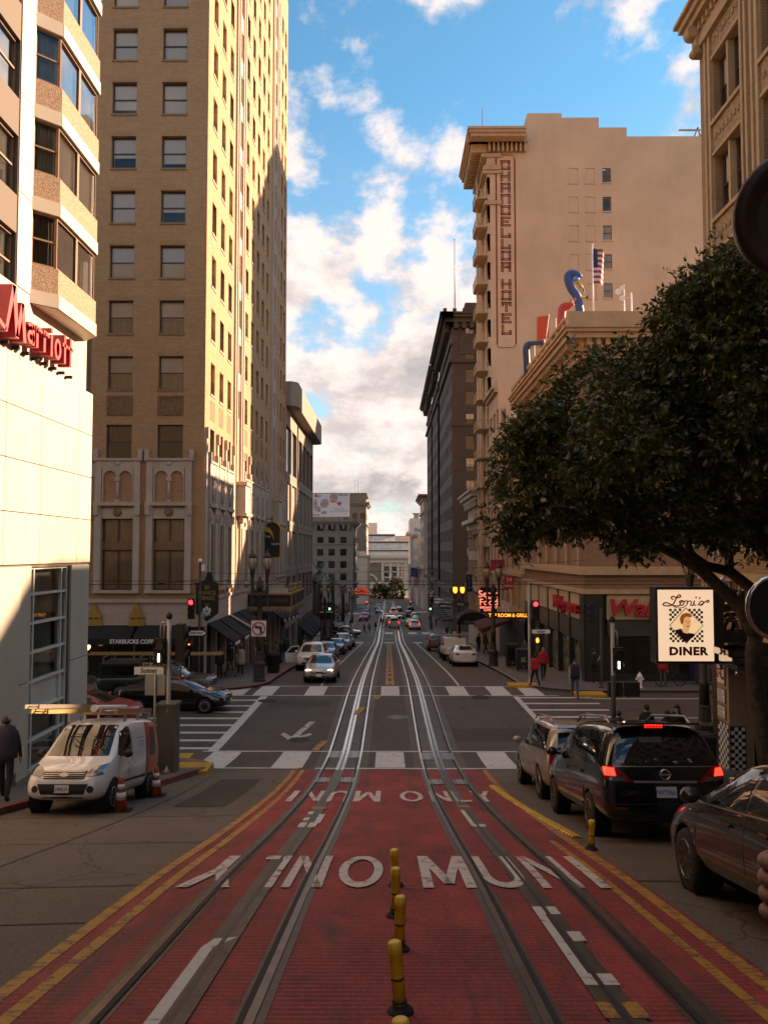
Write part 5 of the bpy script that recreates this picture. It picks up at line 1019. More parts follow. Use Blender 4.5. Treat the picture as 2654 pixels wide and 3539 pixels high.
# right side beyond
M('cream_far', (.52, .42, .34), .8, var=.1, dirt=.2); M('white_far', (.64, .54, .45), .8, var=.08, dirt=.15); M('redtile', (.28, .12, .08), .8, var=.2)
b = thing('red_cornice_building', 'cream building with a curved red cornice beyond the dark hotel', 'building', (16, 245, gz(240))); f1 = F((10.2, 262, 0), (-1, 0))
facade_grid(b, f1, 27, -11, 22.5, [1.8 + 3 * i for i in range(9)], [-5 + 4.2 * k for k in range(6)], 1.7, 2.6, 'cream_far', .4, wins=False); f3 = F((10.2, 235, 0), (0, -1)); facade_grid(b, f3, 20, -11, 22.5, [2 + 3 * i for i in range(5)], [-5 + 4.2 * k for k in range(6)], 1.7, 2.6, 'cream_far', .4, wins=True); solid(b, 11, 30, 236, 262, -11, 22.4, 'cream_far')
for z, h, d in ((18.6, .4, .4), (22.2, .6, .6), (22.8, .6, 1.1), (23.4, .5, 1.6)): q = MB(); q.box(10.2 - d, 31, 235 - d, 262, z, z + h); q.build('cornice', MATS['redtile' if z > 22.5 else 'cream_far'], b)
b = thing('white_sign_tower', 'plain white tower block with blue lettering high on its side', 'building', (18, 330, gz(330))); solid(b, 8.6, 30, 318, 350, -13, 20.5, 'white_far'); q = MB(); q.box(7.2, 30, 317.4, 350, 14.2, 15.2); q.build('cornice', MATS['white_far'], b)
text('Benkula', 2.2, M('letter_blue', (.05, .12, .3), .6, var=0), b, Matrix.Translation((13.6, 317.9, 15.9)), ext=.02); text('iBFN', 2.0, MATS['letter_blue'], b, Matrix.Translation((12.8, 317.9, 9.4)), ext=.02)
q = MB(); q.box(11.5, 17.5, 317.6, 317.95, 7.6, 14.0); q.build('banner', M('banner_pale', (.55, .60, .66), .7, var=.05), b)
q = MB(); q.box(10, 12, 320, 323, 20.5, 22.5); q.box(9.4, 12.6, 319, 324, 22.3, 22.6); q.build('roof_tank', MATS['grey_pole'], b)
b = thing('mixed_facade_row', 'weathered cream row building with fire escapes before the white tower', 'building', (14, 290, gz(290))); f1 = F((9.6, 317, 0), (-1, 0)); facade_grid(b, f1, 50, -13, 13, [2 + 3.2 * i for i in range(15)], [-6 + 4 * k for k in range(4)], 1.6, 2.4, 'cream_far', .4, wins=False); f3 = F((9.6, 267, 0), (0, -1)); facade_grid(b, f3, 16, -13, 13, [2 + 3 * i for i in range(4)], [-6 + 4 * k for k in range(4)], 1.6, 2.4, 'cream_far', .4); solid(b, 10.4, 30, 268, 317, -13, 12.9, 'cream_far'); courses(b, f1, 50, [(12.4, .5, .5), (12.9, .4, 1.0)], 'cream_far')
b = thing('vertical_hotel_sign', 'white vertical sign with red letters reading down beyond the flag', 'sign', (7, 262, 0)); xs = at(1411, 1990, 262).x; q = MB(); q.box(xs, xs + .85, 262, 262.3, at(0, 2032, 262).z, at(0, 1950, 262).z); q.build('sign_panel', MATS['white_paint'], b)
for i, c in enumerate('HERBERT'): text(c, .95, MATS['red_sign'], b, Matrix.Translation((xs + .42, 261.98, at(0, 1957 + i * 11.2, 262).z)), bold=.02)
q = MB(); q.bar((xs + .8, 262.1, 2.3), (10.2, 262.1, 2.3), .1); q.bar((xs + .8, 262.1, -3), (10.2, 262.1, -3), .1); q.build('bracket', MATS['iron'], b)
# left side beyond the square
b = thing('grey_cornice_block', 'grey six-storey block with bracketed cornice behind the palms', 'building', (-20, 236, gz(236))); f3 = F((-40, 228, 0), (0, -1))
cols = [29.0 - 3.0 - .4, 22.5, 19.4, 14.8, 11.7, 8.6]; cols = [27.3, 24.0, 20.8, 15.6, 12.3, 9]; rows_ = [7 - 1.9 + 122 / 2800 * 228 - 7.0 + 7 - 9.2 - 4.25 * k for k in range(6)]; rows_ = [at(0, 1650 + y * .2652, 228).z for y in (695, 865, 1020, 1180, 1340, 1500)]
facade_grid(b, f3, 30, -11, 15.2, cols, rows_, 1.75, 1.9, 'concrete_grey', .35, 'sash', MATS['frame_dark'], MATS['glass_dark']); f1 = F((-10, 228, 0), (1, 0)); facade_grid(b, f1, 26, -11, 15.2, [2 + 3.2 * i for i in range(8)], rows_, 1.6, 1.9, 'concrete_grey', .35, wins=False); solid(b, -40, -10.7, 228.6, 254, -11, 15.1, 'concrete_grey')
for z, h, d in ((9.4, .35, .25), (14.6, .5, .4), (15.1, .5, .9), (15.6, .4, 1.3)): q = MB(); q.box(-40, -10 + d, 228 - d, 254, z, z + h); q.build('cornice', MATS['concrete_grey'], b)
for i in range(13): q = MB(); q.box(-30 + i * 1.55, -29.4 + i * 1.55, 227.2, 228, 13.6, 15.1); q.build('bracket', MATS['concrete_grey'], b)
for i in range(5):
    z = -6 + 4 * i; q = MB(); q.box(-9.98, -8.7, 232, 240, z, z + .15); q.bar((-8.75, 232, z + 1), (-8.75, 240, z + 1), .08); q.bar((-8.75, 232, z), (-8.75, 232, z + 1), .08); q.bar((-8.75, 236, z), (-8.75, 236, z + 1), .08); q.bar((-9.3, 233, z), (-9.3, 239, z + 4), .15); q.build('fire_escape', MATS['iron'], b)
bb = thing('rooftop_billboard', 'wide white rooftop billboard with cosmetic jars and a red star', 'billboard', (-18, 244, 17)); BY = 244
p0, p1 = at(1060, 1786, BY), at(1207, 1706, BY); q = MB(); q.box(p0.x, p1.x, BY, BY + .4, p0.z, p1.z); q.build('board', M('board_white', (.62, .62, .66), .6, var=.05, scale=.3), bb)
for i in range(6): q = MB(); xx = p0.x + .5 + i * 2.3; q.bar((xx, BY + .8, 15), (xx, BY + .4, p1.z - .2), .2); q.build('strut', MATS['iron'], bb)
def onb(u, v): return (p0.x + (u - 1060) / (1207 - 1060) * (p1.x - p0.x), at(0, v, BY).z)
sx, sz = onb(1173, 1741); q = MB(); q.prism([(sx + r * math.sin(R(36 * i)), sz + r * math.cos(R(36 * i))) for i, r in enumerate([1.0, .42] * 5)], BY - .02, BY, lambda a, v, d: (a, d, v)); q.build('star', MATS['red_sign'], bb)
text('macys', 1.25, MATS['grey_pole'], bb, Matrix.Translation((onb(1173, 0)[0], BY - .02, onb(0, 1757)[1]))); text('THE LARGEST PRESENTATION', .42, MATS['black'], bb, Matrix.Translation((onb(1173, 0)[0], BY - .02, onb(0, 1767)[1])))
M('jar_pink', (.42, .30, .28), .5, var=.35, scale=.9); M('jar_grey', (.36, .33, .36), .5, var=.35, scale=.9)
for i, (x, y, w, h, sk, m_) in enumerate(((1100, 1715, 26, 9, 10, 'jar_grey'), (1122, 1740, 30, 30, 3, 'jar_pink'), (1153, 1722, 28, 32, 0, 'jar_pink'), (1100, 1760, 18, 20, -3, 'jar_grey'), (1120, 1772, 20, 12, 6, 'jar_grey'), (1090, 1745, 14, 40, 2, 'jar_pink'), (1092, 1780, 30, 8, -12, 'jar_grey'), (1185, 1711, 38, 7, -9, 'jar_grey'), (1092, 1713, 8, 10, 0, 'red_sign'))):
    pts = [onb(x + w / 2 * math.cos(R(a)) + sk * math.sin(R(a)) * .5, y - h / 2 * max(-1, min(1, 1.25 * math.sin(R(a))))) for a in range(0, 360, 20)]
    q = MB(); q.prism(pts, BY - .02 - i * .004, BY, lambda a, v, d: (a, d, v)); q.build('printed_jar', MATS[m_], bb)
b = thing('brown_arched_tower', 'brown stone tower with arched top windows and a street side coloured paler as sunlit', 'building', (-25, 350, gz(350))); f3 = F((-44, 335, 0), (0, -1)); tz = at(0, 1704, 335).z
rows_ = [tz - 19 - 5 * k for k in range(1, 5)] + [tz - 15.2]; M('brown_far', (.22, .165, .12), .8, var=.1)
facade_grid(b, f3, 34.8, -14, tz, [29.7, 24, 21], [tz - 17 - 4.6 * k for k in range(6)], 2.0, 2.7, 'brown_far', .4, 'sash', MATS['frame_white']); f1 = F((-9.2, 335, 0), (1, 0)); facade_grid(b, f1, 30, -14, tz - 3, [2 + 3.5 * i for i in range(8)], [-7 + 4.6 * k for k in range(8)], 1.8, 2.7, 'cream_far', .4, wins=False); solid(b, -44, -10, 336, 365, -14, tz - .1, 'brown_far')  # street side takes the cream stone, its sunlight put into the colour
for u in (25.2, 29.0 + .6, 33.2): pass
for u in (26.6, 30.0, 33.2):
    q = MB(); q.prism([(u - 1.0, tz - 12.3)] + [(u + 1.0 * math.cos(R(a)), tz - 9.2 + 1.0 * math.sin(R(a))) for a in range(180, -1, -30)] + [(u + 1.0, tz - 12.3)], -.1, .05, lambda a, v, d: f3.p(a, v, d)); q.build('arched_window', MATS['shop_glass'], b)
for z, h, d in ((tz - 4.5, .7, 1.3), (tz - 5.2, .7, .8), (tz - 13.6, .6, .5), (tz - .6, .6, .3)): q = MB(); q.box(-44, -9.2 + d, 335 - d, 365, z, z + h); q.build('cornice', MATS['brown_far'], b)
for x in (1228, 1237): p = at(x, 1700, 340); q = MB(); q.tube([(p.x, 340, tz), (p.x, 340, tz + 6)], .08, 5); q.build('mast', MATS['iron'], b)
b = thing('sunlit_white_front', 'bright white narrow front catching sun below the brown tower', 'building', (-14, 290, gz(290))); xw = at(1268, 0, 292).x; solid(b, -30, at(1272, 0, 292).x, 292, 318, -13, at(0, 1905, 292).z, 'white_far'); f1 = F((at(1272, 0, 292).x, 292, 0), (1, 0))
for i in range(4): q = MB(); f1.box(q, .5 + i * 6, 1.2 + i * 6, -12, 6, 0, .5); q.build('pilaster', MATS['white_far'], b)
q = MB(); q.box(-30, at(1272, 0, 292).x + .6, 291.4, 318, 5.6, 6.3); q.build('cornice', MATS['white_far'], b)
hs2 = thing('neon_hotel_sign', 'dark hanging hotel sign with red neon letters over the far pavement', 'sign', (-9, 200, 0)); hy = 205; q = MB(); q.box(at(1228, 0, hy).x, at(1273, 0, hy).x, hy, hy + .4, at(0, 2058, hy).z, at(0, 2030, hy).z); q.build('sign_panel', MATS['shop_black'], hs2); emit('neon_dim', (.8, .12, .08), .35)
text('HOTEL', 1.25, MATS['neon_dim'], hs2, Matrix.Translation((at(1250, 0, hy).x, hy - .02, at(0, 2038, hy).z)), bold=.02); text('STRATFORD', .7, MATS['neon_dim'], hs2, Matrix.Translation((at(1250, 0, hy).x, hy - .02, at(0, 2051, hy).z)), bold=.01)
q = MB(); q.bar((-9.9, hy + .2, at(0, 2036, hy).z), (at(1230, 0, hy).x, hy + .2, at(0, 2036, hy).z), .2); q.bar((-9.9, hy + .2, -8), (-9.9, hy + .2, at(0, 2030, hy).z), .25); q.build('bracket', MATS['iron'], hs2)
# terraced building closing the street
b = thing('terraced_white_building', 'long pale terraced building closing the end of the street', 'building', (0, 500, gz(480))); EY = 480
zt_ = lambda y: at(0, y, EY).z
solid(b, -60, 60, EY, EY + 60, -17, zt_(1925), 'white_far')
for i, (ya, yb, xr) in enumerate(((1925, 1898, 60), (1898, 1868, 17), (1868, 1842, 4))):
    d = 8 * (i + 1); q = MB(); q.add([(-60, EY + d - 6, zt_(ya)), (xr, EY + d - 6, zt_(ya)), (xr, EY + d, zt_(yb + 8)), (-60, EY + d, zt_(yb + 8))], [(0, 1, 2, 3)]); q.build('sloped_roof', M('glass_roof', (.58, .46, .36), .9, var=.25, scale=.4), b); solid(b, -60, xr, EY + d, EY + 60, zt_(ya) - 1, zt_(yb), 'white_far'); q = MB(); q.box(-60, xr, EY + d - .3, EY + d, zt_(yb + 7), zt_(yb + 3)); q.build('shadow_bar', MATS['iron'], b)  # solid dark bar on each step, a gap's shade put into its colour
    for j in range(9): q = MB(); q.box(-13 + j * 3.4, -10.8 + j * 3.4, EY + d - 6.2, EY + d - 5.8, zt_(ya + 7), zt_(ya + 2)); q.build('vent', MATS['brown_far'], b)
for ya, yb, d in ((1925, 1930, 2), (1938, 1944, 1.2), (1918, 1924, 2.6)): q = MB(); q.box(-60, 60, EY - d, EY, zt_(yb), zt_(ya)); q.build('cornice', MATS['white_far'], b)
f3 = F((-60, EY, 0), (0, -1))
for i, px_ in enumerate((1336, 1362, 1389)):
    for r in range(3):
        p = at(px_, 1950 + 16 + r * 20, EY); window(f3, p.x + 60, p.z - 1.2, 3.0, 2.6, b, 'pair', -.1, MATS['frame_white'], MATS['glass_dark'])
for px_ in (1322, 1350, 1376, 1402): p = at(px_, 1970, EY); q = MB(); q.box(p.x - .7, p.x + .7, EY - .8, EY, -16, zt_(1944)); q.build('pilaster', MATS['white_far'], b)
q = MB(); q.box(-16, -4, EY - .2, EY, -10, zt_(1946)); q.build('brick_infill', MATS['brown_far'], b)
q = MB(); q.tube([(-11 + 4.6 * math.cos(R(a)), EY - .5, -12 + 6 * math.sin(R(a))) for a in range(0, 181, 15)], .6, 6); q.build('arch', MATS['white_far'], b)
b = thing('far_white_tower', 'small pale tower block on the skyline behind the terraces', 'building', (-15, 560, -10)); solid(b, -30, at(1305, 0, 560).x, 560, 580, -17, at(0, 1807, 560).z, 'white_far')
b = thing('far_right_tower', 'low pale block on the skyline right of the terraces', 'building', (10, 560, -10)); solid(b, at(1345, 0, 560).x, 40, 560, 580, -17, at(0, 1852, 560).z, 'cream_far')
# ================================================================ vehicles
M('rubber', (.013, .012, .012), .85, var=.2, scale=20); M('rim_silver', (.42, .40, .38), .3, .9, var=0); M('rim_dark', (.14, .13, .12), .3, .9, var=0); M('car_glass', (.010, .010, .011), .03, var=0, spec=.8); M('trim_black', (.012, .012, .012), .55, var=0)
M('lamp_clear', (.16, .165, .17), .08, .6, var=0); M('lamp_red', (.28, .012, .012), .12, var=0); M('lamp_amber', (.5, .15, .02), .2, var=0); M('plate', (.66, .62, .60), .5, var=.03); M('well', (.004, .004, .004), 1.0, var=0)
emit('lamp_red_lit', (1.0, .03, .02), 2.2); emit('lamp_white_lit', (1.0, .86, .62), 4.0); emit('lamp_red_soft', (1.0, .05, .04), 1.6)
def paint(name, col, metal=.0, rough=.32): return M('paint_' + name, col, rough, metal, var=0, coat=.8)
def evaluated(me, mods, extra=()):
    o = bpy.data.objects.new('tmp', me)
    for typ, kw in mods:
        md = o.modifiers.new('m', typ)
        for k, v in kw.items(): setattr(md, k, v)
    out = bake(o); bpy.data.objects.remove(o); return out
def clip_cell(cell, poly):
    out = cell; n = len(poly); A = sum(poly[i][0] * poly[(i + 1) % n][1] - poly[(i + 1) % n][0] * poly[i][1] for i in range(n))
    if A < 0: poly = poly[::-1]
    for i in range(n):
        (ax, ay), (bx, by) = poly[i], poly[(i + 1) % n]; inp, out = out, []
        if not inp: return []
        side = lambda p: (bx - ax) * (p[1] - ay) - (by - ay) * (p[0] - ax)
        for j in range(len(inp)):
            p, q = inp[j], inp[(j + 1) % len(inp)]; sp, sq = side(p), side(q)
            if sp >= 0: out.append(p)
            if (sp >= 0) != (sq >= 0): t = sp / (sp - sq); out.append((p[0] + (q[0] - p[0]) * t, p[1] + (q[1] - p[1]) * t))
    return out
class Car:
    def __init__(s, stations, wheels, wr, ww=.21, track=None):
        mb = MB(); n = len(stations); ring = []
        for (y, zb, zm, zs, zt, wl, wm, wb, wt) in stations:
            h = [(wl * .8, zb), (wl, zb + .10), (wm, zm), (wb, zs), ((wb + wt) / 2 + .012, (zs + zt) / 2), (wt, zt - .05), (wt * .74, zt)]
            ring.append([(0, y, zb)] + [(a, y, z) for a, z in h] + [(0, y, zt + .015)] + [(-a, y, z) for a, z in h[::-1]])
        k = len(ring[0]); mb.v = [p for r in ring for p in r]
        mb.f = [[i * k + j, i * k + (j + 1) % k, (i + 1) * k + (j + 1) % k, (i + 1) * k + j] for i in range(n - 1) for j in range(k)]
        m2 = k // 2
        for base, fl in ((0, True), ((n - 1) * k, False)):              # end caps as quads
            for j in range(m2):
                a, b_, c, d = j, j + 1, k - j - 1, (k - j) % k
                f = [a, b_, c, d] if len({a, b_, c, d}) == 4 else list(dict.fromkeys([a, b_, c, d]))
                if len(f) > 2: mb.f.append([base + i for i in (f[::-1] if not fl else f)])
        mb.m = [0] * len(mb.f); mb.sm = [True] * len(mb.f); me = mb.mesh('body')
        bm = bmesh.new(); bm.from_mesh(me); bmesh.ops.recalc_face_normals(bm, faces=bm.faces); bm.to_mesh(me); bm.free()
        full = evaluated(me, [('SUBSURF', dict(levels=2, render_levels=2))])
        s.bvh = BVHTree.FromPolygons([v.co.copy() for v in full.vertices], [list(p.vertices) for p in full.polygons])
        cut = MB(); tk = track or max(st[6] for st in stations)
        for y in wheels:
            for sd in (-1, 1): cut.lathe([(wr + .055, sd * (tk - .30)), (wr + .055, sd * (tk + .3))], (0, y, wr), 24, axis='X')
        cme = cut.mesh('cut'); bm = bmesh.new(); bm.from_mesh(cme); bmesh.ops.recalc_face_normals(bm, faces=bm.faces); bm.to_mesh(cme); bm.free()
        co = bpy.data.objects.new('cut', cme); WS.collection.objects.link(co)
        s.body = evaluated(full, [('BOOLEAN', dict(operation='DIFFERENCE', object=co, solver='EXACT'))]); bpy.data.objects.remove(co)
        for p in s.body.polygons: p.use_smooth = True; p.material_index = 0
        s.body.name = 'body'; s.wheels, s.wr, s.ww, s.tk = wheels, wr, ww, tk; s.parts = []
    def hit(s, a, b, d):
        if d in 'LR': o = Vector((-3 if d == 'L' else 3, a, b)); v = Vector((1 if d == 'L' else -1, 0, 0))
        elif d == 'T': o = Vector((a, b, 5)); v = Vector((0, 0, -1))
        else: o = Vector((a, 6 if d == 'F' else -6, b)); v = Vector((0, -1 if d == 'F' else 1, 0))
        r = s.bvh.ray_cast(o, v); return (r[0], r[1] if r[1].dot(v) < 0 else -r[1]) if r[0] is not None else None
    def patch(s, name, poly, d, mat, off=.006, h=.12, sub=None, thick=False):
        mb = MB(); xs, ys = [p[0] for p in poly], [p[1] for p in poly]; x = min(xs)
        nx = max(1, math.ceil((max(xs) - x) / h)); ny = max(1, math.ceil((max(ys) - min(ys)) / h)); hx = (max(xs) - x) / nx; hy = (max(ys) - min(ys)) / ny; cache = {}
        for i in range(nx):
            for j in range(ny):
                cell = clip_cell([(x + i * hx, min(ys) + j * hy), (x + (i + 1) * hx, min(ys) + j * hy), (x + (i + 1) * hx, min(ys) + (j + 1) * hy), (x + i * hx, min(ys) + (j + 1) * hy)], list(poly))
                if len(cell) < 3: continue
                idx = []
                for a, b in cell:
                    kk = (round(a, 4), round(b, 4))
                    if kk not in cache:
                        r = s.hit(a, b, d); cache[kk] = None
                        if r: cache[kk] = len(mb.v); mb.v.append(tuple(r[0] + r[1] * off))
                    idx.append(cache[kk])
                idx = list(dict.fromkeys(idx))
                if None in idx or len(idx) < 3: continue
                mb.f.append(idx); mb.m.append(0); mb.sm.append(True)
        if mb.f: s.parts.append((name, mb.mesh(name), mat, sub)); return len(s.parts) - 1
        return sub
    def both(s, name, poly, mat, off=.006, h=.12, sub=None): return [s.patch(name, poly, d, mat, off, h, sub) for d in 'LR']
    def mirror(s, name, poly, d, mat, off=.006, h=.1):
        s.patch(name, poly, d, mat, off, h); s.patch(name, [(-a, b) for a, b in poly], d, mat, off, h)
    def seam(s, pts, d='LR', w=.008, name='seam', mat='trim_black'):
        for dd in d:
            for (a, b), (c, e) in zip(pts[:-1], pts[1:]):
                L = math.hypot(c - a, e - b); nx, ny = -(e - b) / L * w, (c - a) / L * w
                s.patch(name, [(a - nx, b - ny), (c - nx, e - ny), (c + nx, e + ny), (a + nx, b + ny)], dd, mat, .003, .15)
    def raw(s, name, mb, mat, sub=None): s.parts.append((name, mb.mesh(name), mat, sub)); return len(s.parts) - 1
    def plate_(s, d, zc, txt, y=None):
        r = s.hit(0, zc, d); y = r[0].y + (.02 if d == 'F' else -.02); q = MB(); sg_ = 1 if d == 'F' else -1
        q.box(-.155, .155, y - .006, y + .006, zc - .08, zc + .08); i = s.raw('license_plate', q, 'plate')
        if txt: me = text_mesh(txt, .105, .001, .002, .80); me.transform(Matrix.Translation((0, y + sg_ * .008, zc - .01)) @ Matrix.Rotation(0 if d == 'B' else math.pi, 4, 'Z')); s.parts.append(('plate_number', me, 'letter_blue', i))
    def mirrors(s, y, z, mat=None, x=None):
        for sd in (-1, 1):
            r = s.hit(y, z, 'L' if sd < 0 else 'R'); px = abs(r[0].x) if r else .85
            q = MB(); q.sphere((sd * (px + .15), y - .02, z + .07), (.12, .07, .09), 10, 6); q.bar((sd * (px - .03), y, z + .02), (sd * (px + .08), y, z + .05), .06, .05); s.raw('mirror', q, mat or 'BODY')
    def handles(s, pts):
        for y, z in pts:
            for sd in (-1, 1):
                r = s.hit(y, z, 'L' if sd < 0 else 'R')
                if r: q = MB(); q.mbox(Matrix.Translation(r[0] + r[1] * .022), .025, .2, .03); s.raw('door_handle', q, 'BODY')
    def make(s, name, label, cat, paint_, rim='rim_silver', spokes=10, group=None):
        t = thing(name, label, cat, group=group); objs = []; b = link('body', s.body, [paint_], t, local=True); objs = {}
        for i, (n_, me, mat, sub) in enumerate(s.parts): objs[i] = link(n_, me, [paint_ if mat == 'BODY' else MATS[mat]], objs[sub] if sub is not None else t, local=True)
        tm = MB(); w, r = s.ww, s.wr; tm.lathe([(r * .62, -w / 2), (r * .93, -w / 2), (r, -w / 2 + .04), (r, w / 2 - .04), (r * .93, w / 2), (r * .62, w / 2)], (0, 0, 0), 28, axis='X'); tme = tm.mesh('wheel'); tme.materials.append(MATS['rubber'])
        rm = MB(); rm.lathe([(r * .66, -.02), (r * .66, w / 2 + .004), (r * .60, w / 2 + .008), (r * .57, w / 2 - .03), (r * .56, .0)], (0, 0, 0), 28, axis='X'); rm.lathe([(.065, 0), (.065, w / 2 - .005), (.04, w / 2)], (0, 0, 0), 12, axis='X')
        for j in range(spokes):
            a = 2 * math.pi * j / spokes; rm.bar((w / 2 - .03, math.cos(a) * .04, math.sin(a) * .04), (w / 2 - .02, math.cos(a) * r * .60, math.sin(a) * r * .60), .05 if spokes > 6 else .09, .025)
        rme = rm.mesh('rim'); rme.materials.append(MATS[rim])
        bk = MB(); bk.lathe([(r * .58, -.05), (r * .58, .02)], (0, 0, 0), 20, axis='X'); bkm = bk.mesh('brake_disc'); bkm.materials.append(MATS['well'])
        wl = MB(); wl.lathe([(r + .05, -.28), (r + .05, -.02)], (0, 0, 0), 24, axis='X'); wl.f.pop(); wl.m.pop(); wl.sm.pop(); wlm = wl.mesh('wheel_arch'); wlm.materials.append(MATS['well'])
        for y in s.wheels:
            for sd in (-1, 1):
                x = sd * (s.tk - w / 2 - .015)
                o = link('wheel', tme, None, t, local=True, loc=(x, y, r), rot=(0, 0, math.pi if sd < 0 else 0)); link('rim', rme, None, o, local=True); link('brake_disc', bkm, None, o, local=True)
                link('wheel_arch', wlm, None, t, local=True, loc=(sd * (s.tk - .015), y, r), rot=(0, 0, math.pi if sd < 0 else 0))
        return t
TMPL = {}
def place(t, x, y, heading, dz=0.0):
    sl_ = math.atan(gslope(y)); t.location = (x, y, gz(y) + .012 + dz)
    t.rotation_euler = (sl_ * math.cos(heading), sl_ * -math.sin(heading) * -1 if abs(math.sin(heading)) > .5 else 0, heading)
    return t
def vehicle(key, builder, name, label, cat, paint_, x, y, heading, group=None, **kw):
    """first call builds the kind, later calls copy it with its parts and repaint the copy"""
    if key not in TMPL:
        t = builder().make(name, label, cat, paint_, group=group, **kw); TMPL[key] = (t, paint_)
    else:
        src, p0_ = TMPL[key]; t = copy_tree(src); t.name = name; t['label'] = label; t['category'] = cat
        if group: t['group'] = group
        for c in t.children:
            for sl_ in c.material_slots:
                if sl_.material == p0_: sl_.link = 'OBJECT'; sl_.material = paint_
    return place(t, x, y, heading)
def greenhouse(c, side, front, rear, glassm='car_glass'):
    for pl in side: c.both('side_window', pl, glassm)
    if front: c.patch('windscreen', front, 'F', glassm)
    if rear: c.patch('rear_window', rear, 'B', glassm)
PI = math.pi
def sedan_shape(L=4.75, H=1.45, W=.91):
    k = L / 4.8; h = H / 1.45; w = W / .91
    S = [(-2.40, .36, .62, .90, .96, .66, .74, .66, .50), (-2.30, .28, .62, 1.00, 1.06, .80, .86, .78, .62), (-1.85, .21, .64, 1.02, 1.12, .87, .905, .83, .66), (-1.55, .20, .64, 1.01, 1.19, .88, .91, .84, .64), (-.85, .20, .64, .99, 1.41, .88, .91, .855, .585), (-.1, .20, .63, .97, 1.455, .88, .91, .86, .60), (.45, .20, .62, .955, 1.40, .88, .91, .86, .585), (1.25, .20, .60, .93, 1.0, .88, .91, .845, .68), (1.5, .2, .60, .90, .955, .88, .91, .82, .66), (2.0, .22, .58, .80, .85, .85, .885, .76, .58), (2.28, .26, .54, .70, .74, .76, .81, .66, .5), (2.40, .34, .50, .60, .62, .58, .62, .54, .4)]
    return [(y * k, zb, zm * h, zs * h, zt * h, wl * w, wm * w, wb * w, wt * w) for y, zb, zm, zs, zt, wl, wm, wb, wt in S]
def build_sedan():
    c = Car(sedan_shape(), [-1.42, 1.42], .325)
    greenhouse(c, [[(-1.28, 1.03), (-.42, 1.02), (-.42, 1.37), (-.8, 1.35)], [(-.36, 1.02), (.92, .995), (.42, 1.32), (.1, 1.375), (-.36, 1.375)]], [(-.62, 1.0), (.62, 1.0), (.50, 1.365), (-.50, 1.365)], [(-.58, 1.13), (.58, 1.13), (.46, 1.36), (-.46, 1.36)])
    c.seam([(-.39, .34), (-.39, 1.0)]); c.seam([(.98, .36), (1.02, .98)]); c.seam([(-1.05, .62), (-1.3, 1.0)])
    c.mirror('headlight', [(.42, .60), (.76, .66), (.74, .74), (.50, .70)], 'F', 'lamp_clear'); c.mirror('taillight', [(.40, .80), (.80, .80), (.80, .96), (.46, .95)], 'B', 'lamp_red')
    c.patch('grille', [(-.38, .50), (.38, .50), (.42, .62), (-.42, .62)], 'F', 'trim_black'); c.patch('lower_grille', [(-.55, .27), (.55, .27), (.5, .40), (-.5, .40)], 'F', 'trim_black'); c.patch('bumper_insert', [(-.6, .24), (.6, .24), (.55, .36), (-.55, .36)], 'B', 'trim_black')
    c.plate_('F', .44, ''); c.plate_('B', .70, ''); c.mirrors(.85, .98); c.handles([(-.62, .86), (.42, .83)]); c.both('sill_trim', [(-1.0, .22), (1.0, .22), (1.0, .27), (-1.0, .27)], 'trim_black')
    return c
def suv_shape(L=4.8, H=1.78, W=.96):
    k = L / 4.8; h = H / 1.78; w = W / .96
    S = [(-2.40, .42, .75, 1.02, 1.20, .74, .82, .78, .6), (-2.34, .34, .75, 1.06, 1.45, .86, .92, .88, .66), (-2.18, .28, .75, 1.07, 1.68, .92, .955, .91, .68), (-1.6, .26, .75, 1.07, 1.75, .93, .96, .92, .70), (-.4, .25, .74, 1.06, 1.78, .93, .96, .92, .71), (.4, .25, .73, 1.05, 1.73, .93, .96, .92, .69), (.75, .25, .73, 1.05, 1.58, .93, .96, .92, .68), (1.3, .25, .72, 1.05, 1.14, .93, .96, .91, .74), (1.6, .26, .70, 1.02, 1.08, .93, .96, .89, .70), (2.15, .30, .68, .94, 1.0, .90, .93, .84, .62), (2.34, .36, .62, .82, .86, .82, .86, .76, .55), (2.42, .44, .58, .70, .72, .64, .68, .62, .45)]
    return [(y * k, zb, zm * h, zs * h, zt * h, wl * w, wm * w, wb * w, wt * w) for y, zb, zm, zs, zt, wl, wm, wb, wt in S]
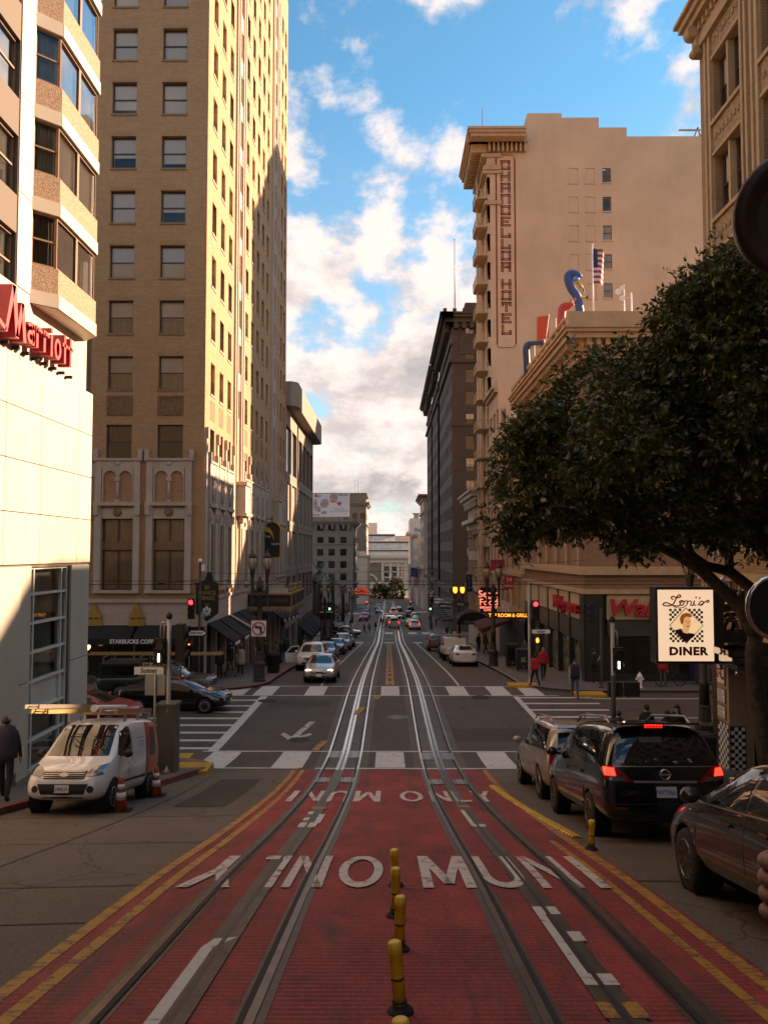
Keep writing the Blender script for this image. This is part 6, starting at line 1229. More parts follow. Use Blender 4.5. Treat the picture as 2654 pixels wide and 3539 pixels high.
def build_suv(rails=True):
    c = Car(suv_shape(), [-1.45, 1.42], .37, .24)
    greenhouse(c, [[(-2.1, 1.13), (-1.25, 1.12), (-1.25, 1.6), (-1.95, 1.58)], [(-1.18, 1.12), (-.28, 1.11), (-.28, 1.64), (-1.18, 1.61)], [(-.21, 1.11), (1.05, 1.11), (.55, 1.56), (.3, 1.63), (-.21, 1.64)]], [(-.68, 1.15), (.68, 1.15), (.58, 1.62), (-.58, 1.62)], [(-.66, 1.16), (.66, 1.16), (.58, 1.62), (-.58, 1.62)])
    c.seam([(-.245, .42), (-.245, 1.1)]); c.seam([(1.08, .45), (1.1, 1.08)]); c.seam([(-1.0, .80), (-1.2, 1.1)])
    c.mirror('headlight', [(.48, .76), (.84, .80), (.84, .92), (.52, .88)], 'F', 'lamp_clear'); c.mirror('taillight', [(.66, .86), (.90, .86), (.88, 1.22), (.70, 1.2)], 'B', 'lamp_red')
    c.patch('grille', [(-.42, .64), (.42, .64), (.46, .84), (-.46, .84)], 'F', 'trim_black'); c.patch('bumper_trim', [(-.7, .36), (.7, .36), (.68, .52), (-.68, .52)], 'B', 'trim_black'); c.patch('lower_grille', [(-.6, .36), (.6, .36), (.55, .5), (-.55, .5)], 'F', 'trim_black')
    c.plate_('F', .55, ''); c.plate_('B', .90, ''); c.mirrors(.95, 1.1); c.handles([(-.5, .98), (.7, .97)]); c.both('lower_cladding', [(-1.05, .30), (1.0, .30), (1.0, .42), (-1.05, .42)], 'trim_black')
    if rails:
        for sd in (-1, 1): q = MB(); q.tube([(sd * .62, -1.8, 1.72), (sd * .62, -1.6, 1.84), (sd * .62, .1, 1.86), (sd * .62, .4, 1.73)], .02, 6); c.raw('roof_rail', q, 'rim_silver')
    return c
def build_quest():
    S = [(-2.55, .40, .80, 1.08, 1.24, .78, .86, .84, .66), (-2.50, .32, .80, 1.10, 1.42, .90, .95, .91, .70), (-2.38, .27, .80, 1.11, 1.72, .95, .98, .935, .73), (-1.8, .25, .80, 1.11, 1.81, .95, .985, .94, .745), (-.4, .24, .79, 1.10, 1.83, .95, .985, .94, .75), (.4, .24, .78, 1.09, 1.79, .95, .985, .94, .73), (.85, .24, .77, 1.08, 1.60, .95, .985, .935, .70), (1.6, .24, .75, 1.06, 1.16, .95, .98, .92, .74), (1.95, .26, .72, .99, 1.04, .94, .97, .88, .68), (2.35, .30, .68, .86, .90, .87, .91, .80, .58), (2.52, .38, .62, .76, .78, .72, .78, .70, .5), (2.58, .46, .58, .68, .70, .58, .62, .56, .4)]
    c = Car(S, [-1.47, 1.53], .34, .23)
    greenhouse(c, [[(-2.32, 1.16), (-1.35, 1.14), (-1.35, 1.66), (-2.22, 1.64)], [(-1.28, 1.14), (-.12, 1.13), (-.12, 1.69), (-1.28, 1.67)], [(-.05, 1.13), (.92, 1.12), (.72, 1.52), (.45, 1.64), (-.05, 1.69)], [(1.0, 1.12), (1.42, 1.12), (.86, 1.44)]], [(-.70, 1.18), (.70, 1.18), (.60, 1.66), (-.60, 1.66)], [(-.76, 1.19), (.76, 1.19), (.66, 1.68), (-.66, 1.68)])
    c.seam([(-.085, .40), (-.085, 1.12)]); c.seam([(1.1, .45), (1.12, 1.1)]); c.seam([(-1.32, .9), (-1.32, 1.12)]); c.seam([(-1.32, 1.02), (-.1, 1.02)]); c.seam([(-.80, .58), (-.78, 1.13)], 'B'); c.seam([(.80, .58), (.78, 1.13)], 'B'); c.seam([(-.8, .58), (.8, .58)], 'B')
    c.mirror('taillight', [(.50, .90), (.92, .94), (.93, 1.16), (.72, 1.14)], 'B', 'lamp_red', .012, .06); c.mirror('brake_lamp', [(.76, 1.0), (.91, 1.01), (.91, 1.13), (.79, 1.12)], 'B', 'lamp_red_lit', .018, .05); c.mirror('reverse_lamp', [(.60, .925), (.86, .935), (.86, .985), (.66, .98)], 'B', 'lamp_clear', .018, .05)
    c.patch('chrome_bar', [(-.48, .895), (.48, .895), (.50, .93), (-.50, .93)], 'B', 'rim_silver', .015, .08); c.patch('window_trim', [(-.80, 1.135), (.80, 1.135), (.80, 1.15), (-.80, 1.15)], 'B', 'rim_silver', .008, .1)
    for i in range(6): c.patch('high_brake_lamp', [(-.15 + i * .05, 1.735), (-.115 + i * .05, 1.735), (-.115 + i * .05, 1.755), (-.15 + i * .05, 1.755)], 'B', 'lamp_red_lit', .02, .05)
    r = c.hit(0, 1.02, 'B'); q = MB(); q.tube([(.075 * math.cos(R(a)), r[0].y - .015, 1.02 + .075 * math.sin(R(a))) for a in range(0, 361, 30)], .012, 6, caps=False); q.box(-.095, .095, r[0].y - .03, r[0].y - .005, 1.008, 1.032); c.raw('badge', q, 'chrome')
    r = c.hit(-.52, .74, 'B'); me = text_mesh('QUEST', .075, .004, .002, 1.5); me.transform(Matrix.Translation((-.52, r[0].y - .012, .74))); c.parts.append(('model_lettering', me, 'chrome', None))
    c.mirror('reflector', [(.62, .50), (.82, .51), (.82, .54), (.62, .53)], 'B', 'lamp_red', .01); c.patch('bumper_lip', [(-.80, .33), (.80, .33), (.78, .42), (-.78, .42)], 'B', 'trim_black', .01); c.plate_('B', .76, '7WTP661'); c.mirrors(1.12, 1.14); c.handles([(-1.0, .98), (.1, .98)])
    q = MB()
    for sd in (-1, 1): q.tube([(sd * .66, -2.0, 1.78), (sd * .66, -1.75, 1.90), (sd * .66, .0, 1.91), (sd * .66, .3, 1.80)], .022, 6)
    c.raw('roof_rail', q, 'rim_silver'); q = MB(); q.box(-.62, .62, -2.50, -2.1, 1.77, 1.80); c.raw('rear_spoiler', q, 'BODY'); c.mirror('headlight', [(.5, .76), (.86, .82), (.86, .94), (.56, .9)], 'F', 'lamp_clear')
    c.patch('inside_screen', [(-.34, 1.50), (.02, 1.50), (.02, 1.58), (-.34, 1.58)], 'B', 'transom_grey', .009)
    return c
def build_wrx():
    c = Car(sedan_shape(4.6, 1.475, .90), [-1.31, 1.34], .33, .235)
    greenhouse(c, [[(-1.32, 1.06), (-1.0, 1.05), (-1.0, 1.30), (-1.12, 1.26)], [(-.95, 1.05), (-.30, 1.04), (-.30, 1.395), (-.70, 1.37), (-.95, 1.32)], [(-.22, 1.04), (.92, 1.01), (.45, 1.32), (.12, 1.395), (-.22, 1.40)]], [(-.61, 1.02), (.61, 1.02), (.50, 1.385), (-.50, 1.385)], [(-.57, 1.15), (.57, 1.15), (.46, 1.38), (-.46, 1.38)])
    c.both('window_chrome', [(-1.3, 1.02), (.95, .975), (.95, .990), (-1.3, 1.035)], 'rim_silver', .01, .1); c.seam([(-.26, .36), (-.26, 1.02)]); c.seam([(.98, .38), (1.0, .98)]); c.seam([(-1.0, .66), (-1.2, 1.02)]); c.both('side_vent', [(.98, .66), (1.10, .66), (1.10, .69), (.98, .69)], 'rim_silver', .012, .1)
    c.both('sill_skirt', [(-1.0, .205), (1.02, .205), (1.02, .30), (-1.0, .30)], 'BODY', .03, .1); c.mirror('headlight', [(.44, .62), (.78, .68), (.76, .77), (.52, .74)], 'F', 'lamp_clear'); c.mirror('taillight', [(.42, .82), (.80, .82), (.80, .97), (.48, .96)], 'B', 'lamp_red'); c.plate_('B', .72, ''); c.mirrors(.86, 1.0); c.handles([(-.72, .88), (.12, .86)])
    q = MB(); q.box(-.62, .62, -2.22, -2.05, 1.16, 1.19); q.box(-.6, -.55, -2.2, -2.1, 1.02, 1.17); q.box(.55, .6, -2.2, -2.1, 1.02, 1.17); c.raw('boot_spoiler', q, 'BODY'); c.patch('bonnet_scoop', [(-.26, 1.5), (.26, 1.5), (.26, 1.62), (-.26, 1.62)], 'T', 'trim_black', .04)
    return c
def build_van():
    S = [(-2.14, .45, .9, 1.25, 1.62, .72, .80, .80, .60), (-2.12, .34, .9, 1.27, 1.90, .84, .875, .86, .70), (-2.02, .28, .9, 1.27, 1.97, .87, .895, .875, .74), (-.9, .26, .88, 1.25, 2.0, .875, .90, .88, .76), (.1, .26, .86, 1.22, 1.98, .875, .90, .88, .75), (.55, .26, .85, 1.20, 1.90, .875, .90, .88, .72), (.95, .26, .84, 1.17, 1.62, .875, .90, .875, .71), (1.42, .26, .80, 1.12, 1.19, .875, .895, .85, .72), (1.75, .27, .76, 1.03, 1.08, .86, .885, .80, .64), (2.02, .30, .70, .92, .96, .83, .86, .74, .56), (2.14, .38, .62, .80, .83, .74, .77, .66, .48), (2.19, .46, .56, .68, .70, .56, .60, .54, .4)]
    c = Car(S, [-1.43, 1.42], .325, .2)
    greenhouse(c, [[(.25, 1.27), (1.18, 1.20), (.74, 1.70), (.40, 1.82), (.25, 1.82)]], [(-.70, 1.20), (.70, 1.20), (.60, 1.86), (-.60, 1.86)], [(-.62, 1.3), (.62, 1.3), (.56, 1.8), (-.56, 1.8)])
    c.mirror('headlight', [(.50, .80), (.80, .84), (.80, 1.06), (.56, .98), (.48, .88)], 'F', 'lamp_clear', .014, .06); c.mirror('fog_lamp', [(.60 + .075 * math.cos(R(a)), .55 + .075 * math.sin(R(a))) for a in range(0, 360, 30)], 'F', 'trim_black', .01)
    gi = c.patch('grille', [(-.44, .76), (.44, .76), (.48, .92), (-.48, .92)], 'F', 'trim_black', .010)
    for i in range(4): c.patch('grille_bar', [(-.44, .785 + i * .036), (.44, .785 + i * .036), (.44, .797 + i * .036), (-.44, .797 + i * .036)], 'F', 'rim_silver', .018, .1, gi)
    c.patch('badge', [(.10 * math.cos(R(a)), .84 + .04 * math.sin(R(a))) for a in range(0, 360, 30)], 'F', 'rim_silver', .026, .1); c.patch('air_intake', [(-.44, .36), (.44, .36), (.55, .66), (-.55, .66)], 'F', 'trim_black', .008); c.plate_('F', .56, '2989LF1')
    c.seam([(.20, .42), (.20, 1.9)]); c.seam([(1.18, .5), (1.2, 1.16)]); c.seam([(-.95, .42), (-.95, 1.9)]); c.seam([(-1.0, .60), (.18, .60)], w=.03, name='rub_strip'); c.seam([(.24, .60), (1.0, .60)], w=.03, name='rub_strip'); c.handles([(.38, .98), (.0, .98)]); c.mirrors(1.0, 1.16, 'trim_black')
    c.both('arch_flare', [(1.42 + (.42) * math.cos(R(a)), .325 + .42 * math.sin(R(a))) for a in range(0, 181, 15)], 'trim_black', .012, .06)
    c.both('graphic_orange', [(-2.0, .62), (-1.0, .62), (-1.0, 1.88), (-1.95, 1.86)], 'graphic_orange', .004); c.both('graphic_picture', [(-1.75, 1.05), (-1.15, 1.05), (-1.1, 1.55), (-1.3, 1.75), (-1.75, 1.75)], 'graphic_dark', .008); c.both('graphic_red', [(-1.1, .62), (-.98, .62), (-.98, 1.88), (-1.35, 1.88), (-1.25, 1.3)], 'graphic_red', .009)
    for z_, w_ in ((1.52, .7), (1.42, .5), (1.36, .6), (1.3, .45)): c.both('company_print', [(-.80, z_), (-.80 + w_, z_), (-.80 + w_, z_ + .03), (-.80, z_ + .03)], 'print_blue', .004, .2)
    c.both('company_emblem', [(.45 + .08 * math.cos(R(a)), .80 + .08 * math.sin(R(a))) for a in range(0, 360, 30)], 'print_blue', .004); c.mirror('taillight', [(.70, .9), (.86, .9), (.84, 1.5), (.74, 1.5)], 'B', 'lamp_red')
    for sd in (-1, 1): q = MB(); q.tube([(sd * .25, 1.15, 1.62), (sd * .25 - .3, 1.28, 1.42)], .012, 5); c.raw('wiper', q, 'trim_black')
    for y in (.35, -.7, -1.7): q = MB(); q.box(-.72, .72, y - .025, y + .025, 2.09, 2.13); q.box(-.7, -.65, y - .02, y + .02, 1.93, 2.09); q.box(.65, .7, y - .02, y + .02, 1.93, 2.09); c.raw('rack_bar', q, 'rim_silver')
    q = MB(); q.tube([(.3, .55, 1.9), (.3, .65, 2.06)], .008, 5); c.raw('aerial', q, 'trim_black')
    return c
M('graphic_orange', (.62, .18, .08), .4, var=0); M('graphic_red', (.5, .06, .05), .4, var=0); M('graphic_dark', (.08, .07, .09), .4, var=.4, scale=6); M('print_blue', (.30, .38, .52), .5, var=0)
def build_pickup():
    S = [(-2.75, .50, .80, 1.02, 1.05, .78, .84, .82, .6), (-2.70, .42, .80, 1.05, 1.09, .90, .94, .90, .7), (-1.2, .38, .80, 1.06, 1.11, .92, .955, .91, .72), (-.75, .36, .80, 1.06, 1.16, .92, .955, .91, .74), (-.55, .36, .80, 1.06, 1.72, .92, .955, .91, .68), (.3, .36, .80, 1.06, 1.80, .92, .955, .91, .68), (.75, .36, .79, 1.05, 1.70, .92, .955, .91, .67), (1.4, .36, .78, 1.05, 1.14, .92, .95, .90, .74), (1.7, .38, .78, 1.03, 1.09, .92, .95, .88, .70), (2.5, .42, .74, .98, 1.02, .89, .92, .84, .62), (2.66, .50, .66, .86, .90, .80, .84, .76, .5)]
    c = Car(S, [-1.55, 1.65], .38, .25)
    greenhouse(c, [[(-.48, 1.12), (.15, 1.11), (.15, 1.68), (-.42, 1.66)], [(.22, 1.11), (1.15, 1.11), (.72, 1.60), (.5, 1.68), (.22, 1.69)]], [(-.66, 1.16), (.66, 1.16), (.56, 1.68), (-.56, 1.68)], [(-.6, 1.18), (.6, 1.18), (.56, 1.64), (-.56, 1.64)])
    c.mirror('headlight', [(.5, .80), (.84, .80), (.84, .94), (.54, .94)], 'F', 'lamp_clear'); c.patch('grille', [(-.46, .70), (.46, .70), (.46, .92), (-.46, .92)], 'F', 'trim_black'); c.mirror('taillight', [(.74, .72), (.90, .72), (.90, 1.0), (.76, 1.0)], 'B', 'lamp_red'); c.seam([(.18, .45), (.18, 1.1)]); c.seam([(1.15, .5), (1.15, 1.08)]); c.seam([(-.65, .45), (-.65, 1.06)]); c.mirrors(1.0, 1.12, 'trim_black'); c.patch('bed', [(-.74, -2.6), (.74, -2.6), (.74, -.8), (-.74, -.8)], 'T', 'well', .006, .3); c.plate_('B', .62, ''); c.patch('rear_bumper', [(-.8, .46), (.8, .46), (.8, .58), (-.8, .58)], 'B', 'rim_silver', .02); c.handles([(-.3, .98), (.4, .98)])
    return c
P_WHITE, P_BLACK, P_SILVER, P_GREY, P_RED = paint('white', (.74, .72, .68)), paint('black', (.006, .006, .007), 0, .12), paint('silver', (.42, .39, .36), .6, .3), paint('charcoal', (.050, .043, .036), .5, .25), paint('red', (.42, .03, .02))
P_BLUE, P_GREEN, P_DARK, P_BROWN, P_CHAMP, P_LIME = paint('blue', (.03, .075, .16), .3), paint('green', (.018, .045, .035), .2), paint('dark', (.018, .018, .022), .2), paint('copper', (.24, .10, .055), .3), paint('champagne', (.40, .35, .29), .5), paint('lime', (.38, .40, .10))
GP = 'vehicles on the street'
van = vehicle('van', build_van, 'utility_van', 'white utility van with roof ladders and orange rear graphic parked at the kerb', 'van', P_WHITE, -6.38, 17.9, PI, GP, spokes=8); van.scale = (.9,) * 3
quest = vehicle('quest', build_quest, 'minivan', 'glossy black minivan with lit brake lights seen from behind', 'minivan', P_BLACK, 4.30, 15.15, 0, GP, rim='rim_dark')
suv = vehicle('suv', build_suv, 'sport_utility', 'champagne silver SUV waiting at the crossing ahead of the black minivan', 'car', P_CHAMP, 4.42, 20.55, 0, GP, spokes=7)
wrx = vehicle('wrx', build_wrx, 'sport_sedan', 'dark grey sports sedan cut by the right edge behind the minivan', 'car', P_GREY, 4.22, 7.95, 0, GP, rim='rim_dark', spokes=10)
cam_ = vehicle('sedan', build_sedan, 'sedan', 'black sedan crossing the junction in front of the green pickup', 'car', P_BLACK, -9.25, 35.7, -PI / 2, GP)
taxi = vehicle('sedan', build_sedan, 'taxi', 'red taxi with a small white roof sign behind the utility van', 'taxi', P_RED, -12.2, 32.4, -PI / 2, GP)
q = MB(); q.prism([(-.25, 1.43), (.25, 1.43), (.18, 1.62), (-.18, 1.62)], -.12, .12, lambda a, v, d: (a, d - .2, v)); q.build('roof_sign', MATS['white_paint'], taxi, local=True)
grn = vehicle('pickup', build_pickup, 'pickup_truck', 'dark green pickup with a canopy and long ladder rack on the side street', 'pickup', P_GREEN, -10.9, 38.9, -PI / 2, GP)
q = MB(); q.box(-.86, .86, -2.6, -.8, 1.08, 1.72); q.build('canopy', P_GREEN, grn, local=True)
for sx in (-.87, .87): q = MB(); q.box(sx - .01, sx + .01, -2.45, -.95, 1.22, 1.62); q.build('canopy_window', MATS['car_glass'], grn, local=True)
for yy in (-2.4, -.7, 1.2): q = MB(); q.box(-.85, .85, yy - .03, yy + .03, 1.98, 2.03); q.box(-.85, -.8, yy - .03, yy + .03, 1.1, 2.0); q.box(.8, .85, yy - .03, yy + .03, 1.1, 2.0); q.build('rack', MATS['rim_silver'], grn, local=True)
acu = vehicle('sedan', build_sedan, 'sedan', 'silver sedan with lit headlights coming towards the far crossing', 'car', P_SILVER, -3.75, 46.3, PI, GP)
for sd in (-1, 1):
    q = MB(); q.sphere((sd * .60, 2.24, .70), (.15, .05, .045), 10, 6); q.build('lit_headlight', MATS['lamp_white_lit'], acu, local=True)
limo = vehicle('suv', build_suv, 'limousine', 'white long car standing with its kerb side door open', 'car', P_WHITE, -5.05, 54.6, PI, GP)
q = MB(); q.sphere((-.62, 2.3, .86), (.12, .05, .07), 10, 6); q.build('lit_headlight', MATS['lamp_white_lit'], limo, local=True)
q = MB(); q.prism([(-.05, .45), (1.0, .45), (1.05, 1.05), (.6, 1.5), (-.05, 1.55)], 0, .06, lambda a, v, d: (.94 + a * .8, .25 + a * .5 + d, v)); q.build('open_door', P_WHITE, limo, local=True); q = MB(); q.prism([(.05, 1.08), (.92, 1.08), (.56, 1.44), (.05, 1.48)], .062, .066, lambda a, v, d: (.94 + a * .8, .25 + a * .5 + d, v)); q.build('door_window', MATS['car_glass'], limo, local=True)
for key, bld, nm, lb, ct, pt, x, y, h in (
    ('sedan', build_sedan, 'sedan', 'blue sedan parked behind the white long car', 'car', P_BLUE, -5.0, 66.0, PI), ('sedan', build_sedan, 'sedan', 'dark sedan parked behind the blue one', 'car', P_DARK, -4.9, 76.5, PI), ('suv', build_suv, 'sport_utility', 'pale SUV at the far end of the parked row', 'car', P_SILVER, -4.9, 87, PI), ('sedan', build_sedan, 'sedan', 'grey sedan parked just before the lower junction', 'car', P_GREY, -4.9, 97, PI),
    ('sedan', build_sedan, 'sedan', 'white sedan with red tail lamps parked by the lamp post', 'car', P_WHITE, 5.35, 59.0, 0), ('pickup', build_pickup, 'pickup_truck', 'white pickup parked in front of the white sedan', 'pickup', P_WHITE, 5.2, 66.6, 0), ('suv', build_suv, 'sport_utility', 'black SUV parked between the white pickup and the copper truck', 'car', P_DARK, 5.5, 74, 0), ('suv', build_suv, 'sport_utility', 'copper coloured truck parked near the lower junction', 'car', P_BROWN, 4.9, 84, 0),
    ('van', None, 'passenger_van', 'silver van stopped on the track with brake lights lit', 'van', P_SILVER, .95, 145.5, 0), ('suv', build_suv, 'sport_utility', 'white SUV with lit brake lights beyond the lower crossing', 'car', P_WHITE, 4.45, 141.5, 0), ('pickup', build_pickup, 'pickup_truck', 'white pickup turning across the street beyond the silver van', 'pickup', P_WHITE, 2.0, 156, -PI / 2 + .25), ('sedan', build_sedan, 'taxi', 'yellow-green taxi half hidden beside the white SUV', 'taxi', P_LIME, 4.0, 150, 0),
    ('pickup', build_pickup, 'pickup_truck', 'black pickup crossing at the lower junction', 'pickup', P_BLACK, -6.8, 123, -PI / 2), ('van', None, 'delivery_van', 'white van far down the street with red lamps', 'van', P_WHITE, 1.2, 200, 0), ('sedan', build_sedan, 'sedan', 'grey sedan far down the oncoming side', 'car', P_GREY, -2.6, 215, PI), ('suv', build_suv, 'sport_utility', 'red SUV parked along the far side of the square', 'car', P_RED, -5.3, 172, PI), ('sedan', build_sedan, 'sedan', 'white sedan parked behind the red SUV by the square', 'car', P_WHITE, -5.3, 181, PI), ('pickup', build_pickup, 'pickup_truck', 'grey pickup parked deepest along the square', 'pickup', P_GREY, -5.3, 192, PI), ('sedan', build_sedan, 'taxi', 'yellow-green taxi standing by the dark hotel canopy', 'taxi', P_LIME, 5.6, 166, 0), ('suv', build_suv, 'sport_utility', 'silver SUV standing past the hotel taxi', 'car', P_SILVER, 5.6, 175, 0), ('van', None, 'delivery_van', 'dark van parked far down beyond the hotel wings', 'van', P_DARK, 5.5, 208, 0), ('sedan', build_sedan, 'sedan', 'black sedan in the far lane ahead of the dark van', 'car', P_BLACK, 2.9, 228, 0), ('suv', build_suv, 'sport_utility', 'blue SUV far down on the oncoming side', 'car', P_BLUE, -3.2, 240, PI), ('suv', build_suv, 'sport_utility', 'dark SUV far down the street past the square', 'car', P_DARK, 4.6, 186, 0)):
    v = vehicle(key, bld, nm, lb, ct, pt, x, y, h, GP)
    if key == 'van':
        v.scale = (1, 1, 1)
        for c in list(v.children):
            if c.name.split('.')[0] in ('graphic_orange', 'graphic_picture', 'graphic_red', 'company_print', 'company_emblem', 'rack_bar', 'aerial'): bpy.data.objects.remove(c)
    if 'brake lights' in lb or 'red lamps' in lb:
        z_ = 1.0 if key == 'suv' else 1.1
        for sd in (-1, 1): q = MB(); q.sphere((sd * .80, -2.33 if key == 'suv' else -2.08, z_), (.12, .08, .22), 8, 6); q.build('lit_taillight', MATS['lamp_red_lit'], v, local=True)
# ladders and pipe on the van roof
def ladder(label, x, y0, y1, z, w, mat, parent_rot=0.0, rungs=10, hdg=PI, base=van, grp='ladders on the van roof'):
    t = thing('ladder', label, 'ladder', group=grp); t.matrix_basis = base.matrix_basis @ Matrix.Translation((x, (y0 + y1) / 2, z)) @ Matrix.Rotation(parent_rot, 4, 'Z'); h = (y1 - y0) / 2
    for sd in (-1, 1): q = MB(); q.box(sd * w / 2 - .02, sd * w / 2 + .02, -h, h, -.045, .045); q.build('rail', MATS[mat], t, local=True)
    for i in range(rungs): q = MB(); yy = -h + .15 + (2 * h - .3) * i / (rungs - 1); q.tube([(-w / 2, yy, 0), (w / 2, yy, 0)], .016, 6); q.build('rung', MATS['rim_silver'], t, local=True)
    return t
M('ladder_yellow', (.42, .28, .09), .6, var=.15, scale=5); M('ladder_orange', (.50, .22, .09), .6, var=.15); M('ladder_alu', (.26, .22, .18), .5, .5, var=.1); M('pvc', (.66, .66, .64), .5, var=.03)
ladder('yellow ladder reaching past the van towards the wall', .42, -1.7, 2.2, 2.19, .40, 'ladder_yellow', -.12); ladder('orange folding ladder on the kerbless side of the van roof', -.46, -2.0, 1.0, 2.19, .36, 'ladder_orange'); ladder('metal ladder lying on top of the yellow one', .40, -1.4, 2.5, 2.30, .34, 'ladder_alu', -.16)
q = MB(); q.tube([(-.12, -1.4, 2.25), (-.12, .9, 2.25)], .075, 12); q.tube([(-.12, .9, 2.25), (-.12, .96, 2.25)], .085, 12); o = q.build('conduit_pipe', MATS['pvc']); o.matrix_basis = van.matrix_basis.copy(); tag(o, 'white capped plastic pipe between the ladders on the van', 'pipe')
ladder('long pale extension ladder on the green pickup rack', 0, -3.4, 3.0, 2.08, .46, 'ladder_yellow', 0, 18, base=grn, grp='ladders on the pickup')
# ================================================================ street furniture
emit('sig_red', (1.0, .03, .04), 3); emit('sig_green', (.05, .9, .45), 5); emit('sig_hand', (1.0, .16, .03), 5); emit('sig_white', (1.0, .95, .8), 5); emit('lamp_orange', (1.0, .34, .04), 2.2); M('lamp_glass', (.42, .32, .20), .3, var=.15); M('sig_off', (.02, .02, .02), .3, var=0)
def lamp_post(label, x, y, lit=False, base_h=.14, H=7.1, sep=.40):
    z = gz(y) + base_h; t = thing('street_lamp', label, 'street lamp', (x, y, z), group='ornate twin lamp posts')
    q = MB(); q.lathe([(.34, 0), (.34, .12), (.30, .16), (.30, .85), (.34, .9), (.34, 1.0), (.22, 1.1), (.19, 1.5), (.22, 1.55), (.2, 1.62)], (0, 0, 0), 8, smooth=False); q.build('base', MATS['iron'], t, local=True)
    q = MB(); q.lathe([(.17, 1.6), (.16, 2.2), (.185, 2.25), (.185, 2.35), (.15, 2.4), (.115, H - 2.6), (.15, H - 2.55), (.15, H - 2.4), (.10, H - 2.3)], (0, 0, 0), 12); q.build('shaft', MATS['iron'], t, local=True)
    q = MB(); q.box(-sep - .05, sep + .05, -.06, .06, H - 2.42, H - 2.2); q.lathe([(.12, H - 2.3), (.2, H - 2.05), (.15, H - 1.8), (.06, H - 1.55), (.02, H - 1.45)], (0, 0, 0), 8); q.build('cross_arm', MATS['iron'], t, local=True)
    for sd in (-1, 1):
        q = MB(); q.lathe([(.03, H - 3.1), (.09, H - 3.0), (.05, H - 2.9), (.07, H - 2.5), (.09, H - 2.2), (.07, H - 1.9), (.10, H - 1.5), (.14, H - 1.2), (.17, H - 1.12)], (sd * sep, 0, 0), 10); q.build('arm_column', MATS['iron'], t, local=True)
        q = MB(); q.lathe([(.12, H - 1.12), (.21, H - .92), (.24, H - .68), (.2, H - .46)], (sd * sep, 0, 0), 12); gl = q.build('globe', MATS['lamp_orange' if lit else 'lamp_glass'], t, local=True)
        q = MB(); q.lathe([(.22, H - .47), (.23, H - .42), (.15, H - .28), (.08, H - .2), (.05, H - .1), (.02, H)], (sd * sep, 0, 0), 10)
        for i in range(6): a = R(60 * i); q.tube([(sd * sep + r * math.cos(a), r * math.sin(a), h) for r, h in ((.125, H - 1.12), (.22, H - .92), (.25, H - .68), (.21, H - .46))], .012, 4)
        q.build('lamp_cap', MATS['iron'], t, local=True)
    return t
pl_ = gnd(896, 2355, .14); lamp_l = lamp_post('ornate twin lamp post with a no-left-turn sign on the far left corner', pl_.x, pl_.y)
pr_ = gnd(1705, 2301, .14); lamp_post('ornate twin lamp post beside the parked white sedan', pr_.x, pr_.y); lamp_post('ornate twin lamp post behind the projecting diner sign', 10.15, 26.4, H=6.9)
lo3 = lamp_post('twin lamp post glowing orange before the lower junction', 7.75, 90, True); lamp_post('twin lamp post far along the dark hotel', 7.3, 140); lamp_post('twin lamp post at the edge of the square', -7.2, 160); lamp_post('twin lamp post partway along the concrete store', -7.2, 92)
def plate_sign(parent, name, x0, x1, z0, z1, y, mat='white_paint', t=.02, local=True): q = MB(); q.box(x0, x1, y, y + t, z0, z1); return q.build(name, MATS[mat], parent, local=local)
ns = thing('no_left_turn_sign', 'square white no-left-turn sign with a red ring on the lamp post', 'sign', (pl_.x, pl_.y - .25, pl_.z + 2.45)); plate_sign(ns, 'plate', -.40, .40, -.02, .82, 0)
q = MB(); q.tube([(.33 * math.cos(R(a)), -.012, .40 + .33 * math.sin(R(a))) for a in range(0, 361, 15)], .035, 6, caps=False); q.bar((-.23, -.012, .63), (.23, -.012, .17), .06, .03); q.build('red_ring', MATS['red_sign'], ns, local=True)
q = MB(); q.box(.06, .16, -.008, 0, .14, .52); q.box(-.08, .06, -.008, 0, .42, .52); q.add([(-.08, -.008, .36), (-.08, -.008, .58), (-.26, -.008, .47)], [(0, 2, 1)]); q.build('arrow', MATS['black'], ns, local=True)
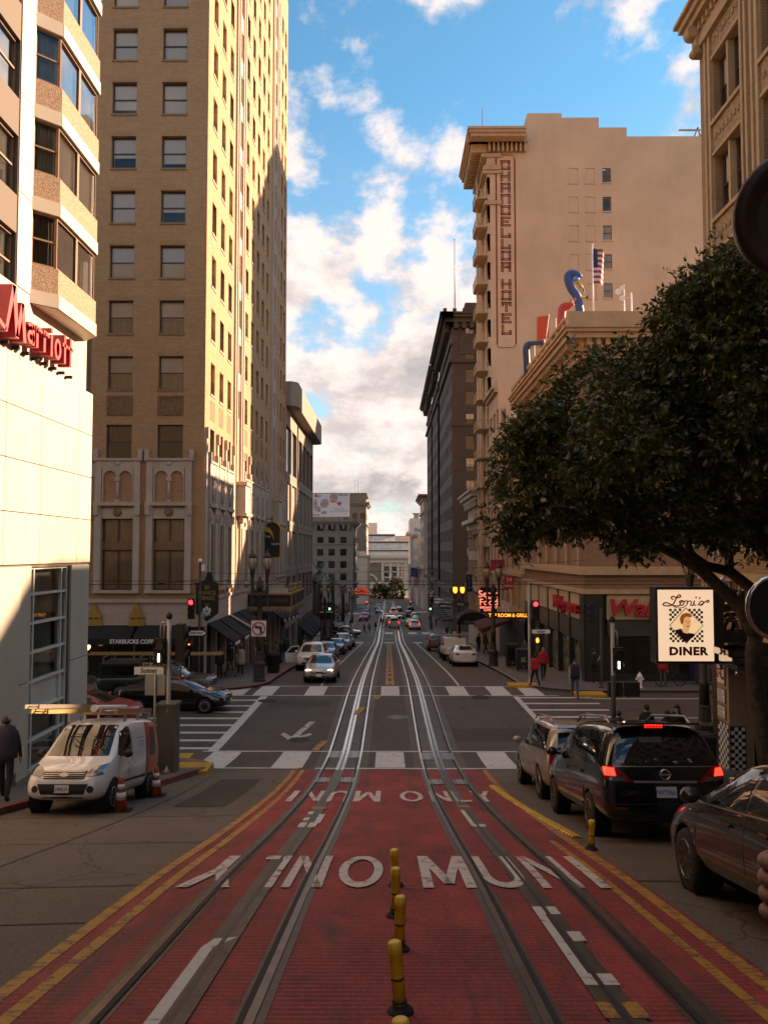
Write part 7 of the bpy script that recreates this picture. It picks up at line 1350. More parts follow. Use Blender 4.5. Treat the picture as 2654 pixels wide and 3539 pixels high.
def head(parent, x, y, z, n=3, lit=None, facing=-1, w=.32, axis='Y'):
    """signal head whose lenses look along facing*axis; z = centre of the top lens"""
    q = MB(); p = .34
    if axis == 'Y': q.box(x - w / 2, x + w / 2, y - .1, y + .12, z - p * (n - 1) - .19, z + .19)
    else: q.box(x - .1, x + .12, y - w / 2, y + w / 2, z - p * (n - 1) - .19, z + .19)
    h = q.build('signal_head', MATS['black_matt'], parent)
    for i in range(n):
        zc = z - p * i; m_ = lit.get(i, 'sig_off') if lit else 'sig_off'; q = MB(); v = MB()
        if axis == 'Y':
            if m_ == 'sig_white': q.lathe([(.125, 0), (.125, .01)], (x, y - .115, zc), 14, axis='Y'); q.build('lens', MATS['sig_off'], h); q = MB(); q.box(x - .025, x + .025, y - .135, y - .12, zc - .11, zc + .11)
            elif facing < 0: q.lathe([(.125, -.02), (.125, .015)], (x, y - .11, zc), 14, axis='Y')
            v.tube([(x + .15 * math.cos(R(a)), y - .22, zc + .15 * math.sin(R(a))) for a in range(-20, 201, 20)], .012, 4); v.prism([(x + .15 * math.cos(R(a)), zc + .15 * math.sin(R(a))) for a in range(-20, 201, 20)] + [(x + .135 * math.cos(R(a)), zc + .135 * math.sin(R(a))) for a in range(200, -21, -20)], y - .24, y - .1, lambda a, b_, d: (a, d, b_))
        else:
            q.lathe([(.125, -.02), (.125, .015)], (x + facing * .11, y, zc), 14, axis='X'); v.prism([(y + .15 * math.cos(R(a)), zc + .15 * math.sin(R(a))) for a in range(-20, 201, 20)] + [(y + .135 * math.cos(R(a)), zc + .135 * math.sin(R(a))) for a in range(200, -21, -20)], x + facing * .1, x + facing * .26, lambda a, b_, d: (d, a, b_))
        if q.f: q.build('lens', MATS[m_], h)
        v.build('visor', MATS['black_matt'], h)
    return h
def ped(parent, x, y, z, lit='sig_hand', shape=True):
    q = MB(); q.box(x - .22, x + .22, y - .1, y + .12, z - .22, z + .22); h = q.build('pedestrian_head', MATS['black_matt'], parent)
    if shape:
        q = MB(); q.prism([(-.05, -.13), (.05, -.13), (.09, 0), (.07, .02), (.05, .0), (.05, .11), (.03, .13), (.01, .04), (.0, .15), (-.02, .04), (-.04, .13), (-.05, .03), (-.08, .08), (-.07, -.04)], y - .115, y - .10, lambda a, b_, d: (x + a, d, z + b_)); q.build('hand_symbol', MATS[lit], h)
def post(parent, x, y, z0, z1, r=.065, mat='grey_pole', ball=True):
    q = MB(); q.lathe([(r * 2.2, z0), (r * 2.2, z0 + .06), (r * 1.3, z0 + .12), (r, z0 + .3), (r, z1)], (x, y, 0), 12); q.build('post', MATS[mat], parent)
    if ball: q = MB(); q.lathe([(r * .7, z1), (r * 1.4, z1 + .05), (r * 1.4, z1 + .12), (r * .4, z1 + .2)], (x, y, 0), 10); q.build('finial', MATS['black_matt'], parent)
def street_name(parent, txt, x, y, z, w=.9, h=.2, mat='white_paint', lm='black', sub=None):
    q = MB(); q.box(x - w / 2, x + w / 2, y, y + .02, z - h / 2, z + h / 2); n_ = q.build('name_plate', MATS[mat], parent); text(txt, h * .85, MATS[lm], n_, Matrix.Translation((x, y - .004, z)), bold=.004, wx=1.05, ext=.002)
# near left corner
p = gnd(579, 2671, .14); GS = 'signal posts at the junctions'
t = thing('signal_post', 'grey signal post with a white bar signal and street sign by the parked van', 'traffic signal', tuple(p), group=GS); post(t, p.x, p.y, p.z, at(0, 2140, p.y).z)
hx = at(556, 2220, p.y); head(t, hx.x, p.y - .05, at(0, 2228, p.y).z, 2, {1: 'sig_white'}); head(t, p.x + .30, p.y + .05, at(0, 2180, p.y).z, 3, None, 1, axis='X'); zt = at(0, 2155, p.y).z
q = MB(); q.tube([(p.x, p.y, zt), (hx.x + .05, p.y, zt + .04), (hx.x, p.y, zt - .1), (hx.x, p.y, zt - .5)], .03, 8); q.tube([(p.x, p.y, zt - .06), (hx.x + .1, p.y, zt - .04), (hx.x + .09, p.y, zt - .5)], .025, 8); q.build('pipe_arm', MATS['grey_pole'], t)
c_ = at(520, 2316, p.y); street_name(t, 'Sutter', c_.x, p.y - .12, c_.z, 100 / 2800 * p.y, .21); c_ = at(520, 2296, p.y); street_name(t, '500 →', c_.x, p.y - .12, c_.z, .36, .12, 'grey_pole')
p = gnd(532, 2690, .14); t = thing('sign_post', 'thin post with the blank grey back of a sign beside the signal post', 'sign', tuple(p)); q = MB(); q.tube([tuple(p), (p.x, p.y, at(0, 2325, p.y).z)], .03, 8); q.build('post', MATS['grey_pole'], t); a, b_ = at(500, 2404, p.y), at(570, 2334, p.y); q = MB(); q.box(a.x, b_.x, p.y + .04, p.y + .05, a.z, b_.z); q.build('sign_back', MATS['grey_pole'], t)
p = gnd(300, 2440); p = Vector((-10.6, 26.6, gz(26.6) + .14)); t = thing('sign_post', 'post with plain grey arrow plate behind the van roof', 'sign', tuple(p)); zz = at(0, 2290, 26.6).z; xx = at(300, 2300, 26.6).x; q = MB(); q.tube([(xx, 26.6, p.z), (xx, 26.6, zz)], .03, 8); q.build('post', MATS['grey_pole'], t)
a, b_ = at(270, 2362, 26.6), at(346, 2334, 26.6); q = MB(); q.prism([(a.x, a.z), (b_.x - .2, a.z), (b_.x, (a.z + b_.z) / 2), (b_.x - .2, b_.z), (a.x, b_.z)], 26.5, 26.52, lambda u, v, d: (u, d, v)); q.build('arrow_plate', MATS['grey_pole'], t); a, b_ = at(292, 2320, 26.6), at(310, 2285, 26.6); q = MB(); q.box(a.x, b_.x, 26.5, 26.53, a.z, b_.z); q.build('small_plate', MATS['grey_pole'], t)
a = gnd(530, 2684, .14); q = MB(); q.box(-.25, .25, -.3, .3, 0, 1.85); q.box(-.28, .28, -.33, .33, 1.85, 1.93); q.box(-.2, .2, -.31, -.3, .15, 1.7); q.box(.1, .13, -.33, -.3, .8, 1.0); o = q.build('utility_cabinet', M('cabinet', (.10, .095, .07), .6, var=.15)); o.location = (a.x + .12, a.y + 1.0, gz(a.y + 1) + .14); tag(o, 'tall dull green utility cabinet behind the van', 'cabinet')
M('cone_orange', (.62, .10, .03), .5, var=.1)
for (px_, py_, lb) in ((418, 2806, 'orange traffic cone with white bands beside the van front wheel'), (540, 2754, 'orange traffic cone with white bands behind the van by the kerb')):
    a = gnd(px_, py_); t = thing('traffic_cone', lb, 'traffic cone', tuple(a), group='cones by the van'); q = MB(); q.box(-.19, .19, -.19, .19, 0, .035); q.build('base', MATS['black_matt'], t, local=True); q = MB(); q.lathe([(.14, .035), (.04, .68), (.03, .70)], (0, 0, 0), 16); q.build('cone', MATS['cone_orange'], t, local=True)
    for r0, z0, r1, z1 in ((.108, .26, .084, .40), (.076, .46, .06, .56)): q = MB(); q.lathe([(r0 + .004, z0), (r1 + .004, z1)], (0, 0, 0), 16); q.build('band', MATS['white_paint'], t, local=True)
# far left signal on the tower corner
p = gnd(688, 2372, .14); p = Vector((at(688, 2372, 42.6).x, 42.6, gz(42.6) + .14)); t = thing('signal_post', 'signal post with a red light and one way sign in front of the tower', 'traffic signal', tuple(p), group=GS); post(t, p.x, p.y, p.z, at(0, 1945, p.y).z, .06, 'iron', False)
a = at(664, 2081, p.y); head(t, a.x, p.y - .1, a.z, 3, {0: 'sig_red'}); a = at(652, 2218, p.y); ped(t, a.x + .08, p.y - .1, a.z)
a = at(685, 2187, p.y); q = MB(); q.prism([(a.x - .48, a.z - .16), (a.x + .36, a.z - .16), (a.x + .36, a.z - .2), (a.x + .52, a.z), (a.x + .36, a.z + .2), (a.x + .36, a.z + .16), (a.x - .48, a.z + .16)], p.y - .14, p.y - .12, lambda u, v, d: (u, d, v)); ow = q.build('one_way_plate', MATS['black'], t); q = MB(); q.prism([(a.x - .44, a.z - .12), (a.x + .3, a.z - .12), (a.x + .46, a.z), (a.x + .3, a.z + .12), (a.x - .44, a.z + .12)], p.y - .146, p.y - .141, lambda u, v, d: (u, d, v)); q.build('white_arrow', MATS['white_paint'], ow); text('ONE WAY', .15, MATS['black'], ow, Matrix.Translation((a.x - .05, p.y - .15, a.z)), bold=.004)
for z_, m_ in ((at(0, 1950, p.y).z, 'white_paint'), (at(0, 2115, p.y).z, 'grey_pole')): q = MB(); q.box(p.x + .08, p.x + .26, p.y - .1, p.y, z_ - .35, z_); q.build('camera_box', MATS[m_], t)
q = MB(); q.sphere((p.x, p.y, at(0, 1938, p.y).z), .12, 8, 6); q.build('dome', MATS['white_paint'], t)
# far right signal
p = Vector((at(1829, 2367, 43.5).x, 43.5, gz(43.5) + .14)); t = thing('signal_post', 'signal post with a red light and street sign on the drugstore corner', 'traffic signal', tuple(p), group=GS); post(t, p.x, p.y, p.z, at(0, 2015, p.y).z, .06, 'grey_pole', False); a = at(1844, 2087, p.y); head(t, a.x + .06, p.y - .1, a.z, 3, {0: 'sig_red'}); a = at(1851, 2211, p.y); ped(t, a.x + .05, p.y - .1, a.z); a = at(1868, 2182, p.y); street_name(t, 'Sutter', a.x, p.y - .12, a.z, .95, .2)
p = Vector((at(2078, 2380, 41.3).x, 41.3, gz(41.3) + .14)); t = thing('signal_post', 'dark signal post turned sideways at the drugstore pier', 'traffic signal', tuple(p), group=GS); post(t, p.x, p.y, p.z, at(0, 2100, p.y).z, .06, 'iron', False); head(t, p.x - .45, p.y, at(0, 2100, p.y).z, 3, None, -1, axis='X'); q = MB(); q.bar((p.x - .4, p.y, at(0, 2112, p.y).z), (p.x, p.y, at(0, 2112, p.y).z), .05); q.build('arm', MATS['iron'], t)
# near right signal
p = Vector((6.98, 25.5, gz(25.5) + .14)); t = thing('signal_post', 'pale topped signal post with a white bar signal beyond the black minivan', 'traffic signal', tuple(p), group=GS); post(t, p.x, p.y, p.z, at(0, 2150, p.y).z); q = MB(); q.lathe([(.075, p.z), (.075, p.z + 2.6)], (p.x, p.y, 0), 12); q.build('dark_sleeve', MATS['iron'], t); a = at(2132, 2258, p.y); head(t, a.x, p.y - .05, a.z, 2, {1: 'sig_white'}); zt = at(0, 2180, p.y).z
q = MB(); q.tube([(p.x, p.y, zt), (a.x - .03, p.y, zt), (a.x, p.y, zt - .1), (a.x, p.y, zt - .5)], .03, 8); q.build('pipe_arm', MATS['grey_pole'], t)
for px_ in (2128, 2186): a = at(px_, 2384, p.y); ped(t, a.x, p.y + .1, a.z, shape=False)
q = MB(); q.bar((p.x, p.y + .1, a.z), (a.x, p.y + .1, a.z), .05); q.build('arm', MATS['iron'], t)
# signals at the lower junction and beyond
def small_signal(label, px_, py_, y, m_, i, dz, hand=None):
    a = at(px_, py_, y); t = thing('signal_post', label, 'traffic signal', (a.x, y, gz(y)), group=GS); post(t, a.x + .25, y, gz(y) + .1, a.z + 1.0, .07, 'iron', False); head(t, a.x, y - .1, a.z + .34 * i, 3, {i: m_})
    if hand: b_ = at(*hand, y); ped(t, b_.x, y - .1, b_.z)
small_signal('signal post showing green before the square', 1139, 2104, 107, 'sig_green', 2, 0, (1139, 2126)); small_signal('signal post showing green by the dark hotel', 1487, 2104, 134, 'sig_green', 2, 0); small_signal('small red signal far off by the hanging hotel sign', 1267, 2080, 212, 'sig_red', 0, 0); small_signal('small red signal far off on the hotel side', 1418, 2079, 225, 'sig_red', 0, 0)
q = MB(); street_name(lo3, 'Post', 7.9, 89.7, at(0, 2087, 90).z, 1.9, .42, 'dark_green', 'white_paint')
# bins, boxes, hydrant
a = gnd(945, 2325, .14); q = MB(); q.lathe([(.33, 0), (.36, .1), (.36, 1.0), (.4, 1.02), (.4, 1.1), (.3, 1.25), (.1, 1.3)], (0, 0, 0), 16)
for i in range(16): q.bar((.365 * math.cos(R(22.5 * i)), .365 * math.sin(R(22.5 * i)), .1), (.365 * math.cos(R(22.5 * i)), .365 * math.sin(R(22.5 * i)), 1.0), .03)
o = q.build('litter_bin', MATS['black_matt'], loc=tuple(a)); tag(o, 'black slatted litter bin beside the lamp post on the far left', 'litter bin')
def newsbox(label, x, y, w=.62, d=.5, h=1.25, mat='black_matt', poster=None, rz=0.0):
    t = thing('news_box', label, 'news box', (x, y, gz(y) + .14), rz, 'newspaper boxes'); q = MB(); q.box(-w / 2, w / 2, -d / 2, d / 2, .12, h); q.prism([(-d / 2, h), (d / 2, h), (d / 2, h + .06), (-d / 2 + .1, h + .06)], -w / 2, w / 2, lambda a_, v, u: (u, a_, v)); q.build('case', MATS[mat], t, local=True)
    for sx in (-1, 1): q = MB(); q.box(sx * w * .4 - .03, sx * w * .4 + .03, -.2, .2, 0, .12); q.build('foot', MATS['iron'], t, local=True)
    q = MB(); q.box(-w * .38, w * .38, -d / 2 - .01, -d / 2, h * .35, h * .9); q.build('window', MATS[poster or 'shop_glass'], t, local=True)
    if poster:
        for dx, dz, r_ in ((-.08, .78, .07), (.07, .82, .06), (0, .68, .09), (-.1, .6, .05), (.1, .62, .06)): q = MB(); q.lathe([(r_, 0), (r_, .004)], (dx, -d / 2 - .016, dz), 10, axis='Y'); q.build('poster_spot', M('poster_lime', (.35, .40, .18), .6, var=.2), t, local=True)
    q = MB(); q.box(-.06, .06, -d / 2 - .03, -d / 2, h * .2, h * .26); q.build('handle', MATS['grey_pole'], t, local=True)
M('box_blue', (.012, .022, .045), .4, var=.1); M('poster_dark', (.02, .03, .03), .4, var=.3)
newsbox('dark news box with a yellow-green poster on the drugstore pavement', at(1786, 0, 51).x, 51, .8, .55, 1.3, 'box_blue', 'poster_dark'); newsbox('tall plain dark box behind the poster box', at(1752, 0, 54).x, 54, .8, .7, 1.5)
newsbox('dark blue news box beside the black minivan', 8.05, 21.6, .85, .6, 1.15, 'box_blue'); newsbox('second news box behind the blue one near the diner pillar', 8.2, 22.7, .8, .6, 1.1)
a = gnd(2210, 2378, .14); q = MB(); q.lathe([(.16, 0), (.16, .05), (.11, .08), (.11, .5), (.15, .52), (.15, .58), (.10, .68), (.04, .74), (.04, .80)], (0, 0, 0), 12); q.lathe([(.06, -.2), (.06, .2)], (0, 0, .45), 8, axis='X'); q.lathe([(.075, -.2), (.075, 0)], (0, 0, .38), 8, axis='Y'); o = q.build('fire_hydrant', MATS['white_paint'], loc=tuple(a)); tag(o, 'white fire hydrant on the far kerb in front of the drugstore', 'hydrant')
t = thing('cargo_cart', 'dark purple covered cart parked in front of the drugstore', 'cart', (at(2400, 0, 43).x, 42.9, gz(43) + .14)); q = MB(); q.box(-.9, .9, -.4, .4, .32, 1.35); q.build('box', M('cart_purple', (.035, .022, .07), .5, var=.2), t, local=True); text('FREE LIBRARY TOURS', .13, M('letter_violet', (.2, .16, .35), .6, var=0), t, Matrix.Translation((at(2400, 0, 43).x, 42.49, gz(43) + 1.05)))
for sx in (-.6, .6): q = MB(); q.lathe([(.18, -.04), (.18, .04)], (sx, -.42, .18), 12, axis='Y'); q.build('wheel', MATS['rubber'], t, local=True)
t = thing('advertising_column', 'dark kerbside advertising column with a portrait poster', 'advertising column', (-7.6, 99, gz(99) + .14)); q = MB(); q.box(-.65, .65, -.4, .4, 0, 3.6); q.box(-.8, .8, -.55, .55, 3.6, 3.95); q.build('case', MATS['shop_black'], t, local=True); q = MB(); q.box(-.52, .52, -.42, -.4, .9, 3.1); q.build('poster', M('poster_grey', (.14, .13, .12), .5, var=.6, scale=1.2), t, local=True)
# yellow flexible posts along the middle of the lane
M('post_yellow', (.80, .47, .03), .45, var=.15, scale=12, dirt=.25)
for i, (px_, py_, h, lb) in enumerate(((1384, 3505, .42, 'nearest yellow flexible post in the red lane'), (1378, 3288, .40, 'second yellow flexible post up the red lane'), (1366, 3172, .42, 'third yellow flexible post up the red lane'), (1368, 3066, .38, 'farthest yellow flexible post in the middle of the red lane'), (2042, 2938, .38, 'lone yellow flexible post at the right edge of the red lane'), (1398, 3790, .36, 'yellow flexible post at the very bottom edge'))):
    a = gnd(px_, py_); h *= 1.14; t = thing('flexible_post', lb, 'bollard', (a.x, a.y, gz(a.y)), group='yellow lane posts'); t.rotation_euler = (random.uniform(-.05, .05), random.uniform(-.09, .05), 0)
    q = MB(); q.lathe([(.095, 0), (.09, .03), (.06, .05), (.048, .07)], (0, 0, 0), 10, smooth=False); q.build('base', MATS['black_matt'], t, local=True); q = MB(); q.lathe([(.046, .05), (.043, h * .5), (.046, h * .52), (.044, h - .09), (.048, h - .085), (.048, h - .01), (.032, h)], (0, 0, 0), 12); q.build('tube', MATS['post_yellow'], t, local=True); q = MB(); q.lathe([(.047, h * .48), (.047, h * .51)], (0, 0, 0), 12); q.build('dirty_band', MATS['iron'], t, local=True); q = MB(); q.lathe([(.052, .08), (.052, .10)], (0, 0, 0), 12); q.build('dirty_band', MATS['iron'], t, local=True)
for i in range(46):
    y_ = 13.4 + i * .175; x_ = 3.03 - (y_ - 13.4) * .043; q = MB(); q.prism([(-.09, 0), (.09, 0), (.05, .03), (-.05, .03)], y_ - .07, y_ + .06, lambda a_, v, d: (x_ + a_ + random.uniform(-.012, .012), d, gz(d) + .01 + v)); o = q.build('lane_divider', MATS['post_yellow'], kind='structure')
# overhead wires
def wire(label, a, b, sag=.15, r=.014):
    a, b = Vector(a), Vector(b); q = MB(); q.tube([a.lerp(b, i / 12) - Vector((0, 0, sag * 4 * (i / 12) * (1 - i / 12))) for i in range(13)], r, 5); tag(q.build('overhead_wire', MATS['black']), label, 'wire', 'trolley wires over the side street')
wire('trolley wire nearest this side over the side street', (-60, 33.2, 5.75), (60, 33.2, 5.75), .05); wire('trolley wire farthest over the side street', (-60, 37.2, 5.75), (60, 37.2, 5.75), .05); wire('thin span wire from the tower to the drugstore', (-10.0, 43.9, 5.9), (10.6, 43.9, 6.6), .25, .01); wire('thin wire crossing the lower street', (-10, 98, 6.2), (10.6, 98, 5.0), .3, .012)
for x_ in (-7.8, -9.3): q = MB(); q.bar((x_, 33.2, 5.74), (x_ + .5, 37.2, 5.74), .03); q.mbox(Matrix.Translation((x_, 33.2, 5.74)), .25, .06, .06); tag(q.build('wire_spreader', MATS['black']), 'wire spreader nearer the tower corner' if x_ < -8 else 'wire spreader nearer the junction middle', 'wire fitting')
# neon and shop signs on the right
emit('neon_pink', (1.0, .26, .2), .7); emit('neon_amber', (1.0, .40, .06), .95)
def hsign(name, label, y, px0, px1, py0, py1, mat, brk=True, xw=10.6):
    a, b_ = at(px0, py1, y), at(px1, py0, y); t = thing(name, label, 'sign', (b_.x, y, a.z)); q = MB(); q.box(a.x, b_.x, y, y + .3, a.z, b_.z); q.build('sign_panel', MATS[mat], t)
    if brk and b_.x < xw: q = MB(); q.bar((b_.x, y + .15, b_.z - .2), (xw, y + .15, b_.z - .2), .08); q.build('bracket', MATS['iron'], t)
    return t, a, b_
t, a, b_ = hsign('neon_restaurant_sign', 'dark hanging sign with pink neon restaurant lettering', 72, 1660, 1716, 2030, 2118, 'shop_black')
for tx, py_, s_ in (('Sears', 2053, .85), ('FINE', 2067, .25), ('Food', 2081, .8), ('BREAKFAST', 2099, .3), ('LUNCH', 2108, .26)): text(tx, s_, MATS['neon_pink'], t, Matrix.Translation(((a.x + b_.x) / 2, 71.98, at(0, py_, 72).z)), bold=.004)
t, a, b_ = hsign('neon_grill_sign', 'long amber neon sign for the tap room over the pavement', 62.5, 1684, 1826, 2116, 2138, 'shop_black'); text('TAP ROOM & GRILL', .38, MATS['neon_amber'], t, Matrix.Translation(((a.x + b_.x) / 2, 62.48, (a.z + b_.z) / 2)), bold=.004, wx=.88)
t, a, b_ = hsign('red_wall_banner', 'red rectangular hanging banner above the shops past the drugstore', 76, 1695, 1772, 1934, 1972, 'red_sign'); text('Bespoke Salon', .34, MATS['letter_blue'], t, Matrix.Translation(((a.x + b_.x) / 2, 75.98, a.z + .75)), bold=.006)
t, a, b_ = hsign('nail_shop_sign', 'small red sign with white letters above the balcony', 68, 1741, 1775, 1992, 2036, 'red_sign'); text('24', .5, MATS['white_paint'], t, Matrix.Translation(((a.x + b_.x) / 2, 67.98, b_.z - .3))); text('NAILS', .34, MATS['white_paint'], t, Matrix.Translation(((a.x + b_.x) / 2, 67.98, a.z + .3)))
t, a, b_ = hsign('vertical_banner', 'black vertical banner with pale letters before the lower junction', 99, 1610, 1632, 1985, 2045, 'shop_black')
for i, c in enumerate('DSW'): text(c, .5, MATS['grey_pole'], t, Matrix.Translation(((a.x + b_.x) / 2, 98.98, b_.z - .45 - i * .6)))
aw = thing('hotel_awning', 'dark arched hotel entrance awning over the pavement with pale lettering', 'awning', (8.5, 86, gz(86))); z0 = gz(86) + 2.7
q = MB(); q.prism([(7.2, z0)] + [(8.9 + 1.7 * math.cos(R(a_)), z0 + .2 + 1.1 * math.sin(R(a_))) for a_ in range(180, -1, -20)] + [(10.6, z0)], 85.6, 90, lambda u, v, d: (u, d, v)); q.build('canopy', MATS['awning_black'], aw); text('Chancellor', .42, MATS['grey_pole'], aw, Matrix.Translation((8.9, 85.58, z0 + .25))); q = MB()
for x_ in (7.25, 10.5): q.tube([(x_, 85.7, gz(86)), (x_, 85.7, z0)], .04, 6)
q.build('pole', MATS['brass'], aw)
aw = thing('restaurant_awning', 'dark red restaurant awning lower on the same pavement', 'awning', (9, 73, gz(73))); z0 = gz(73) + 2.5; q = MB(); q.prism([(10.6, z0 + 1.0), (8.0, z0 + .2), (8.0, z0 - .2), (8.1, z0 - .2), (10.6, z0 + .8)], 70, 77, lambda u, v, d: (u, d, v)); q.build('canopy', M('awning_red', (.09, .018, .015), .9, var=.1), aw); text('Dining Room', .34, MATS['gold'], aw, F((7.99, 73.5, 0), (-1, 0)).mat(0, z0, .01))
# flags
def flag(label, y, top, w, h, kind, hoist, sway=.12, cat='flag', grp=None):
    """cloth grid hanging from hoist point; stripes are separate pieces of cloth"""
    t = thing('flag', label, 'flag', tuple(hoist), group=grp); n, m = 13 if kind == 'us' else 4, 10
    def P(u, v): return (hoist[0] + w * u, y + sway * math.sin(u * 6 + v * 2) * (.3 + v * .0 + u), hoist[2] - h * v - .25 * h * u * u * .4)
    for i in range(n):
        q = MB()
        for j in range(m): q.quad(P(j / m, i / n), P((j + 1) / m, i / n), P((j + 1) / m, (i + 1) / n), P(j / m, (i + 1) / n))
        q.build('stripe', MATS[{'us': ('flag_red', 'flag_white'), 'bw': ('flag_white', 'black'), 'red': ('flag_orange', 'flag_orange'), 'grey': ('flag_grey', 'flag_white')}[kind][i % 2]], t)
    if kind == 'us':
        q = MB()
        for i in range(7):
            for j in range(4): q.quad(*[tuple(Vector(P(a_, b2)) + Vector((0, -.03, 0))) for a_, b2 in ((j / m, i / n), ((j + 1) / m, i / n), ((j + 1) / m, (i + 1) / n), (j / m, (i + 1) / n))])
        q.build('canton', MATS['flag_blue'], t)
    return t
M('flag_red', (.35, .04, .05), .8, var=.1); M('flag_white', (.62, .58, .55), .8, var=.05); M('flag_blue', (.03, .04, .12), .8, var=.1); M('flag_orange', (.65, .10, .04), .8, var=.05); M('flag_grey', (.16, .14, .2), .8, var=.2)
# big flag hanging from a slanted pole, stripes vertical
hy = 165; a = at(1419, 1960, hy); b_ = at(1500, 1972, hy); t = thing('flag', 'large national flag hanging from a pole on the dark hotel', 'flag', tuple(a)); q = MB(); q.tube([tuple(a), (10.5, hy, b_.z - .3)], .07, 6); q.build('pole', MATS['grey_pole'], t); wv_ = 46 / 2800 * hy; hv = 60 / 2800 * hy
for i in range(13):
    q = MB()
    for j in range(8): f0, f1 = i / 13, (i + 1) / 13; q.quad(*[(a.x + wv_ * u + .05 * math.sin(v * 7), hy + .15 * math.sin(u * 9 + v * 3), a.z - .1 - .3 * u - hv * v * (1 + .1 * u)) for u, v in ((f0, j / 8), (f1, j / 8), (f1, (j + 1) / 8), (f0, (j + 1) / 8))])
    q.build('stripe', MATS['flag_red' if i % 2 == 0 else 'flag_white'], t)
q = MB()
for i in range(7):
    for j in range(4): f0, f1 = i / 13, (i + 1) / 13; q.quad(*[(a.x + wv_ * u + .05 * math.sin(v * 7), hy - .08 + .15 * math.sin(u * 9 + v * 3), a.z - .1 - .3 * u - hv * v * (1 + .1 * u)) for u, v in ((f0, j / 8), (f1, j / 8), (f1, (j + 1) / 8), (f0, (j + 1) / 8))])
q.build('canton', MATS['flag_blue'], t)
for y_, px_, py_, k_, lb in ((112, 1520, 2078, 'bw', 'black and white striped flag above the lower pavement'), (128, 1500, 2062, 'grey', 'grey striped flag behind the black and white one'), (145, 1480, 2042, 'grey', 'small grey flag nearest the big national flag')):
    a = at(px_, py_, y_); t = flag(lb, y_, 0, 1.5, 1.0, k_, a, .1); q = MB(); q.tube([(a.x - .1, y_, a.z + .05), (10.4, y_, a.z - .5)], .04, 6); q.build('pole', MATS['grey_pole'], t)
a = at(2046, 858, 47); t = flag('national flag on a tall white pole on the drugstore roof', 47, 0, .62, 2.1, 'us', (a.x + .05, 47, a.z), .15); q = MB(); q.tube([(a.x, 47, 19.2), (a.x, 47, a.z + .15)], [.06, .035], 8); q.sphere((a.x, 47, a.z + .2), .07, 8, 6); q.build('pole', MATS['white_paint'], t)
a = at(1896, 1090, 50.4); t = flag('orange-red flag leaning over the drugstore parapet', 50.4, 0, -.75, 1.5, 'red', (a.x, 50.4, a.z), .08); q = MB(); q.tube([(a.x - .35, 50.4, 19.3), (a.x + .02, 50.4, a.z + .1)], .025, 6); q.build('pole', MATS['white_paint'], t)
for px_, y_ in ((1920, 48.5), (1880, 51.5), (1846, 55)): a = at(px_, 1130, y_); q = MB(); q.tube([(a.x, y_, 19.3), (a.x, y_, 21.2)], .03, 6); tag(q.build('roof_pole', MATS['white_paint']), {1920: 'short white pole nearest the corner of the drugstore roof', 1880: 'middle short white pole on the drugstore roof', 1846: 'short white pole farthest along the drugstore roof'}[px_], 'pole', 'short poles on the drugstore roof')
# inflatable tube figures on the drugstore roof
M('tube_blue', (.03, .08, .26), .5, var=.05); M('tube_navy', (.02, .035, .10), .5, var=.05); M('tube_red', (.55, .06, .05), .5, var=.05); M('tube_yellow', (.62, .36, .08), .5, var=.05); M('tube_sky', (.06, .28, .75), .4, var=.05)
def dancer(label, y, pts, rad, mat, arms, headc=None):
    P = [at(px_, py_, y) for px_, py_ in pts]; t = thing('tube_figure', label, 'inflatable', (P[0].x, y, 19.2), group='inflatable tube figures on the roof'); P[0].z = min(P[0].z, 19.2)
    S = []
    for i in range(len(P) - 1):
        p0, p1, p2, p3 = P[max(0, i - 1)], P[i], P[i + 1], P[min(len(P) - 1, i + 2)]
        for k in range(4): u = k / 4; S.append(.5 * ((2 * p1) + (p2 - p0) * u + (2 * p0 - 5 * p1 + 4 * p2 - p3) * u * u + (3 * p1 - p0 - 3 * p2 + p3) * u ** 3))
    S.append(P[-1]); q = MB(); q.tube(S, rad, 12); q.build('body_tube', MATS[mat], t)
    for ar in arms:
        Q = [at(px_, py_, y - .1) for px_, py_ in ar]; q = MB(); q.tube(Q, [rad * .45] + [rad * .38] * (len(Q) - 1), 8); am = q.build('arm', MATS['tube_yellow'], t); e = Q[-1]; d_ = (Q[-1] - Q[-2]).normalized()
        for k in (-1, 0, 1): q = MB(); q.tube([e, e + d_ * .18 + Vector((0, .02, .09 * k))], .022, 5); q.build('finger', MATS['black'], am)
    if headc: c = at(*headc, y - .12); q = MB(); q.sphere(c, (.22, .14, .17), 10, 7); q.build('head', MATS['tube_sky'], t)
dancer('tall blue inflatable tube figure at the roof corner', 45.6, [(2008, 1090), (1998, 1040), (1975, 1000), (1962, 965), (1968, 948), (1990, 950), (2000, 962)], .24, 'tube_blue', [[(1968, 965), (1985, 1000), (1994, 1022)], [(1985, 1035), (2005, 1030), (2022, 1028)], [(1990, 970), (2004, 985), (2012, 998)]], (1988, 964))
dancer('red inflatable tube figure behind the blue one', 47.4, [(1938, 1135), (1940, 1085), (1946, 1062), (1968, 1058), (1975, 1062)], .24, 'tube_red', [[(1955, 1055), (1968, 1045), (1980, 1038)]])
dancer('dark blue inflatable tube figure bent over the far parapet', 56.4, [(1822, 1272), (1819, 1240), (1818, 1205), (1826, 1192), (1850, 1190), (1880, 1186)], .24, 'tube_navy', [[(1832, 1200), (1855, 1196), (1874, 1190)]])
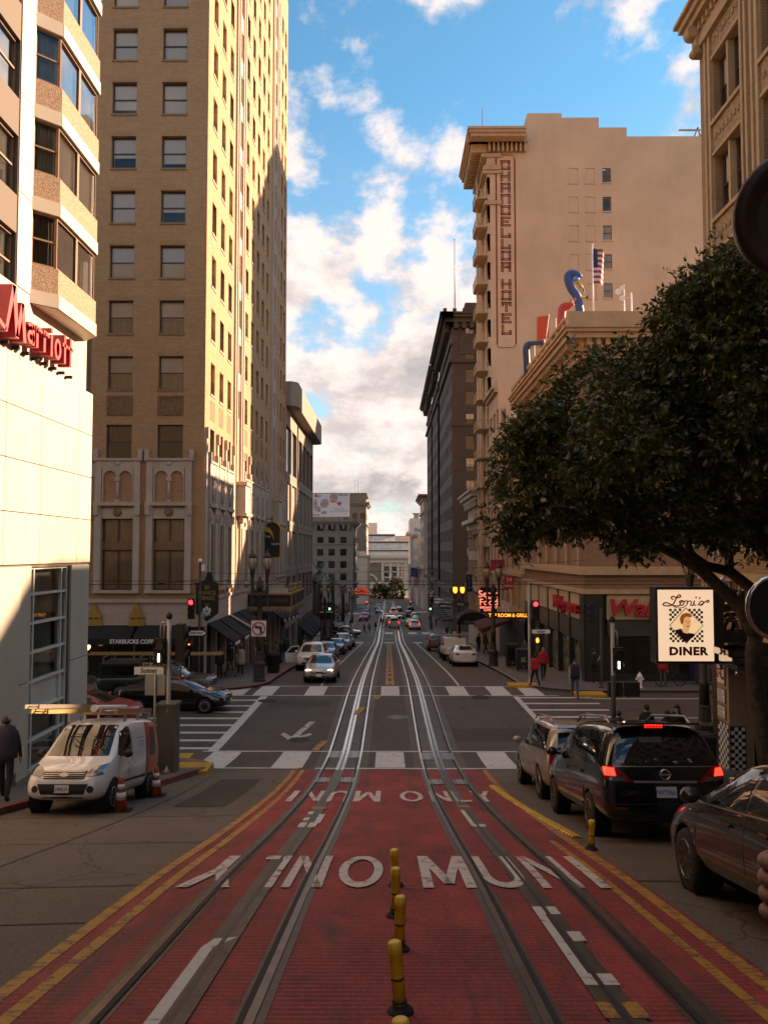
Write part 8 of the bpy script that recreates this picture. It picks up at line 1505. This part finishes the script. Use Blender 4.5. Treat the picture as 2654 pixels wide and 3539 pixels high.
# roof aerials
t = thing('roof_aerial', 'white aerial mast with small dishes on the drugstore roof', 'aerial', (at(2155, 0, 47).x, 47, 19.2)); a = at(2155, 985, 47)
q = MB(); q.tube([(a.x, 47, 19.2), (a.x, 47, a.z)], .035, 6); q.build('mast', MATS['white_paint'], t)
for px_, py_, r_ in ((2135, 1008, .2), (2150, 995, .16), (2150, 1030, .18)): c = at(px_, py_, 46.9); q = MB(); q.lathe([(.03, .1), (r_ * .7, .05), (r_, 0)], tuple(c), 10, axis='Y'); q.bar(c, (a.x, 47, c.z), .03); q.build('dish', MATS['white_paint'], t)
q = MB(); c = at(2180, 1012, 47); q.tube([(c.x, 47, 19.2), (c.x, 47, c.z)], .045, 6); q.bar((c.x, 47, c.z - .3), (a.x, 47, c.z - .3), .025); q.build('rod', MATS['white_paint'], t)
t = thing('roof_rig', 'grey window-cleaning rig at the far end of the painted hotel roof', 'rig', (at(2410, 0, 90).x, 90, 51.9)); a = at(2400, 432, 88); q = MB()
for d_ in ((-.6, 0), (.9, 0)): q.bar((a.x + d_[0], 88, 51.9), (a.x + .3, 88, 54.2), .14)
q.bar((a.x - 1.8, 88, 53.9), (a.x + .6, 88, 53.9), .16); q.bar((a.x - 2.6, 88, 52.6), (a.x, 88, 52.6), .14); q.build('frame', MATS['grey_pole'], t); q = MB(); q.box(a.x + .3, a.x + 3.4, 87.5, 91, 51.9, 53.2); q.build('housing', MATS['stone_tan'], t)
t = thing('roof_mast', 'thin spire mast on the corner of the painted hotel cornice', 'mast', (at(1657, 0, 86).x, 87, 51.9)); a = at(1657, 370, 87); q = MB(); q.lathe([(.22, 51.9), (.1, 53.0), (.05, 53.6), (.03, a.z)], (a.x + .3, 87, 0), 8); q.build('spike', MATS['redtile'], t)
for px_ in (1165,): pass
M('heart_tube', (.5, .10, .08), .5, var=0)
for px_, py_, s_, lb in ((1130, 2014, 1.0, 'red heart outline decoration highest among the palms'), (1175, 2041, .8, 'red heart outline decoration lower left of the pair'), (1190, 2039, .8, 'red heart outline decoration lower right of the pair')):
    c = at(px_, py_, 118); q = MB(); q.tube([(c.x + s_ * .05 * 16 * math.sin(R(a_)) ** 3 * .5, 118, c.z + s_ * .025 * (13 * math.cos(R(a_)) - 5 * math.cos(R(2 * a_)) - 2 * math.cos(R(3 * a_)))) for a_ in range(0, 361, 20)], .03, 5, caps=False); q.bar((c.x - .8, 118, c.z - .6), (c.x + .8, 118, c.z - .35), .03); tag(q.build('heart_decoration', MATS['heart_tube']), lb, 'decoration', 'heart decorations by the square')
c = at(1147, 2064, 108); t = thing('sign_post', 'diamond warning sign seen from behind at the square corner', 'sign', (c.x, 108, gz(108))); c = at(1119, 2066, 108); q = MB(); q.mbox(Matrix.Translation(c) @ Matrix.Rotation(R(45), 4, 'Y'), .55, .03, .55); q.build('plate', MATS['grey_pole'], t); q = MB(); q.box(c.x - .3, c.x + .3, 107.98, 108.02, c.z - 1.4, c.z - .5); q.build('lower_plate', MATS['grey_pole'], t); q = MB(); q.tube([(c.x, 108.05, gz(108)), (c.x, 108.05, at(0, 1990, 108).z)], .05, 6); q.build('post', MATS['grey_pole'], t)
# ================================================================ people
POSES = {}
def person_mesh(pose):
    if pose in POSES: return POSES[pose]
    st = {'stand': (0, 0, 0, 0), 'walk': (.30, -.26, -.22, .24), 'stride': (-.24, .32, .26, -.2), 'phone': (.05, -.05, 0, 0), 'face': (.0, .05, 0, 0)}[pose]
    V, Rd, E, Lb = [], [], [], []
    def add(p, r, par, lb): V.append(Vector(p)); Rd.append(r); Lb.append(lb); i = len(V) - 1; (E.append((par, i)) if par is not None else None); return i
    pel = add((0, 0, .96), .135, None, 1); sp = add((0, .005, 1.14), .125, pel, 1); chs = add((0, .01, 1.33), .145, sp, 1); nk = add((0, .0, 1.49), .056, chs, 0); h1 = add((0, .018, 1.57), .078, nk, 0); add((0, .02, 1.68), .074, h1, 0)
    for s, leg, arm in ((-1, st[0], st[2]), (1, st[1], st[3])):
        hip = add((s * .09, 0, .90), .098, pel, 2); kn = add((s * .10, math.sin(leg) * .42 + .02, .90 - math.cos(leg) * .42), .066, hip, 2); back = leg - (.35 if leg < -.1 else .05)
        an = add((s * .10, V[kn].y + math.sin(back) * .40, V[kn].z - math.cos(back) * .39), .045, kn, 2); lift = max(0.0, V[an].z - .09) * 0; add((s * .115, V[an].y + .15, V[an].z - .045), .036, an, 3)
        sh = add((s * .185, .0, 1.41), .068, chs, 1); el = add((s * .235, math.sin(arm) * .27 - .02, 1.41 - .27), .050, sh, 1)
        if pose == 'phone' and s > 0: wr = add((s * .12, .24, 1.25), .034, el, 0); fd = Vector((-.2, .3, .9))
        elif pose == 'face' and s < 0: wr = add((s * .10, .17, 1.42), .034, el, 1); fd = Vector((.1, .0, 1))
        else: wr = add((s * .25, V[el].y + .06 + math.sin(arm) * .12, .91), .036, el, 1); fd = Vector((0, .12, -1))
        fd.normalize(); pm = add(V[wr] + fd * .075, .036, wr, 0); sd = fd.cross(Vector((1, 0, 0))).normalized()
        for k, (o_, l) in enumerate(((-.03, .07), (-.01, .085), (.011, .08), (.03, .065))): f1 = add(V[pm] + fd * .045 + sd * o_, .0095, pm, 0); add(V[f1] + fd * (l * .6) + Vector((-s * .015, .01, 0)), .008, f1, 0)
        th = add(V[wr] + fd * .04 + sd * .045, .011, pm, 0); add(V[th] + fd * .035 + sd * .012, .009, th, 0)
    low = min(v.z for v in V) - .03
    for v in V: v.z -= low
    me = bpy.data.meshes.new('person'); me.from_pydata([tuple(v) for v in V], E, []); o = bpy.data.objects.new('p', me); md = o.modifiers.new('s', 'SKIN'); sv = me.skin_vertices[0].data
    for i, r in enumerate(Rd): sv[i].radius = (r * (1.25 if i in (0, 1, 2) else 1), r * (.82 if i in (0, 1, 2) else 1)); sv[i].use_root = i == 0
    md.use_smooth_shade = True; s2 = o.modifiers.new('u', 'SUBSURF'); s2.levels = 1; out = bake(o); bpy.data.objects.remove(o)
    S = [(V[a].lerp(V[b], t), Lb[b] if t > .25 else Lb[a]) for a, b in E for t in (0, .33, .66, 1)]
    for p in out.polygons: c = p.center; p.material_index = min(S, key=lambda s: (s[0] - c).length_squared)[1]; p.use_smooth = True
    for m_ in ('skin', 'cloth_black', 'cloth_black', 'cloth_black'): out.materials.append(MATS[m_])
    hair = MB(); hair.sphere((0, -.005, 1.66 - low), (.088, .10, .10), 12, 8); hair.v = [(x, y, z if not (y > .03 and z < 1.66 - low) else 1.66 - low) for x, y, z in hair.v]; long = MB(); long.sphere((0, -.03, 1.58 - low), (.105, .085, .19), 10, 8); fc = MB(); fc.sphere((0, .115, 1.60 - low), (.016, .022, .022), 6, 5)
    for s in (-1, 1): fc.sphere((s * .032, .092, 1.625 - low), (.012, .008, .008), 6, 4); fc.sphere((s * .082, .01, 1.60 - low), (.012, .02, .03), 6, 4)
    fc.box(-.028, .028, .088, .098, 1.555 - low, 1.563 - low); POSES[pose] = (out, hair.mesh('hair'), long.mesh('long_hair'), fc.mesh('face')); POSES[pose][3].materials.append(MATS['skin_dark']); return POSES[pose]
M('skin', (.46, .27, .18), .6, var=0); M('skin_dark', (.30, .16, .10), .6, var=0); M('cloth_black', (.014, .012, .013), .9, var=.15); M('cloth_navy', (.02, .024, .04), .9, var=.15); M('cloth_grey', (.09, .085, .075), .9, var=.15); M('cloth_red', (.42, .018, .02), .85, var=.1); M('cloth_jeans', (.06, .085, .13), .9, var=.2); M('cloth_beige', (.42, .34, .25), .9, var=.1); M('cloth_white', (.6, .57, .53), .85, var=.05); M('cloth_pink', (.5, .27, .24), .85, var=0); M('hair_dark', (.012, .008, .006), .6, var=0); M('hair_grey', (.22, .2, .18), .7, var=0)
def person(label, pos, heading, top, bottom, pose='stand', hair='hair_dark', long=False, h=1.72, shoes='cloth_black', extra=None, grp='pedestrians', face=False):
    me, hr, lg, fc = person_mesh(pose); o = link('person', me, None, loc=tuple(pos), rot=(0, 0, heading)); o.scale = (h / 1.74,) * 3; tag(o, label, 'person', grp)
    for i, m_ in ((1, top), (2, bottom), (3, shoes)): o.material_slots[i].link = 'OBJECT'; o.material_slots[i].material = MATS[m_]
    c = link('hair', hr, None, o, local=True)
    if not hr.materials: hr.materials.append(MATS[hair])
    c.material_slots[0].link = 'OBJECT'; c.material_slots[0].material = MATS[hair]
    if long:
        if not lg.materials: lg.materials.append(MATS['hair_dark'])
        link('long_hair', lg, None, o, local=True)
    if face: link('face', fc, None, o, local=True)
    for nm, prof, m_ in extra or (): q = MB(); q.lathe(prof, (0, 0, 0), 14); q.v = [(x * 1.25, y * .85, z) for x, y, z in q.v]; q.build(nm, MATS[m_], o, local=True)
    return o
COAT = [('coat', [(.215, .62), (.20, .8), (.185, 1.0), (.175, 1.15), (.19, 1.33), (.14, 1.47), (.08, 1.52)], None)]
def coat(m_): return [(COAT[0][0], COAT[0][1], m_)]
def jacket(m_): return [('jacket', [(.182, .86), (.18, 1.0), (.172, 1.15), (.19, 1.33), (.14, 1.47), (.075, 1.52)], m_)]
person('person in a dark suit walking at the left edge past the cream hotel', gnd(18, 2770, .14), .2, 'cloth_navy', 'cloth_black', 'walk', h=1.82, extra=jacket('cloth_navy'))
q = MB(); q.box(-.1, .1, -.01, .01, -.02, .24); o = q.build('paper_sheet', MATS['white_paint'], loc=tuple(gnd(62, 2762, .14) + Vector((0, 0, .88)))); tag(o, 'sheet of white paper held by the suited person', 'paper')
for lb, px_, py_, y_, h, po, hd, lg, fc in (('person in dark sweater with back turned on the near right corner', 2232, 2425, 25.0, 1.75, 'stand', .2, False, False), ('dark long-haired short person between two others on the near right corner', 2303, 2452, 24.6, 1.60, 'stand', .4, True, False), ('long-haired person in black with a hand raised to the face', 2337, 2427, 25.0, 1.74, 'face', 2.4, True, True), ('person in dark clothes half hidden behind the minivan roof rail', 2137, 2458, 24.7, 1.58, 'stand', -.5, False, False)):
    a = at(px_, py_, y_); person(lb, (a.x, y_, gz(y_) + .14), hd, 'cloth_black', 'cloth_black', po, long=lg, h=h, extra=jacket('cloth_black'), face=fc)
person('person in a red jacket and black trousers on the drugstore corner', gnd(1848, 2372, .14), .4, 'cloth_red', 'cloth_black', 'walk', long=True, h=1.68, extra=jacket('cloth_red'))
person('older person in a red coat walking up from the tap room', gnd(1877, 2350, .14), PI, 'cloth_red', 'cloth_black', 'stride', 'hair_grey', h=1.80, extra=jacket('cloth_red'), face=True)
person('person in jeans with a dark vest stepping onto the side crossing', gnd(1987, 2412), PI * .95, 'cloth_pink', 'cloth_jeans', 'walk', h=1.86, extra=jacket('cloth_navy'))
person('person in black with white shoes looking at a phone by the pier', gnd(2052, 2362, .14), -1.2, 'cloth_black', 'cloth_black', 'phone', h=1.82, shoes='cloth_white', extra=jacket('cloth_black'))
person('person in a grey-green hooded coat behind the news boxes', (at(1795, 0, 57).x, 57, gz(57) + .14), PI, 'cloth_grey', 'cloth_black', 'stand', 'hair_grey', extra=coat('cloth_grey'), face=True)
cy = gnd(2290, 2374, .14); person('person in a red shirt standing with a bicycle in front of the drugstore', cy, -.6, 'cloth_red', 'cloth_grey', 'stand', h=1.7, extra=jacket('cloth_red'))
t = thing('bicycle', 'dark bicycle held by the person in the red shirt', 'bicycle', (cy.x + .45, cy.y + .15, cy.z), .15)
for x_ in (-.5, .5): q = MB(); q.tube([(x_ + .33 * math.cos(R(a)), 0, .34 + .33 * math.sin(R(a))) for a in range(0, 361, 20)], .022, 6, caps=False); [q.bar((x_, 0, .34), (x_ + .32 * math.cos(R(a)), 0, .34 + .32 * math.sin(R(a))), .006) for a in range(0, 360, 30)]; q.build('wheel', MATS['rubber'], t, local=True)
q = MB(); [q.tube(p, .02, 6) for p in (((-.5, 0, .34), (-.2, 0, .8), (.38, 0, .82), (.5, 0, .34)), ((-.2, 0, .8), (-.05, 0, .32), (.38, 0, .82)), ((-.5, 0, .34), (-.05, 0, .32)), ((.38, 0, .8), (.36, 0, 1.0)), ((-.2, 0, .8), (-.22, 0, .93)))]; q.build('frame', MATS['iron'], t, local=True); q = MB(); q.tube([(.36, -.25, 1.0), (.36, .25, 1.0)], .018, 6); q.build('handlebar', MATS['iron'], t, local=True); q = MB(); q.sphere((-.22, 0, .95), (.13, .07, .04), 8, 5); q.build('saddle', MATS['black'], t, local=True)
person('person in a long beige coat walking past the tower shopfront', (at(852, 0, 47.5).x, 47.5, gz(47.5) + .14), .2, 'cloth_beige', 'cloth_black', 'walk', extra=coat('cloth_beige')); person('person in a white jacket behind the left lamp post', (at(910, 0, 50).x, 50, gz(50) + .14), -.2, 'cloth_white', 'cloth_white', 'stride', extra=jacket('cloth_white'))
for i, (px_, y_, tp, bt, po, lb) in enumerate(((783, 45, 'cloth_black', 'cloth_black', 'stand', 'dark person under the corner awning of the tower'), (818, 46.5, 'cloth_black', 'cloth_grey', 'walk', 'dark person beside the beige coat'), (937, 54.5, 'cloth_navy', 'cloth_black', 'stand', 'dark person behind the litter bin'), (968, 56, 'cloth_grey', 'cloth_black', 'walk', 'grey-topped person just past the litter bin'), (985, 57.5, 'cloth_black', 'cloth_black', 'stand', 'dark person at the front of the group by the canopy'), (1000, 59, 'cloth_navy', 'cloth_jeans', 'stride', 'navy and denim person in the group by the canopy'), (1006, 62, 'cloth_black', 'cloth_black', 'stand', 'dark person at the rear of the canopy group'), (1052, 72, 'cloth_navy', 'cloth_black', 'walk', 'navy person by the open car door'), (1064, 76, 'cloth_grey', 'cloth_black', 'stand', 'grey person beyond the open car door'),
        (1262, 128, 'cloth_black', 'cloth_black', 'walk', 'dark person with a pale bag crossing the lower street'), (1278, 131, 'cloth_grey', 'cloth_black', 'stride', 'grey person close behind the pale bag'), (1299, 134, 'cloth_black', 'cloth_jeans', 'walk', 'denim-legged person crossing left of the track'), (1318, 150, 'cloth_black', 'cloth_black', 'walk', 'dark person in mid street left of the silver van'), (1326, 152, 'cloth_red', 'cloth_black', 'stride', 'red-topped person in mid street left of the silver van'), (1335, 149, 'cloth_navy', 'cloth_black', 'stand', 'navy person nearest the silver van'),
        (1524, 118, 'cloth_beige', 'cloth_grey', 'stand', 'beige-topped person at the lower right corner'), (1536, 122, 'cloth_black', 'cloth_black', 'walk', 'dark person at the lower right corner'), (1552, 112, 'cloth_grey', 'cloth_black', 'stand', 'grey person by the hotel awning'), (1560, 106, 'cloth_white', 'cloth_jeans', 'walk', 'white-topped person near the striped flag'), (1500, 146, 'cloth_black', 'cloth_black', 'stand', 'dark person under the dark hotel canopy'), (1480, 160, 'cloth_red', 'cloth_black', 'walk', 'red-topped person far along the dark hotel'), (1216, 142, 'cloth_black', 'cloth_black', 'stand', 'dark person at the edge of the square'), (1196, 136, 'cloth_grey', 'cloth_jeans', 'walk', 'grey and denim person at the edge of the square'), (1640, 78, 'cloth_black', 'cloth_black', 'stand', 'dark person under the restaurant awning'), (1664, 74, 'cloth_grey', 'cloth_black', 'walk', 'grey person stepping out below the neon sign'))):
    person(lb, (at(px_, 0, y_).x, y_, gz(y_) + (.14 if not 126 < y_ < 153 or px_ > 1470 else .01)), random.uniform(0, 6.28), tp, bt, po, long=i % 4 == 1, h=random.uniform(1.62, 1.84), extra=jacket(tp))
# ================================================================ vegetation
def leaf_mat(name, c0, c1):
    m = bpy.data.materials.new(name); m.use_nodes = True; g = NT(m.node_tree); b = m.node_tree.nodes['Principled BSDF']; ri = g.n('ShaderNodeNewGeometry').outputs['Random Per Island']
    m.node_tree.links.new(g.mix(ri, c0, c1), b.inputs['Base Color']); b.inputs['Roughness'].default_value = .36; b.inputs['Specular IOR Level'].default_value = .5; tr = g.n('ShaderNodeBsdfTranslucent', ins={0: (.10, .13, .015, 1)}); mx = g.n('ShaderNodeMixShader', ins={0: .18, 1: b.outputs[0], 2: tr.outputs[0]}); m.node_tree.links.new(mx.outputs[0], m.node_tree.nodes['Material Output'].inputs[0]); MATS[name] = m
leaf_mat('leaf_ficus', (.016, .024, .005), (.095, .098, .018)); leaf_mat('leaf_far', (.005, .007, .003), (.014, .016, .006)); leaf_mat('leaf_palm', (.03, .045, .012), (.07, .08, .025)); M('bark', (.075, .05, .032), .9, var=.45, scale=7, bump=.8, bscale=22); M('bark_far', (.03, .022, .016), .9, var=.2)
rg = random.Random(11)
def sprays(mb, c, n, L, size, outward):
    """a twig's worth of leaves round c"""
    d = (Vector((rg.gauss(0, 1), rg.gauss(0, 1), rg.gauss(0, .8))).normalized() * .8 + outward).normalized(); s = d.cross(Vector((0, 0, 1))); s = s.normalized() if s.length > .1 else Vector((1, 0, 0)); u = s.cross(d)
    for i in range(n):
        t = i / n; b = c + d * L * (t - .3) + s * rg.uniform(-.03, .03); a = rg.uniform(0, 6.28); o = (s * math.cos(a) + u * math.sin(a)); e = (d * .75 + o * .8 + Vector((0, 0, -.18))).normalized(); l = size * rg.uniform(.55, 1.4); w = e.cross(o + Vector((.01, .02, .03))).normalized() * l * .21; nrm = w.cross(e) * .10
        k = len(mb.v); mb.v += [tuple(b), tuple(b + e * l * .45 + w + nrm), tuple(b + e * l), tuple(b + e * l * .45 - w + nrm)]; mb.f.append((k, k + 1, k + 2, k + 3)); mb.m.append(0); mb.sm.append(False)
def inpoly(x, z, P):
    r = False
    for (a, b), (c, d) in zip(P, P[1:] + P[:1]):
        if (b > z) != (d > z) and x < (c - a) * (z - b) / (d - b) + a: r = not r
    return r
def edged(x, z, P):
    m = 9
    for (a, b), (c, d) in zip(P, P[1:] + P[:1]): t = max(0, min(1, ((x - a) * (c - a) + (z - b) * (d - b)) / ((c - a) ** 2 + (d - b) ** 2 + 1e-9))); m = min(m, math.hypot(x - a - t * (c - a), z - b - t * (d - b)))
    return m
tx_, ty_ = 8.05, 17.6; ft_ = thing('street_tree', 'large dark ficus tree leaning over the parked cars and diner', 'tree', (tx_, ty_, gz(ty_) + .14)); W = lambda px_, py_, y_=17.6: at(px_, py_, y_)
trunk = [Vector((tx_ + .12, ty_, gz(ty_) + .1)), W(2632, 2520), W(2606, 2380), W(2598, 2260), W(2612, 2185)]; q = MB(); q.tube(trunk, [.20, .17, .16, .155, .16], 14); q.tube([(tx_ + .12, ty_, gz(ty_) + .1), (tx_ + .12, ty_, gz(ty_) + .4)], [.30, .19], 14); tk_ = q.build('trunk', MATS['bark'], ft_)
for pts, rad in (([W(2612, 2200), W(2590, 2150), W(2545, 2085), W(2480, 2025), W(2420, 1968), W(2350, 1925), W(2285, 1893), W(2200, 1780, 17.2), W(2080, 1640, 16.8)], [.17, .16, .145, .135, .13, .11, .10, .07, .03]), ([W(2615, 2190), W(2650, 2110, 17.9), W(2590, 2030, 18.1), W(2520, 1975, 18.2), W(2440, 1955, 18.1), W(2385, 1915, 18.0), W(2370, 1850, 17.9), W(2340, 1700, 17.8)], [.16, .14, .13, .12, .10, .09, .08, .04]), ([W(2520, 1975, 18.2), W(2516, 1900, 18.2), W(2510, 1800, 18.1), W(2500, 1600, 17.8), W(2480, 1300, 17.5)], [.10, .10, .09, .07, .03]), ([W(2640, 2120, 17.9), W(2720, 1950, 17.6), W(2800, 1700, 17.2)], [.13, .1, .05]), ([W(2420, 1968), W(2300, 1850, 16.8), W(2100, 1760, 16.0), W(1900, 1750, 15.6)], [.08, .07, .05, .02])):
    q = MB(); q.tube(pts, rad, 10); q.build('limb', MATS['bark'], ft_)
CP = [(W(x, y, 17).x, W(x, y, 17).z) for x, y in ((2500, 850), (2440, 890), (2360, 980), (2300, 1020), (2235, 1105), (2170, 1130), (2090, 1200), (2000, 1225), (1930, 1290), (1900, 1360), (1830, 1420), (1760, 1460), (1685, 1485), (1745, 1570), (1680, 1640), (1730, 1740), (1685, 1800), (1725, 1880), (1800, 1905), (1850, 1840), (1905, 1870), (1960, 1850), (1990, 1900), (2080, 1890), (2150, 1935), (2230, 1925), (2300, 1880), (2400, 1860), (2500, 1900), (2580, 1870), (2680, 1960), (2850, 1900), (2960, 1500), (2920, 1050), (2780, 850), (2650, 800))]
mb = MB(); x0, x1, z0, z1 = min(p[0] for p in CP), max(p[0] for p in CP), min(p[1] for p in CP), max(p[1] for p in CP); clumps = []
while len(clumps) < 175:
    x, z = rg.uniform(x0, x1), rg.uniform(z0, z1)
    if inpoly(x, z, CP): e = edged(x, z, CP); dp = min(2.6, .5 + e * 1.1); clumps.append((Vector((x, 17 + rg.uniform(-dp, dp) - .2, z)), .38 + min(.45, e * .5)))
for c, r in clumps:
    for _ in range(int(78 * r / .6)):
        d = Vector((rg.gauss(0, 1), rg.gauss(0, 1), rg.gauss(0, 1))).normalized(); p = c + d * r * rg.uniform(.45, 1.0)
        k = 17 / p.y; zx, zz = p.x * k, CZ + (p.z - CZ) * k
        if inpoly(zx, zz, CP) or rg.random() < .16: sprays(mb, p, 9, .27, .13, d * .9)
o = mb.build('crown', MATS['leaf_ficus'], ft_, kind='stuff')
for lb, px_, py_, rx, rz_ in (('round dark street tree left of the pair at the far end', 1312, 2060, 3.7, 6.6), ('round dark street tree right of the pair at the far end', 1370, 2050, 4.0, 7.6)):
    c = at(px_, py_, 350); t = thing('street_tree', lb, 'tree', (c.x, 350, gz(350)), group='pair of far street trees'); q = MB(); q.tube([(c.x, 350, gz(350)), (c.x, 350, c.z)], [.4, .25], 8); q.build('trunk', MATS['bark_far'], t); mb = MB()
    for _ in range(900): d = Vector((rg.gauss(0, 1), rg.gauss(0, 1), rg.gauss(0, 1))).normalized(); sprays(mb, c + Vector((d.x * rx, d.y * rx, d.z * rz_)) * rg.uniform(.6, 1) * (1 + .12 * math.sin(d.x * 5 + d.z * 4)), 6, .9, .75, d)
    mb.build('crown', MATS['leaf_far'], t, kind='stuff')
for lb, px_, py_, y_, s_ in (('tallest palm at the corner of the square', 1103, 1975, 142, 1.25), ('lower palm behind the tallest one', 1150, 2010, 150, 1.1), ('palm half hidden by the concrete store', 1088, 2010, 134, 1.1), ('small palm deepest in the square', 1185, 2030, 165, 1.0)):
    c = at(px_, py_, y_); t = thing('palm_tree', lb, 'palm', (c.x, y_, gz(y_)), group='palms on the square'); q = MB(); q.tube([(c.x, y_, gz(y_)), (c.x, y_, c.z)], [.42, .34], 10); q.build('trunk', MATS['bark_far'], t)
    for i in range(26):
        a = i * 2.4; el = rg.uniform(-.5, 1.2); q = MB(); P = []
        for k in range(7): u = k / 6; P.append(Vector((c.x, y_, c.z)) + Vector((math.cos(a) * math.cos(el), math.sin(a) * math.cos(el), math.sin(el))) * u * 2.6 * s_ + Vector((0, 0, -1.1 * u * u * s_)))
        sd = Vector((-math.sin(a), math.cos(a), 0))
        for k in range(6):
            for j in range(2):
                b_ = P[k].lerp(P[k + 1], j / 2)
                for s in (-1, 1): e = b_ + sd * s * .55 * s_ * (1 - .6 * abs(k / 6 - .4)) + (P[k + 1] - P[k]) * .8 + Vector((0, 0, -.12)); q.add([b_, b_ + (P[k + 1] - P[k]) * .28, e], [(0, 1, 2)])
        q.build('frond', MATS['leaf_palm'], t)
# dark planting of the square and the crowd mass far down the street
mb = MB()
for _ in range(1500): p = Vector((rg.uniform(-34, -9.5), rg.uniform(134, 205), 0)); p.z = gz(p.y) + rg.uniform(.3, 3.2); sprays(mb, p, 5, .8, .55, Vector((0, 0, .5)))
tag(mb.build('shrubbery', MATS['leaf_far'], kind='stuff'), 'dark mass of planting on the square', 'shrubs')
# ================================================================ cable car fittings beside the viewer
M('hood_brown', (.07, .04, .028), .42, var=.2, scale=8); t = thing('lamp_hood', 'dark rounded metal hood of the cable car at the upper right edge', 'lamp hood', (.6, 1.2, 7.5)); c = at(2760, 740, 1.15)
q = MB(); q.lathe([(.02, .10), (.06, .085), (.082, .04), (.092, .0), (.088, -.012), (.07, -.006), (.055, .01)], (0, 0, 0), 28); o = q.build('hood', MATS['hood_brown'], t, local=True); t.location = c; t.rotation_euler = (R(-75), R(28), 0)
t = thing('round_mirror', 'chrome rimmed round mirror of the cable car at the right edge', 'mirror', (.6, 1.2, 6.9)); c = at(2692, 2100, 1.15); q = MB(); q.lathe([(.0, .03), (.03, .026), (.043, .01), (.046, 0)], (0, 0, 0), 28, axis='Y'); q.build('shell', MATS['black'], t, local=True); q = MB(); q.tube([(.045 * math.cos(R(a)), 0, .045 * math.sin(R(a))) for a in range(0, 361, 15)], .0035, 6, caps=False); q.build('rim', MATS['chrome'], t, local=True); q = MB(); q.tube([(.03, .0, -.036), (.035, .0, -.30)], .008, 8); q.build('stalk', MATS['grey_pole'], t, local=True); t.location = c
# hand of a rider gripping a pole
c = at(2795, 3085, 1.0); t = thing('person', 'hand of a rider gripping a pole at the lower right edge', 'person', tuple(c)); hb = bpy.data.meshes.new('hand'); V = [(.05, .02, -.16), (.03, .015, -.06), (.0, .0, .0)]; E = [(0, 1), (1, 2)]; Rr = [.030, .026, .030]
for k, (dz, l) in enumerate(((.030, .038), (.010, .042), (-.010, .040), (-.030, .034))): b_ = len(V); V += [(-.028, -.004, dz), (-.046, .020, dz), (-.030, l, dz - .002), (-.008, l + .008, dz - .003)]; E += [(2, b_), (b_, b_ + 1), (b_ + 1, b_ + 2), (b_ + 2, b_ + 3)]; Rr += [.0105, .010, .009, .008]
b_ = len(V); V += [(-.008, -.020, .030), (-.022, -.012, .056), (-.030, .010, .064)]; E += [(2, b_), (b_, b_ + 1), (b_ + 1, b_ + 2)]; Rr += [.012, .0105, .009]
hb.from_pydata(V, E, []); o = bpy.data.objects.new('h', hb); o.modifiers.new('s', 'SKIN').use_smooth_shade = True
for i, r in enumerate(Rr): hb.skin_vertices[0].data[i].radius = (r, r); hb.skin_vertices[0].data[i].use_root = i == 0
s2 = o.modifiers.new('u', 'SUBSURF'); s2.levels = 2; me = bake(o); bpy.data.objects.remove(o); [setattr(p, 'use_smooth', True) for p in me.polygons]; link('hand', me, [M('skin_near', (.42, .20, .14), .55, var=.1, scale=60)], t, local=True)
q = MB(); q.tube([(c.x + .03, 1.026, c.z - 1.2), (c.x + .03, 1.026, c.z + 1.0)], .014, 10); tag(q.build('grab_pole', MATS['brass']), 'slim grab pole of the cable car held by the rider', 'pole')
bpy.data.scenes.remove(WS)
